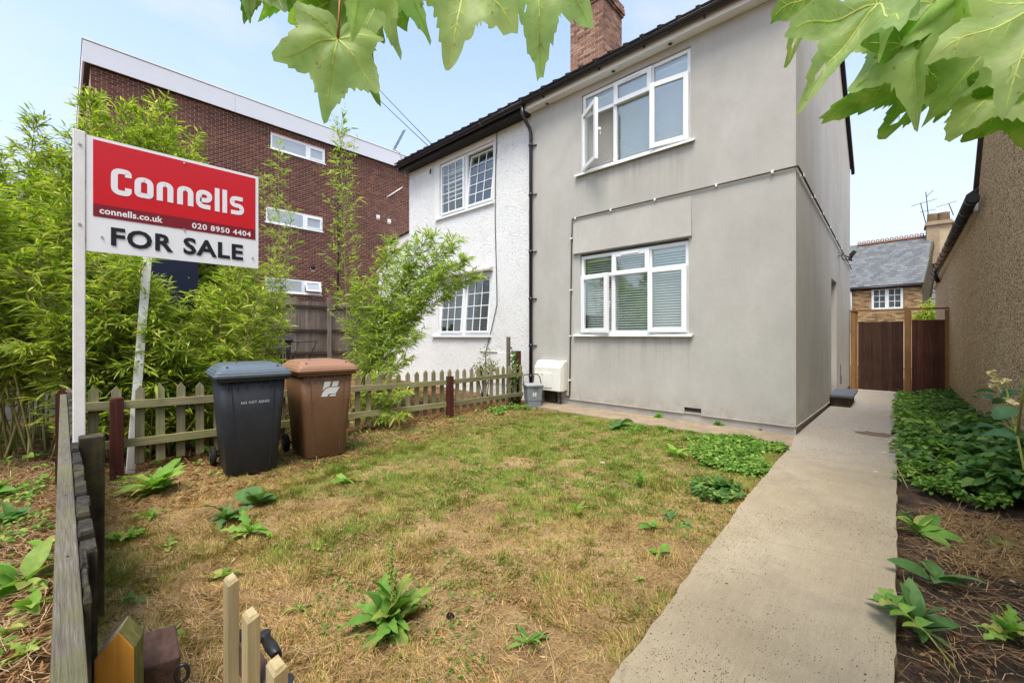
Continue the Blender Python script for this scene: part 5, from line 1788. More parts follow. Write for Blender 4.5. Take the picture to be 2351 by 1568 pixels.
for poly in (((1375, 365), (1448, 363), (1433, 418), (1388, 434), (1352, 470)), ((1472, 360), (1538, 359), (1521, 416), (1457, 420)),
             ((1548, 424), (1440, 428), (1392, 444), (1352, 492), (1335, 536), (1403, 534), (1424, 503), (1502, 497)), ((1441, 511), (1506, 504), (1498, 526), (1431, 530))):
    lg.poly([front(*bin_to(br, *bbx(p))) for p in poly])
lg.build("emblem", M['logo'], brb, local=True)
# bins and an orange-brown screen in the white house's yard
zy = gh(-10.5, -1.5)
yb_ = hD(644, 800, 11.6)
b3, _ = wheelie("wheelie_bin", (yb_.x, yb_.y, zy + .12), math.radians(-20), M['bin_far'], M['bin_far'], "black wheelie bin in the white house's yard in front of the old board fence", "wheelie bins in the yard next door")
yb_ = hD(575, 805, 11.0)
b4, _ = wheelie("wheelie_bin", (yb_.x, yb_.y, zy + .10), math.radians(-15), M['bin_far2'], M['bin_far2'], "dark red-brown wheelie bin in the yard, half hidden by bamboo", "wheelie bins in the yard next door")

# ------------------------------------------------------------------ food caddy
cd = thing("food_caddy", "small grey food waste caddy with a raised black handle by the meter box", "caddy", (-3.93, -.52, .0), rotz=math.radians(-32))
q = MB()
rings = [[(x, y, z) for x, y, _ in rrect(hx, hy, .025, z, 3)] for z, hx, hy in ((.0, .105, .12), (.12, .112, .128), (.124, .118, .134), (.36, .132, .15), (.362, .14, .158), (.385, .14, .158))]
q.loft(rings); cb = q.build("body", M['caddy'], cd, local=True)
q = MB(); q.loft([[(x, y, z) for x, y, _ in rrect(hx, hy, .03, z, 3)] for z, hx, hy in ((.386, .148, .166), (.405, .15, .168), (.418, .135, .155), (.425, .10, .12))]); q.box(.12, .17, -.05, .05, .385, .415)
q.build("lid", M['caddylid'], cd, local=True, bevel=.003)
q = MB(); q.tube([(-.0, -.165, .37), (-.05, -.168, .45), (-.09, -.16, .53), (-.12, -.13, .575), (-.125, 0, .585), (-.12, .13, .575), (-.09, .16, .53), (-.05, .168, .45), (0, .165, .37)], .010, 8)
q.build("handle", M['black'], cd, local=True)
q = MB()
for (yy, zz_) in ((-.03, .255), (.01, .258), (-.03, .222), (.008, .225)):
    q.box(.1275, .1315, yy - .014, yy + .014, zz_ - .012, zz_ + .012)
q.box(.1225, .1265, -.05, .03, .195, .199)
q.build("emblem", M['logo'], cb, local=True)

# ------------------------------------------------------------------ old board fences in the yard
of = thing("board_fence", "old grey-brown close board fence between the yard and the brick block", "fence", (-12.5, 0, 0))
OX = -12.6
y = -4.4
i = 0
while y < 6.5:
    w = R.uniform(.10, .135)
    zt = 2.42 + (.03 if int((y + 20) / 1.85) % 2 else -.06) + R.uniform(-.01, .01)
    MB().box(OX, OX + R.uniform(.012, .022), y, y + w - .006, .1, zt).build("board", M['oldfence'], of)
    y += w; i += 1
for j in range(6):
    y = -4.2 + j * 1.85
    MB().box(OX + .03, OX + .13, y - .055, y + .055, .05, 2.52).build("post", M['oldfence'], of)
for z in (.75, 1.45, 2.2):
    MB().box(OX + .024, OX + .07, -4.4, 6.5, z - .04, z + .04).build("rail", M['darkfence'], of)
lf = thing("board_fence", "dark brown horizontal board fence beyond the driveway at the left edge", "fence", (-16.5, -8, 0))
for j in range(14):
    MB().box(-16.62, -16.60 + R.uniform(0, .01), -14, -6.0, .58 + j * .135, .58 + j * .135 + .13).build("board", M['darkfence'], lf)
for y in (-13.5, -11.7, -9.9, -8.1, -7.1, -6.2): MB().box(-16.59, -16.49, y - .05, y + .05, .1, 2.5).build("post", M['darkpost'], lf)
MB().box(-16.63, -16.58, -14, -6, .1, .575).build("gravel_board", M['plinth'], lf)
# folded black trestle leaning on the fence
tr = thing("folded_trestle", "folded black metal trestle leaning on the old board fence", "trestle", tuple(hX(700, 800, -12.3)))
a, b, c = hX(662, 784, -12.35), hX(727, 784, -12.35), hX(700, 840, -12.2)
mb = MB(); mb.tube([a, b, c], .025, 6); mb.tube([a.lerp(b, .35), hX(668, 830, -12.2)], .022, 6); mb.build("frame", M['black'], tr)

# ------------------------------------------------------------------ bamboo
def bamboo(label, culms, leaf_mat, group, name="bamboo", dens=1.0, llen=(.10, .16), lw=.0075, start=.18, twig=(.18, .42), base_r=.012, branch_up=.25, bushi=3):
    """culms: (base xy, tip xyz, bow). Leaves sit on twigs at the nodes"""
    bx = sum(c[0][0] for c in culms) / len(culms); by = sum(c[0][1] for c in culms) / len(culms)
    t = thing(name, label, "bamboo", (bx, by, gh(bx, by)), group)
    Ps, Ds, Ls = [], [], []
    tw = MB()
    for (b, tip, bow) in culms:
        b3_ = Vector((b[0], b[1], gh(*b))); tip = Vector(tip)
        mid = b3_.lerp(tip, .55) + Vector((0, 0, bow)) + Vector((R.uniform(-.1, .1), R.uniform(-.1, .1), 0))
        pts = [(b3_ * (1 - s) ** 2 + mid * 2 * s * (1 - s) + tip * s * s) for s in (i / 14 for i in range(15))]
        L = sum((pts[i + 1] - pts[i]).length for i in range(14))
        MB().tube(pts, [base_r * (1 - .8 * i / 14) for i in range(15)], 6).build("culm", M['culm'], t)
        nn_ = max(4, int(L / .17 * dens))
        for i in range(nn_):
            s = start + (1 - start) * (i + R.random() * .6) / nn_
            s = min(s, 1)
            p = (b3_ * (1 - s) ** 2 + mid * 2 * s * (1 - s) + tip * s * s)
            tg = (b3_ * -2 * (1 - s) + mid * 2 * (1 - 2 * s) + tip * 2 * s).normalized()
            for _ in range(bushi):
                az = R.uniform(0, 2 * pi)
                side = Vector((math.cos(az), math.sin(az), R.uniform(-.15, .25)))
                d = (side * (.9 if s < .92 else .45) + tg * R.uniform(.2, .7) + Vector((0, 0, branch_up))).normalized()
                tl = R.uniform(*twig) * (1.05 - .45 * s)
                e = p + d * tl + Vector((0, 0, -.10 * tl))
                tw.tube([p, p.lerp(e, .5) + Vector((0, 0, .02)), e], [.0028, .002, .001], 3, caps=False)
                for j in range(R.randint(6, 9)):
                    f = R.uniform(.25, 1)
                    q = p.lerp(e, f)
                    ld = (d * .9 + Vector((R.gauss(0, .55), R.gauss(0, .55), R.gauss(-.12, .35)))).normalized()
                    Ps.append(q); Ds.append(ld); Ls.append(R.uniform(llen[0] * .55, llen[1]))
    P = np.array(Ps); D = np.array(Ds); L = np.array(Ls)
    V, F = npleaves(P, D, L, lw * L / np.mean(L), droop=.5)
    o = npmesh("foliage", V, F, leaf_mat, t, kind='stuff')
    tw.build("twigs", M['culm'], t, kind='stuff')
    return t, len(P)

G1 = "bamboo clumps behind the picket fence"
def clump(cx, cy, n, rx, ry, h0, h1, spread, seed, cut=None):
    rr = random.Random(seed)
    out = []
    for i in range(n):
        bx, by = cx + rr.uniform(-rx, rx), cy + rr.uniform(-ry, ry)
        h = rr.uniform(h0, h1)
        az = rr.uniform(0, 2 * pi); sp = rr.uniform(.2, spread)
        out.append(((bx, by), (bx + math.cos(az) * sp * 1.2 + (bx - cx) * .3, by + math.sin(az) * sp * 1.2 + (by - cy) * .3, h), rr.uniform(.2, .7)))
    return out
tot = 0
_, n = bamboo("dense bright green bamboo clump at the left edge beside the dark fence", clump(-6.9, -7.1, 54, .55, .6, 2.4, 4.15, .8, 1), M['bamboo'], G1, start=.34, dens=1.1, bushi=8, lw=.0076); tot += n
_, n = bamboo("leafy bamboo clump just left of the sign post, leaning over the fence", clump(-5.75, -6.75, 34, .4, .35, 1.3, 2.85, .7, 2), M['bamboo'], G1, dens=1.15, start=.28, bushi=8, lw=.0076); tot += n
_, n = bamboo("tall dense bamboo clump directly behind the FOR SALE board", clump(-6.55, -5.45, 56, .40, .36, 2.2, 4.35, .38, 3), M['bamboo'], G1, dens=1.15, start=.10, bushi=8, lw=.0076); tot += n
_, n = bamboo("low bamboo clump under the sign behind the pickets", clump(-5.0, -5.65, 50, .22, .55, .9, 2.15, .4, 4), M['bamboo'], G1, dens=1.1, start=.08, bushi=8, lw=.0076); tot += n
_, n = bamboo("yellow-green bamboo clump drooping at the right edge of the sign", clump(-6.2, -4.75, 30, .30, .28, 1.2, 2.7, .42, 5), M['bamboo'], G1, dens=1.1, start=.12, bushi=8, lw=.0076); tot += n

def stem_from(bx, by, pts_px, d0, d1): pass
def wisp(label, base, tips, mat, **kw):
    return bamboo(label, [(b, t, w) for b, t, w in tips], mat, "loose bamboo stems in the next garden", **kw)
def AT(px, py, d): 
    v = hD(px, py, d); return (v.x, v.y, v.z)
b0 = hD(655, 770, 7.4)
wisp("sparse bamboo stem rising in front of the brick block's small windows", None, [((b0.x, b0.y), AT(640, 330, 7.6), .3), ((b0.x - .1, b0.y + .1), AT(600, 400, 7.8), .2), ((b0.x + .1, b0.y - .1), AT(668, 480, 7.2), .2)], M['bamboo_lt'], dens=1.0, start=.3, lw=.006, base_r=.008, twig=(.15, .40), bushi=3)
b1 = hD(805, 900, 7.0)
wisp("tallest thin bamboo stem standing alone before the red brick wall", None, [((b1.x, b1.y), AT(782, 285, 7.3), .15)], M['bamboo_lt'], dens=1.2, start=.22, lw=.008, base_r=.009, twig=(.28, .70), branch_up=.5, bushi=5)
bamboo("bushy bamboo plant leaning right across the white house's wall", [
    ((b1.x + .05, b1.y - .05), AT(1090, 640, 6.9), .75), ((b1.x + .1, b1.y), AT(1040, 560, 7.0), .8), ((b1.x, b1.y + .05), AT(985, 545, 7.0), .6),
    ((b1.x + .1, b1.y + .08), AT(900, 560, 7.2), .5), ((b1.x + .05, b1.y), AT(1065, 600, 6.8), .7), ((b1.x + .05, b1.y + .02), AT(1020, 620, 7.0), .6), ((b1.x + .1, b1.y + .03), AT(940, 620, 7.0), .5), ((b1.x + .12, b1.y), AT(880, 700, 6.9), .3), ((b1.x + .05, b1.y + .05), AT(870, 800, 6.8), .2), ((b1.x + .15, b1.y), AT(960, 700, 6.8), .35),
    ((b1.x, b1.y + .1), AT(830, 660, 7.0), .3), ((b1.x + .1, b1.y - .1), AT(960, 770, 6.7), .30), ((b1.x + .12, b1.y - .1), AT(930, 830, 6.6), .25)],
    M['bamboo_lt'], "loose bamboo stems in the next garden", dens=1.25, start=.30, llen=(.11, .17), lw=.0085, base_r=.009, twig=(.18, .48), bushi=9)
b2_ = hD(870, 990, 5.9)
bamboo("low bamboo sprays hanging over the pickets right of the brown bin", [
    ((b2_.x - .25, b2_.y), AT(930, 900, 5.7), .12), ((b2_.x - .2, b2_.y), AT(850, 905, 5.7), .12), ((b2_.x - .2, b2_.y + .1), AT(880, 860, 5.9), .12), ((b2_.x - .2, b2_.y), AT(920, 955, 5.6), .05)],
    M['bamboo_lt'], "loose bamboo stems in the next garden", dens=1.4, start=.25, base_r=.006, twig=(.15, .32), bushi=6, lw=.009)

# ------------------------------------------------------------------ other shrubs behind
def bushy(name, label, c, rx, ry, rz, n, mat, cat_, L=(.04, .07), W=.016, stems=7, group=None, z0=0.0, lobes=9, seed=1):
    t = thing(name, label, cat_, (c[0], c[1], z0), group)
    rr = np.random.default_rng(seed)
    cen = rr.normal(size=(lobes, 3)); cen = norm(cen) * rr.uniform(.25, .75, (lobes, 1))
    k_ = rr.integers(0, lobes, n)
    p = cen[k_] + norm(rr.normal(size=(n, 3))) * (rr.uniform(0, 1, (n, 1)) ** .5) * .42
    P = np.array(c) + p * np.array([rx, ry, rz])
    D = norm(p + rr.normal(size=(n, 3)) * .6)
    V, F = npbroad(P, D, rr.uniform(*L, n), np.full(n, W), droop=.25)
    npmesh("foliage", V, F, mat, t, kind='stuff')
    for i in range(stems):
        e = Vector(np.array(c) + cen[i % lobes] * np.array([rx, ry, rz]))
        s = Vector((c[0] + rr.uniform(-.06, .06), c[1] + rr.uniform(-.06, .06), z0))
        MB().tube([s, s.lerp(e, .5) + Vector((0, 0, .06)), e], [.012, .008, .004], 6).build("stem", M['twig'], t)
    return t
c = hY(1112, 828, -.42)
bushy("rose_bush", "small leafy shrub in front of the white wall, right of the lower window", (c.x, c.y, .66), .42, .26, .48, 620, M['shrubleaf'], "shrub", L=(.035, .06), W=.013, seed=3)
c = hZ(1190, 905, .25)
bushy("ivy_patch", "small climbing weed on the picket fence end beside the dark post", (-4.40, -.52, .50), .14, .16, .55, 260, M['cover_dk'], "weed", L=(.05, .08), W=.026, seed=4)
c = hD(2140, 690, 18.6)
bushy("garden_shrub", "bright green feathery shrub above the fence panel in front of the cottage", (c.x + .1, c.y, 2.35), 1.0, .6, 1.15, 1700, M['bamboo'], "shrub", L=(.12, .24), W=.02, seed=5, z0=-.3)
c = hD(165, 400, 13.5)
bushy("small_tree", "thin dark leafed tree top between the bamboo and the brick block", (c.x - .6, c.y - .2, 3.9), 1.5, 1.3, 3.2, 1500, M['shrubleaf2'], "tree", L=(.10, .17), W=.045, seed=6, z0=0)
c = hY(560, 776, -3.6)
c = hD(590, 782, 9.6)
bushy("creeper", "straggly creeper lying over the red-brown bin in the yard", (c.x, c.y, c.z + .04), .75, .5, .12, 420, M['shrubleaf'], "creeper", L=(.06, .11), W=.02, stems=3, seed=7, z0=.9)

# ------------------------------------------------------------------ grass
def lump(x, y, s, ph):
    """smooth random field, roughly -1..1"""
    def vn(x, y, seed):
        g = np.random.default_rng(int(seed * 1000) % 100003).uniform(-1, 1, (64, 64))
        xi, yi = np.floor(x).astype(int), np.floor(y).astype(int)
        fx, fy = x - xi, y - yi
        fx, fy = fx * fx * (3 - 2 * fx), fy * fy * (3 - 2 * fy)
        G = lambda i, j: g[i % 64, j % 64]
        return (G(xi, yi) * (1 - fx) + G(xi + 1, yi) * fx) * (1 - fy) + (G(xi, yi + 1) * (1 - fx) + G(xi + 1, yi + 1) * fx) * fy
    return 1.15 * vn(x * s * .95, y * s * .95, ph) + .55 * vn(x * s * 2.1 + 7, y * s * 2.1, ph + 3) + .3 * vn(x * s * 4.7, y * s * 4.7 + 5, ph + 9)
N = 430000
# sampled so that blade density follows nearness to the street
u = rng.uniform(0, 1, N)
yy = LAWN[2] + (LAWN[3] - LAWN[2]) * u ** 1.45
xx = rng.uniform(LAWN[0], LAWN[1], N)
lm = lump(xx, yy, 1.0, .7); lf_ = lump(xx, yy, 3.1, 2.1); l3 = lump(xx, yy, 7.0, 4.0)
greenness = .70 + .86 * np.clip((yy + 4.55) / 1.4, -1, 1) * .55 + .34 * lm + .30 * lf_ + .16 * l3
greenness += np.where(xx < -1.6, .14, 0) * np.clip((yy + 5.6) / .6, 0, 1) - .35 * np.clip((xx + .9) / .7, 0, 1) * np.clip((-1.2 - yy) / .6, 0, 1)
greenness -= .5 * np.clip((-3.3 - xx) / .8, 0, 1) * np.clip((-5.0 - yy) / .6 + 0, 0, 1)
bare = lump(xx, yy, 2.3, 5.0) + .5 * l3
edge_l = np.clip((xx + 3.95) / .6, 0, 1)          # litter strip along the picket fence
keep = rng.uniform(0, 1, N) < np.clip(.94 - .75 * (bare > .52) , .15, 1) * (.18 + .82 * np.maximum(edge_l, np.clip((yy + 1.6) / .8, 0, 1) * .6))
# keep the blades out of bins
for (cx, cy) in ((-3.70, -5.13), (-3.75, -4.44)):
    keep &= (xx < path_left(yy) - .004)
    keep &= ~((np.abs(xx - cx) < .27) & (np.abs(yy - cy) < .19))
xx, yy, greenness = xx[keep], yy[keep], greenness[keep]
n = len(xx)
pr = rng.uniform(0, 1, n)
kind = np.where(pr < np.clip(greenness - .32, .02, .75), 2, np.where(pr < np.clip(greenness + .22, .10, .95), 1, 0))
zz = -.022 * np.clip(yy, 0, 12) - .004
az = rng.uniform(0, 2 * pi, n) * .45 + 3.5 * lump(xx, yy, 5.5, 2.0)
lean = np.where(kind == 0, rng.uniform(.75, 1.5, n), rng.uniform(.25, 1.25, n))
ht = np.where(kind == 0, rng.uniform(.018, .052, n), np.where(kind == 1, rng.uniform(.02, .05, n), rng.uniform(.02, .048, n)))
# longer tufts here and there and along the path
tuft = (lump(xx, yy, 4.4, 1.3) > .62) | (((path_left(yy) - xx) < .12) & (lump(xx, yy, 3.0, 9.0) > .1))
ht *= np.where(tuft, 1.6, 1.0) * np.where((path_left(yy) - xx) < .035, 1.25, 1.0)
P = np.stack([xx, yy, zz], 1)
D = np.stack([np.cos(az) * np.sin(lean), np.sin(az) * np.sin(lean), np.cos(lean)], 1)
S = norm(np.cross(D, np.array([0, 0, 1.0])) + 1e-6)
wd = np.where(kind == 0, .0019, .0023)[:, None] * rng.uniform(.7, 1.4, (n, 1))
tipp = P + D * ht[:, None] + np.array([0, 0, -.25]) * (ht * np.sin(lean))[:, None] * .3
midp = P + D * (ht * .55)[:, None]
V = np.stack([P - S * wd, P + S * wd, midp + S * wd * .8, tipp], 1)
F = np.arange(n * 4).reshape(-1, 4)
for kd, nm, mt_ in ((0, 'dry_grass', 'straw'), (1, 'faded_grass', 'olive'), (2, 'green_grass', 'green')):
    s = kind == kd
    vv = V[s].reshape(-1, 3)
    npmesh(nm, vv, np.arange(len(vv)).reshape(-1, 4), M[mt_], kind='stuff')
# crumbs of soil and grit swept over the path
n = 15000
x = rng.uniform(.1, .95, n); y = -6.2 + 7.4 * rng.uniform(0, 1, n) ** 1.4
kx = (lump(x, y, 3.3, 8.0) + .5 * lump(x, y, 9.0, 2.0) + rng.normal(0, .35, n)) > .28
x, y = x[kx], y[kx]; n = len(x)
a = rng.uniform(0, 2 * pi, n); l = rng.uniform(.0007, .002, n) * np.where(rng.uniform(0, 1, n) < .04, 1.6, 1); w = l * rng.uniform(.35, .9, n); h = l * .5
C_ = np.stack([x, y, np.array([gh(0, j) for j in y]) + .0352 + h * .6], 1)
V, F = npboxes(C_, np.stack([np.cos(a) * l, np.sin(a) * l, 0 * a], 1), np.stack([-np.sin(a) * w, np.cos(a) * w, 0 * a], 1), np.stack([0 * a, 0 * a, h], 1))
npmesh("grit", V, F, M['grit'], kind='stuff')
# long fallen straw over the front of the lawn and taller clumps
def strands(name, x0, x1, y0, y1, n, L, w, mat, flat=.12, z=.012, clumpy=0):
    x = rng.uniform(x0, x1, n); y = rng.uniform(y0, y1, n)
    if clumpy:
        kx = lump(x, y, 2.6, clumpy) > .05
        x, y = x[kx], y[kx]; n = len(x)
    a = rng.uniform(0, 2 * pi, n); l = rng.uniform(*L, n)
    bend = rng.normal(0, .5, n)
    zz = np.array([gh(i, j) for i, j in zip(x, y)]) + rng.uniform(0, z, n)
    p0 = np.stack([x, y, zz], 1)
    d = np.stack([np.cos(a), np.sin(a), rng.normal(.05, flat, n)], 1)
    d2 = np.stack([np.cos(a + bend), np.sin(a + bend), rng.normal(-.1, flat, n)], 1)
    p1 = p0 + d * (l * .5)[:, None]; p2 = p1 + d2 * (l * .5)[:, None]
    p1[:, 2] = np.maximum(p1[:, 2], zz + .001); p2[:, 2] = np.maximum(p2[:, 2], zz)
    sd = norm(np.cross(d, np.array([0, 0, 1.0]))) * w
    V = np.stack([p0 - sd, p0 + sd, p1 - sd, p1 + sd, p2 - sd * .4, p2 + sd * .4], 1).reshape(-1, 3)
    Fq = np.array([(0, 1, 3, 2), (2, 3, 5, 4)])
    F = (Fq[None] + (np.arange(n) * 6)[:, None, None]).reshape(-1, 4)
    return npmesh(name, V, F, M[mat], kind='stuff')
strands("fallen_straw", -3.6, .05, -6.25, -3.6, 5000, (.05, .12), .0010, 'straw', clumpy=2.0)
strands("fallen_straw", -1.6, .05, -6.25, -5.0, 1300, (.08, .22), .0011, 'palelitter', flat=.2)
# dead leaves and straw: fence strip, verge on the street side, behind the pickets, right bed
def litter(name, x0, x1, y0, y1, n, L, W, mat):
    x = rng.uniform(x0, x1, n); y = rng.uniform(y0, y1, n)
    zz = np.array([gh(i, j) for i, j in zip(x, y)]) + rng.uniform(-.005, .02, n)
    a = rng.uniform(0, 2 * pi, n)
    D = np.stack([np.cos(a), np.sin(a), rng.normal(.05, .3, n)], 1)
    V, F = npleaves(np.stack([x, y, zz], 1), D, rng.uniform(*L, n), rng.uniform(.4, 1, n) * W, droop=.1, fold=.2)
    return npmesh(name, V, F, M[mat], kind='stuff')
litter("leaf_litter", -4.3, -3.1, -6.3, -.7, 9000, (.03, .09), .007, 'brownlitter')
strands("dead_stalks", -4.3, -3.2, -6.3, -.8, 2600, (.06, .2), .0014, 'palelitter', flat=.2, z=.03)
litter("leaf_litter", -7.5, -4.35, -8.5, -.8, 16000, (.04, .10), .008, 'brownlitter')
strands("dead_stalks", -7.0, -4.35, -8.0, -1.0, 3600, (.08, .25), .0017, 'palelitter', flat=.25, z=.06)
litter("leaf_litter", -7.0, -.3, -7.6, -6.40, 22000, (.02, .07), .006, 'brownlitter')
strands("dead_stalks", -6.0, -.4, -7.4, -6.40, 9000, (.05, .2), .0013, 'palelitter', flat=.2, z=.04)
litter("leaf_litter", .98, 1.86, -6.3, -1.9, 3000, (.015, .05), .005, 'brownlitter')
strands("dead_stalks", .98, 1.86, -6.3, -2.1, 2200, (.04, .2), .0011, 'palelitter', flat=.18, z=.03)
strands("dead_stalks", 1.15, 1.8, -3.0, -1.95, 2600, (.06, .16), .0012, 'straw', flat=.3, z=.05)
litter("leaf_litter", -2.2, .0, -6.25, -4.2, 700, (.02, .05), .004, 'palelitter')

# ------------------------------------------------------------------ ground cover
def cover(name, fn, n, x0, x1, y0, y1, L, W, mats, hgt, lift=.02):
    x = rng.uniform(x0, x1, n); y = rng.uniform(y0, y1, n)
    kx = fn(x, y); x, y = x[kx], y[kx]; n = len(x)
    top = hgt(x, y)
    z = np.array([gh(i, j) for i, j in zip(x, y)]) + top * rng.uniform(.35, 1.0, n) + lift
    a = rng.uniform(0, 2 * pi, n)
    D = np.stack([np.cos(a), np.sin(a), rng.normal(.12, .3, n)], 1)
    V, F = npbroad(np.stack([x, y, z], 1), D, rng.uniform(*L, n), rng.uniform(.75, 1.15, n) * W, droop=.35)
    return npmesh(name, V, F, M[mats], kind='stuff', smooth=False)
H1 = lambda x, y: .10 + .07 * np.clip(lump(x, y, 2.0, 3.0) + .3, 0, 1) + .10 * np.clip((x - 1.3) * 1.5, 0, 1)
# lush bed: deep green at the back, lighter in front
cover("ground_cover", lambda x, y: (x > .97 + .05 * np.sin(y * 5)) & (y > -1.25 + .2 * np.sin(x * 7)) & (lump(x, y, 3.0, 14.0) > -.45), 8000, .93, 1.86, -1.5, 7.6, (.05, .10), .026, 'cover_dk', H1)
cover("ground_cover", lambda x, y: (lump(x, y, 2.4, 1.0) > -.1), 6000, .93, 1.86, -1.3, 5.0, (.05, .11), .027, 'cover', H1)
cover("ground_cover", lambda x, y: (x > .99) & (lump(x, y, 2.0, 6.0) > -.35) & (y > -2.05 + .35 * (x - 1)), 6500, .96, 1.55, -2.15, -.9, (.025, .05), .014, 'cover', lambda x, y: .07 + .05 * np.sin(x * 9) ** 2)
cover("ground_cover", lambda x, y: (lump(x, y, 3.5, 11.0) > .25), 1500, 1.0, 1.86, -1.2, 6.5, (.09, .17), .045, 'cover', lambda x, y: .14 + .10 * np.clip(lump(x, y, 3.0, 12.0), 0, 1))
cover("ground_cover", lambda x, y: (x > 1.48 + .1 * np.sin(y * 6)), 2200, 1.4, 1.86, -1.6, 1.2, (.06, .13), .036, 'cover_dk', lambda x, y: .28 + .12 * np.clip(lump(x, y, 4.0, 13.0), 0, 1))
# creeping weeds by the path corner and in the lawn
fnw = lambda x, y: (lump(x, y, 3.2, 2.0) * .7 + .25 + 1.1 * np.clip(1 - np.abs(x + .28 + (y + 1.3) * .12) / .38, -1, 1) + .0 > .35) & (x < .05)
cover("creeping_weed", lambda x, y: fnw(x, y), 6500, -.95, .13, -2.05, -.62, (.035, .065), .022, 'cover', lambda x, y: .05 + .02 * np.sin(x * 11), lift=.01)
cover("creeping_weed", lambda x, y: (lump(x, y, 5.0, 4.0) > .35), 1800, -2.0, -.6, -1.15, -.66, (.03, .055), .018, 'cover', lambda x, y: .03 + 0 * x, lift=.01)
cover("creeping_weed", lambda x, y: (np.hypot(x + .13, (y + 2.72) * .8) < .20), 420, -.4, .1, -3.1, -2.4, (.04, .07), .026, 'cover_dk', lambda x, y: .06 + 0 * x, lift=.01)
cover("creeping_weed", lambda x, y: (lump(x, y, 6.0, 1.0) > .2), 800, -4.25, -3.7, -1.6, -.7, (.035, .07), .02, 'cover', lambda x, y: .05 + 0 * x, lift=.01)
cover("creeping_weed", lambda x, y: (lump(x, y, 4.0, 1.5) > .25), 2600, -4.9, -1.2, -7.2, -6.42, (.03, .065), .015, 'cover', lambda x, y: .04 + .03 * np.sin(x * 7) ** 2, lift=.01)
cover("creeping_weed", lambda x, y: (lump(x, y, 3.0, 2.5) > .15), 3000, -7.2, -4.4, -8.0, -1.0, (.05, .09), .02, 'cover', lambda x, y: .06 + .1 * np.sin(x * 5 + y) ** 2, lift=.01)
cover("creeping_weed", lambda x, y: (lump(x, y, 6.0, 3.5) > .25), 900, -4.3, -3.6, -6.2, -2.0, (.03, .06), .015, 'cover', lambda x, y: .04 + 0 * x, lift=.01)

# clover and seedlings threaded through the greener grass
cover("lawn_clover", lambda x, y: (lump(x, y, 1.6, 3.3) + .5 * lump(x, y, 5.0, 8.8) + .35 * np.clip((y + 4.2) / 2, -1, 1) > .22) & (x < path_left(y) - .03), 16000, -4.2, .1, -5.6, -.68, (.010, .024), .0075, 'cover', lambda x, y: .022 + 0 * x, lift=.004)
# ------------------------------------------------------------------ single weeds, leaf by leaf
LEAF = {}
def leaf_mesh(kind, mat):
    key = (kind, mat)
    if key in LEAF: return LEAF[key]
    nseg = 8
    rr = random.Random(len(kind))
    mb = MB()
    for i in range(nseg + 1):
        t = i / nseg
        if kind == 'dock': w = .15 * math.sin(pi * min(1, (t * .92 + .08)) ** .8) ** .7 * (1.12 if i % 2 else .84)
        elif kind == 'oval': w = .20 * math.sin(pi * (t * .9 + .05)) ** .9 if t > .14 else .025
        elif kind == 'round': w = .40 * math.sin(pi * min(1, t * .96 + .02)) ** .6
        elif kind == 'lobed': w = .16 * math.sin(pi * (t * .86 + .1)) * (1.35 if i % 2 else .45)
        elif kind == 'lance': w = .11 * math.sin(pi * (t * .9 + .08))
        if i == nseg: w = .004
        w = max(w, .012)
        rise = .55 * t - .62 * t * t
        wav = .03 * math.sin(t * 13) if kind in ('dock', 'lobed') else 0
        mb.v += [(t, -w, rise + w * .30 + wav), (t, 0, rise), (t, w, rise + w * .30 - wav)]
    for i in range(nseg):
        a = i * 3
        mb.face((a, a + 3, a + 4, a + 1), 0, True); mb.face((a + 1, a + 4, a + 5, a + 2), 0, True)
    me = bpy.data.meshes.new("leaf")
    me.from_pydata(mb.v, [], mb.f)
    me.materials.append(M[mat])
    me.polygons.foreach_set("use_smooth", [True] * len(me.polygons))
    LEAF[key] = me
    return me

def weed(label, px, py, kind, mat, n, size, cat_="weed", name="weed", group=None, spread=.4, xyz=None, spike=0, seed=None, tilt=(-.15, .55), z=None):
    p = Vector(xyz) if xyz else hZ(px, py, 0)
    rr = random.Random(seed if seed is not None else int(px * 7 + py))
    p.z = (gh(p.x, p.y) if z is None else z) + .008
    t = thing(name, label, cat_, tuple(p), group)
    me = leaf_mesh(kind, mat)
    a0 = rr.uniform(0, 6)
    for i in range(n):
        o = link("leaf", me, t, local=True)
        a = a0 + 2 * pi * i / n * (1 + .0) + rr.uniform(-.35, .35) + (i % 2) * .3
        s = size * rr.uniform(.6, 1.2)
        o.scale = (s, s * rr.uniform(.85, 1.15), s * rr.uniform(.6, 1.2))
        o.rotation_euler = (rr.uniform(-.6, .6), -rr.uniform(tilt[0] - .1, tilt[1] + .25), a + rr.uniform(-.3, .3))
        o.location = (rr.uniform(-.1, .1) * size * spread, rr.uniform(-.1, .1) * size * spread, rr.uniform(0, .12) * size)
    if spike:
        q = MB(); P, D = [], []
        for j, (dx, dy, h) in enumerate(((.01, .0, spike), (-.05, .02, spike * .86), (.06, -.02, spike * .7))):
            pts = [Vector((0, 0, .02)), Vector((dx * .6, dy * .6, h * .5)), Vector((dx * 1.4, dy * 1.4, h))]
            q.tube(pts, [.003, .0025, .001], 5)
            for m_ in range(70):
                f = rr.uniform(.4, 1)
                c = pts[1].lerp(pts[2], (f - .4) / .6)
                P.append(c + p); D.append((rr.gauss(0, 1), rr.gauss(0, 1), rr.gauss(.5, .5)))
        q.build("seed_stem", M['culm'], t, local=True)
        V, F = npbroad(np.array(P), np.array(D), np.full(len(P), .016), np.full(len(P), .005))
        npmesh("seed_head", V, F, M['spike'], t, kind='stuff')
    return t
weed("large wavy-leaved dock with tall seed spikes, alone on the dry front of the lawn", 897, 1440, 'dock', 'dock', 42, .19, "dock plant", "dock_plant", spike=.40, tilt=(-.2, 1.1), seed=3, spread=1.2)
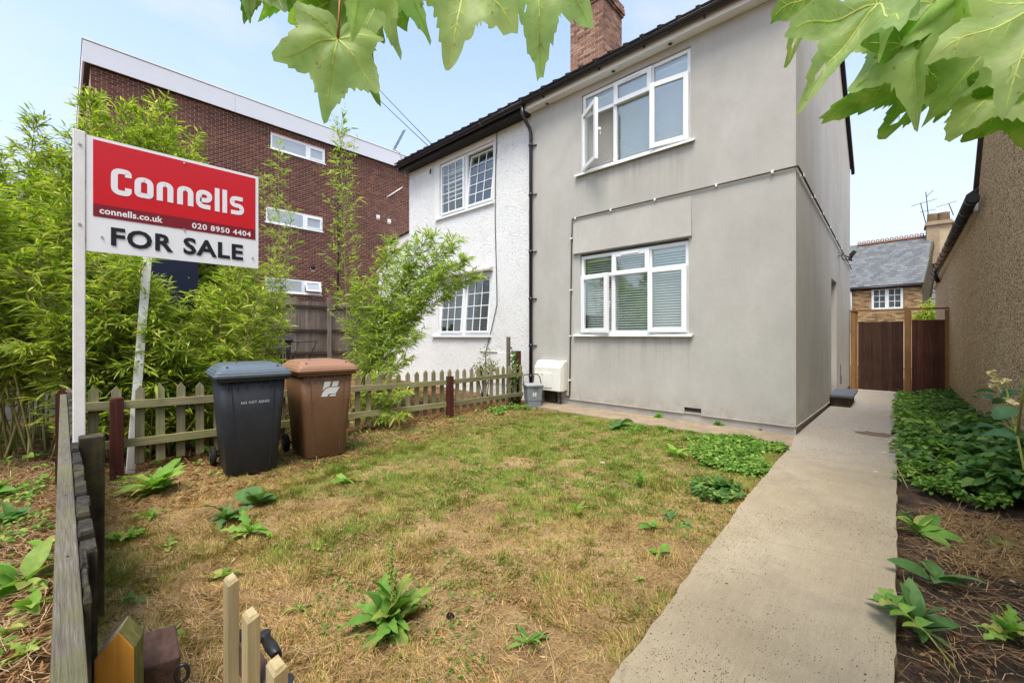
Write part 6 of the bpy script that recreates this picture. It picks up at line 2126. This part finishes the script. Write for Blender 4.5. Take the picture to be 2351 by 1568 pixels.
weed("broad pale green leafy weed in front of the red fence post", 355, 1135, 'dock', 'lime', 24, .27, seed=5, tilt=(.1, .8))
weed("dark feathery weed with a wilted leaf on the lawn left of the charcoal bin's foot", 520, 1195, 'lobed', 'comfrey', 12, .17, seed=6)
weed("single drooping dark leafed weed below the charcoal bin", 588, 1160, 'round', 'comfrey', 6, .16, seed=7, tilt=(.2, 1.0))
weed("pale thistle-like weed under the drooping dark weed", 570, 1228, 'lobed', 'lime', 13, .15, seed=8)
weed("lobed green weed beside the front fence, left part of the lawn", 288, 1240, 'lobed', 'lime', 8, .13, seed=9)
weed("low yellow-green weed on brown litter below the broad leafy weed", 347, 1190, 'dock', 'lime', 7, .12, seed=10)
weed("flat dark green rosette of pointed leaves near the bottom, left of the path", 1210, 1482, 'lance', 'dock', 7, .11, seed=11, tilt=(-.05, .3))
weed("small green seedling beside the tallest pale gate picket", 507, 1330, 'oval', 'lime', 7, .10, seed=12)
weed("small two-toned seedling in straw between gate and dock plant", 686, 1405, 'oval', 'lime', 5, .07, seed=13)
weed("low green weed on the lawn in front of the brown bin", 795, 1110, 'dock', 'lime', 8, .15, seed=14, tilt=(-.05, .3))
weed("leafy bluish-green weed sprawling at the lawn's path edge", 1655, 1130, 'round', 'comfrey', 16, .12, seed=15, tilt=(0, .7))
weed("small rosette weed in the dry lawn, nearest the path's left edge", 1495, 1215, 'oval', 'dock', 7, .10, seed=16)
weed("tiny dark weed just above the small rosette by the path", 1535, 1192, 'oval', 'comfrey', 6, .08, seed=17)
weed("tiny weed on the lawn edge nearest to the path slab", 1575, 1210, 'oval', 'comfrey', 5, .08, seed=18)
weed("row of bright weed leaves lying along a straw near the path", 1515, 1275, 'oval', 'lime', 7, .08, seed=19)
weed("tiny bright weed in straw left of the row of bright leaves", 1465, 1335, 'lobed', 'lime', 5, .06, seed=20)
weed("tall grassy-leaved weed in the middle of the lawn", 1325, 1185, 'lance', 'lime', 7, .12, seed=21, tilt=(.3, 1.0))
weed("upright narrow-leaved weed on the worn lawn below the house corner window", 1470, 1120, 'lance', 'dock', 9, .15, seed=22, tilt=(.3, 1.1))
weed("star-shaped leafy weed on the lawn before the creeping patch", 1555, 1050, 'dock', 'lime', 10, .18, seed=23, tilt=(0, .5))
weed("single large pale leaf on the lawn beside the concrete strip", 1420, 985, 'round', 'comfrey', 3, .26, seed=24, tilt=(.1, .5))
weed("two-leaved seedling on the dry ground near the pointed gatepost", 400, 1455, 'oval', 'dock', 4, .08, seed=25)
weed("bluish leaf pair behind the pointed gatepost", 297, 1390, 'oval', 'comfrey', 4, .09, seed=26)
weed("little weed in dead grass, left centre of the lawn front", 385, 1260, 'oval', 'lime', 5, .07, seed=27)
weed("pale leafy weed on the litter beside the fence, far left of the lawn", 245, 1240, 'oval', 'lime', 5, .10, seed=28)
weed("green nettle-like weed at the foot of the charcoal bin's wheel", 455, 1040, 'oval', 'dock', 12, .18, seed=29, tilt=(.3, 1.2))
weed("small leafy weed between the red post and the dark fence post", 410, 1000, 'oval', 'comfrey', 8, .12, seed=30, tilt=(.3, 1.2))
# street side of the fence
weed("big-leaved weed outside the front fence, leaves spread towards the rail", 70, 1350, 'oval', 'dock', 9, .19, seed=31, xyz=(-2.35, -6.50, 0), tilt=(.1, .8))
weed("yellowing weed outside the front fence below the big-leaved one", 90, 1400, 'oval', 'lime', 8, .12, seed=32, xyz=(-2.02, -6.46, 0), tilt=(.1, .7))
weed("dark trailing weed on the mulch outside the front fence corner", 60, 1120, 'oval', 'comfrey', 16, .16, seed=33, xyz=(-3.55, -6.62, 0))
weed("leafy weed among straw by the far end of the front fence", 100, 1050, 'oval', 'dock', 18, .16, seed=34, xyz=(-4.3, -6.72, 0), tilt=(.1, .9))
weed("bright seedling on the mulch at the bottom left corner", 60, 1540, 'lobed', 'lime', 8, .09, seed=35, xyz=(-1.62, -6.46, 0))
weed("pale weed on dead stalks low outside the fence", 35, 1480, 'oval', 'lime', 6, .11, seed=36, xyz=(-1.86, -6.53, 0))
weed("small green weed half way along the fence on the street side", 100, 1250, 'oval', 'lime', 6, .12, seed=37, xyz=(-2.8, -6.44, 0))
# right bed
weed("comfrey with long smooth leaves overhanging the path edge, farthest of its kind", 2105, 1238, 'oval', 'dock', 10, .20, "plant", "comfrey", xyz=(1.05, -2.60, 0), seed=40, tilt=(.0, .6))
weed("grey-green comfrey rosette with wrinkled leaves in the dark soil, middle of three by the path", 2140, 1345, 'oval', 'comfrey', 6, .20, "plant", "comfrey", xyz=(1.10, -3.27, 0), seed=41, tilt=(0, .4))
weed("comfrey with upright blue-green leaves at the path edge, nearest of its kind", 2095, 1445, 'oval', 'comfrey', 12, .18, "plant", "comfrey", xyz=(1.02, -3.83, 0), seed=42, tilt=(.2, 1.0))
weed("bright ferny weed in dark soil at the right edge", 2310, 1440, 'lobed', 'lime', 22, .13, xyz=(1.31, -3.62, 0), seed=43, tilt=(.1, 1.0))
weed("round-leaved weed in the straw of the right bed", 2290, 1235, 'round', 'dock', 6, .08, xyz=(1.42, -2.42, 0), seed=44)
weed("second round-leaved weed close under the pebbledash wall", 2330, 1200, 'round', 'dock', 6, .09, xyz=(1.60, -2.22, 0), seed=45)
weed("tiny grey succulent tuft at the path edge in the right bed", 2090, 1170, 'oval', 'comfrey', 14, .05, xyz=(1.0, -2.25, 0), seed=46)
weed("large-leaved weed rising from the ground cover by the pebbledash wall", 2230, 1060, 'dock', 'dock', 14, .30, xyz=(1.50, -.62, 0), seed=47, tilt=(.2, .9))
weed("broad deep green weed in the ground cover behind the large-leaved one", 2150, 1010, 'round', 'comfrey', 14, .20, xyz=(1.35, .35, 0), seed=48, tilt=(.2, .9))
weed("bluish broad-leaved weed at the right edge under the rose", 2330, 1080, 'round', 'rose', 16, .18, xyz=(1.72, -1.12, .0), seed=49, tilt=(.3, 1.0))
weed("little green leaf at the bottom edge beside the path", 2110, 1560, 'oval', 'dock', 5, .10, xyz=(1.0, -4.42, 0), seed=50)
# strip by the wall
for i, (px, py, n, s, lb) in enumerate(((1510, 962, 22, .09, "widest weed tuft growing out of the concrete strip"), (1650, 980, 16, .085, "weed tuft at the plinth right of the air vent"), (1410, 944, 7, .07, "small weed tuft on the strip left of the air vent"),
                      (1330, 928, 6, .06, "smallest weed on the strip near the caddy"), (1748, 992, 6, .06, "small weed at the plinth near the house corner"))):
    weed(lb, px, py, 'round', 'dock', n, s, seed=60 + i, spread=2.4 if n > 10 else .8, tilt=(0, .8))
# trailing bramble shoot over the path edge
tb = thing("trailing_shoot", "thin trailing shoot with round leaves arching over the path from the right bed", "shoot", (1.06, -4.15, 0))
pts = [hZ(2200, 1545, .03), hZ(2130, 1455, .10), hZ(2065, 1395, .14), hZ(2035, 1370, .13)]
MB().tube(pts, [.004, .0035, .003, .0015], 6).build("stem", M['spike'], tb)
for i, (f, s) in enumerate(((.35, 1), (.42, -1), (.52, 1), (.6, -1), (.7, 1), (.8, -1), (.9, 1), (.97, -1))):
    k_ = f * 3; j = min(int(k_), 2); c = pts[j].lerp(pts[j + 1], k_ - j)
    o = link("leaf", leaf_mesh('round', 'dock'), tb, local=True)
    o.location = c - org(tb); o.scale = (.075, .075, .07); o.rotation_euler = (.2 * s, -.1, 2.2 + s * 1.2 + i * .1)
# wild radish by the path
wr = thing("wild_flower", "thin stemmed wild flower with yellow petals leaning over the path", "flower", (1.0, -1.6, 0))
for i, (px, py, d) in enumerate(((2030, 1040, 4.0), (2012, 1085, 3.7), (2050, 1020, 4.3))):
    e = hD(px, py, d); b_ = Vector((1.02 + .03 * i, -1.55 + .2 * i, .02))
    MB().tube([b_, b_.lerp(e, .5) + Vector((0, 0, .05)), e], [.004, .003, .0015], 5).build("stem", M['culm'], wr)
    for j in range(5):
        o = link("petal", leaf_mesh('round', 'petal'), wr, local=True)
        o.location = e - org(wr); o.scale = (.022, .022, .022); o.rotation_euler = (0, -.4, j * 1.25)
    for j in range(4):
        o = link("leaf", leaf_mesh('lobed', 'dock'), wr, local=True)
        o.location = b_.lerp(e, .2 + .12 * j) - org(wr); o.scale = (.07, .07, .07); o.rotation_euler = (0, 0, j * 2.1 + i)
# rose at the right edge
rs = thing("rose_shrub", "straggling rose with pale faded blooms against the pebbledash wall", "rose", (1.5, -2.2, 0))
def rpt(px, py, x=1.42): return hX(px, py, x)
stems = [[(2352, 1080), (2335, 1000), (2320, 940), (2290, 885), (2283, 868)], [(2320, 940), (2312, 900), (2306, 880)], [(2335, 1000), (2345, 920), (2352, 870)], [(2330, 975), (2308, 950), (2296, 940)], [(2333, 990), (2300, 970), (2280, 975)]]
for s in stems:
    MB().tube([rpt(*p) for p in s], [.006 * (1 - .12 * i) for i in range(len(s))], 6).build("stem", M['spike'], rs)
for i, (px, py, a, s) in enumerate(((2290, 905, 2.9, .09), (2280, 918, 2.5, .10), (2305, 905, .5, .09), (2340, 890, .2, .12), (2352, 925, .3, .14), (2335, 940, 3.6, .10), (2300, 970, 3.3, .13), (2290, 985, 3.0, .12), (2320, 965, 2.6, .10), (2345, 975, .1, .13), (2335, 1010, 2.8, .13), (2350, 1020, .2, .14), (2318, 925, 2.4, .08), (2345, 855, .8, .09), (2340, 905, 3.0, .08))):
    o = link("leaf", leaf_mesh('round', 'rose'), rs, local=True)
    o.location = rpt(px, py, 1.42 + R.uniform(-.05, .05)) - org(rs); o.scale = (s, s, s); o.rotation_euler = (R.uniform(-.6, .6), R.uniform(-.2, .6), a)
for i, (px, py) in enumerate(((2278, 862), (2283, 872), (2275, 855), (2287, 880), (2281, 888), (2306, 874), (2311, 878), (2318, 922), (2309, 925), (2324, 928))):
    for j in range(6):
        o = link("petal", leaf_mesh('round', 'petal'), rs, local=True)
        o.location = rpt(px, py) - org(rs); s = R.uniform(.022, .036); o.scale = (s, s, s); o.rotation_euler = (R.uniform(-.5, .5), R.uniform(-1.0, .3), j * 1.05 + i)

# small debris
def pebble(label, px, py, s, mat, name, cat_):
    p = hZ(px, py, 0); q = MB()
    for zf, k_ in ((0, .8), (.35, 1.0), (.7, .7), (.9, .3)):
        pass
    rr = random.Random(int(px))
    q.loft([[(p.x + s * k_ * (1 + rr.uniform(-.2, .2)) * math.cos(a), p.y + s * .7 * k_ * (1 + rr.uniform(-.2, .2)) * math.sin(a), p.z + .012 + s * zf) for a in (2 * pi * i / 9 for i in range(9))] for zf, k_ in ((-.3, .8), (.15, 1.0), (.45, .7), (.55, .3))])
    return setp(q.build(name, mat), label, cat_)
pebble("pale pinkish stone lying in the middle of the lawn", 1382, 1066, .028, M['stone'], "stone", "stone")
pebble("dark clod of dirt on the straw right of the dock plant", 1033, 1420, .024, M['dirt'], "dirt_clod", "dirt")
pebble("small cream stone in the dark soil of the right bed", 2325, 1340, .014, M['stone'], "stone", "stone")

# ------------------------------------------------------------------ overhanging sycamore
def syc_outline():
    lobes = [(0, 1.0, .20), (48, .92, .18), (-48, .92, .18), (103, .55, .16), (-103, .55, .16)]
    keys = [(-180, .10), (-150, .30), (-126, .42), (-104, .66), (-88, .56), (-78, .54), (-64, .72), (-47, 1.0), (-38, .80), (-27, .66), (-20, .70), (-10, .84), (0, 1.08),
            (10, .84), (20, .70), (27, .66), (38, .80), (47, 1.0), (64, .72), (78, .54), (88, .56), (104, .66), (126, .42), (150, .30), (180, .10)]
    out = []
    for (a0, r0), (a1, r1) in zip(keys, keys[1:]):
        for j in range(4):
            t = j / 4
            a = a0 + (a1 - a0) * t; r = r0 + (r1 - r0) * t
            saw = (.016 if j % 2 else -.008) * (1 if r > .3 else 0)
            out.append((math.radians(a), r + saw * r * 1.3))
    return out
SO = syc_outline()
RK = (.14, .28, .42, .56, .70, .82, .92, 1.0)
def syc_mesh(seed, mats):
    rr = random.Random(seed)
    mb = MB()
    n = len(SO)
    ph1, ph2, ph3 = rr.uniform(0, 6), rr.uniform(0, 6), rr.uniform(.1, .45)
    fold = rr.uniform(.08, .42); dr = rr.uniform(.10, .42)
    def Z(x, y):
        r = math.hypot(x, y)
        return abs(x) * fold - dr * y * abs(y) + .045 * math.sin(7 * math.atan2(x, y + .01) + ph1) * r + .03 * math.sin(9 * r + ph2) - .10 * r * r * ph3
    jit = [1 + rr.uniform(-.045, .045) for _ in SO]
    mb.v.append((0, 0, Z(0, 0)))
    for kf in RK:
        for (a, r), j in zip(SO, jit):
            x, y = math.sin(a) * r * kf * (j if kf == 1 else 1), math.cos(a) * r * kf * (j if kf == 1 else 1)
            mb.v.append((x, y, Z(x, y)))
    hole = set(rr.sample(range(n), 2)) if rr.random() < .5 else set()
    for i in range(n - 1):
        mb.face((0, 1 + i, 2 + i), 0, True)
        for L in range(len(RK) - 1):
            if L == 4 and i in hole: continue
            b = 1 + L * n
            mb.face((b + i, b + n + i, b + n + i + 1, b + i + 1), 0, True)
    # veins, standing proud of both sides
    def vein(p0, p1, w0, w1):
        p0, p1 = Vector(p0), Vector(p1)
        d = (p1 - p0).normalized(); s = Vector((-d.y, d.x))
        for sg in (-1, 1):
            b = len(mb.v)
            m = 7
            for i in range(m + 1):
                t = i / m; c = p0.lerp(p1, t); w = w0 * (1 - t) + w1 * t
                for q in (c - s * w, c + s * w): mb.v.append((q.x, q.y, Z(q.x, q.y) + sg * .006))
            for i in range(m): mb.face((b + 2 * i, b + 2 * i + 1, b + 2 * i + 3, b + 2 * i + 2), 1)
    for a, L, w in ((0, .98, .013), (47, .90, .012), (-47, .90, .012), (103, .54, .009), (-103, .54, .009)):
        ar = math.radians(a)
        e = (math.sin(ar) * L, math.cos(ar) * L)
        vein((0, 0), e, w, .003)
        for f in (.28, .45, .62, .78):
            for sd in (-1, 1):
                b_ = ar + sd * math.radians(42)
                l = .26 * L * (1 - f * .75)
                c = (e[0] * f, e[1] * f)
                vein(c, (c[0] + math.sin(b_) * l, c[1] + math.cos(b_) * l), .0035, .0012)
    me = bpy.data.meshes.new("leaf")
    me.from_pydata(mb.v, [], mb.f)
    for m in mats: me.materials.append(m)
    me.polygons.foreach_set("material_index", mb.m); me.polygons.foreach_set("use_smooth", mb.sm)
    return me
def sycleaf(parent, base, tip, d0, d1, roll, seed, dark=False, width=1.0, pet=None):
    b = hD(*base, d0); t = hD(*tip, d1)
    y = (t - b); L = y.length / 1.08; y.normalize()
    view = (CAM - (b + t) / 2).normalized()
    x = y.cross(view).normalized()
    x = Matrix.Rotation(roll, 3, y) @ x
    z = x.cross(y)
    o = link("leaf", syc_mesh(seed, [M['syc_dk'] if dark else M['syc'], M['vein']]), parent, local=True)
    o.matrix_local = Matrix.Translation(b - org(parent)) @ Matrix((x * L * width * .82, y * L, z * L)).transposed().to_4x4()
    if not pet: pet = ((base[0] + (base[0] - tip[0]) * .45 + 14, base[1] - 85), d0 + .03)
    if pet:
        q = hD(*pet[0], pet[1])
        MB().tube([q, q.lerp(b, .5) + Vector((0, 0, .004)), b], [.0022, .002, .0026], 6).build("petiole", M['petiole'], parent)
    return o
# two boughs of the tree that stands behind the camera
sy1 = thing("sycamore_branch", "sycamore spray hanging into the top centre with a torn leaf lowest", "branch", tuple(hD(900, -160, .8)))
MB().tube([hD(640, -120, .9), hD(780, -80, .84), hD(900, -110, .82), hD(1080, -140, .8), hD(1250, -150, .78)], [.006, .006, .007, .006, .005], 7).build("twig", M['twig'], sy1)
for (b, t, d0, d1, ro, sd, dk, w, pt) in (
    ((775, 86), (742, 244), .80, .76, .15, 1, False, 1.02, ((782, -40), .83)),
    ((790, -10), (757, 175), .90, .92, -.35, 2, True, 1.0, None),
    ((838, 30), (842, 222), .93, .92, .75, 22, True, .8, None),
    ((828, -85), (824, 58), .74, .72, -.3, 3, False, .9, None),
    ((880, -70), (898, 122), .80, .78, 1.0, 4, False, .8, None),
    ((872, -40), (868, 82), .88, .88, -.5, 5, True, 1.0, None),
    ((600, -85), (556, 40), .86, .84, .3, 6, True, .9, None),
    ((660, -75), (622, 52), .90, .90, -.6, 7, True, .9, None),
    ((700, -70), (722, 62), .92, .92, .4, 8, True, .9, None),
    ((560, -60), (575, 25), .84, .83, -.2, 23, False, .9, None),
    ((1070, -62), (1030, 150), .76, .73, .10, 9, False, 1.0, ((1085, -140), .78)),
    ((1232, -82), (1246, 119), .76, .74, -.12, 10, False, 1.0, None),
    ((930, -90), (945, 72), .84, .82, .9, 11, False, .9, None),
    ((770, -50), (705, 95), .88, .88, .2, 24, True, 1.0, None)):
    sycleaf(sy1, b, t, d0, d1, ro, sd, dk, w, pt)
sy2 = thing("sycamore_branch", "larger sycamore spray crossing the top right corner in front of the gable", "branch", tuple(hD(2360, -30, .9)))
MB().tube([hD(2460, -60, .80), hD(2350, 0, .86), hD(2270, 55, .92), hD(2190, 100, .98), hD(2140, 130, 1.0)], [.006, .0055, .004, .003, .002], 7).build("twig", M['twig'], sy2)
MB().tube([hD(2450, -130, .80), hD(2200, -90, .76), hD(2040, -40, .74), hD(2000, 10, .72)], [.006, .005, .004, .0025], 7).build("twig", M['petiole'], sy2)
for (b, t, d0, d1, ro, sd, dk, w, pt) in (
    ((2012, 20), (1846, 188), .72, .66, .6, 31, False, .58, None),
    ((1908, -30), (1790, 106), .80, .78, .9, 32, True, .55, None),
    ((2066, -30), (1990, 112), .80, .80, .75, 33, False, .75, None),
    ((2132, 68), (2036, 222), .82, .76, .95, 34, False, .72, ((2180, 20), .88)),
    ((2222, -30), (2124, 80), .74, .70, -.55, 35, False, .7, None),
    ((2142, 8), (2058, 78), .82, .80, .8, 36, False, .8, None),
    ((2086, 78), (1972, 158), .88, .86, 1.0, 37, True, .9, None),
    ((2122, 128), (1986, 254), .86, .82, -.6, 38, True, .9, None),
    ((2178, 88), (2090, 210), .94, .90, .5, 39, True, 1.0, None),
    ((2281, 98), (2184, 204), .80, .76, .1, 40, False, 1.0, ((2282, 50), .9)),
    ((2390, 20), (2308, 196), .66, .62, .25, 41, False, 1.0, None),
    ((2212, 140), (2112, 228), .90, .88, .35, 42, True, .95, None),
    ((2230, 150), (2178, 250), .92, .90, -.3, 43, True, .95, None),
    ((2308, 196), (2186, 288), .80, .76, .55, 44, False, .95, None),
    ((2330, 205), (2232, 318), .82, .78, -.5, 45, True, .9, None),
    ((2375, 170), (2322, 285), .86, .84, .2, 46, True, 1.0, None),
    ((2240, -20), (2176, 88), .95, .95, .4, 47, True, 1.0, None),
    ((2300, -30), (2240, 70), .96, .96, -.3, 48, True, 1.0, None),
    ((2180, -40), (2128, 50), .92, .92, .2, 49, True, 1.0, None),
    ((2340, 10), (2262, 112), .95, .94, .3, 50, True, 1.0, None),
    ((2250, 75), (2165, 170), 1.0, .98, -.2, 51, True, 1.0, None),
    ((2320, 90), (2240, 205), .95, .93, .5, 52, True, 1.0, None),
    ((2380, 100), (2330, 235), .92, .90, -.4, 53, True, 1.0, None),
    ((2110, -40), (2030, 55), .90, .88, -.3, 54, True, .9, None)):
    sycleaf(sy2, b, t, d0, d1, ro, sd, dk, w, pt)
print("bamboo leaves", tot, "objects", len(sc.objects))
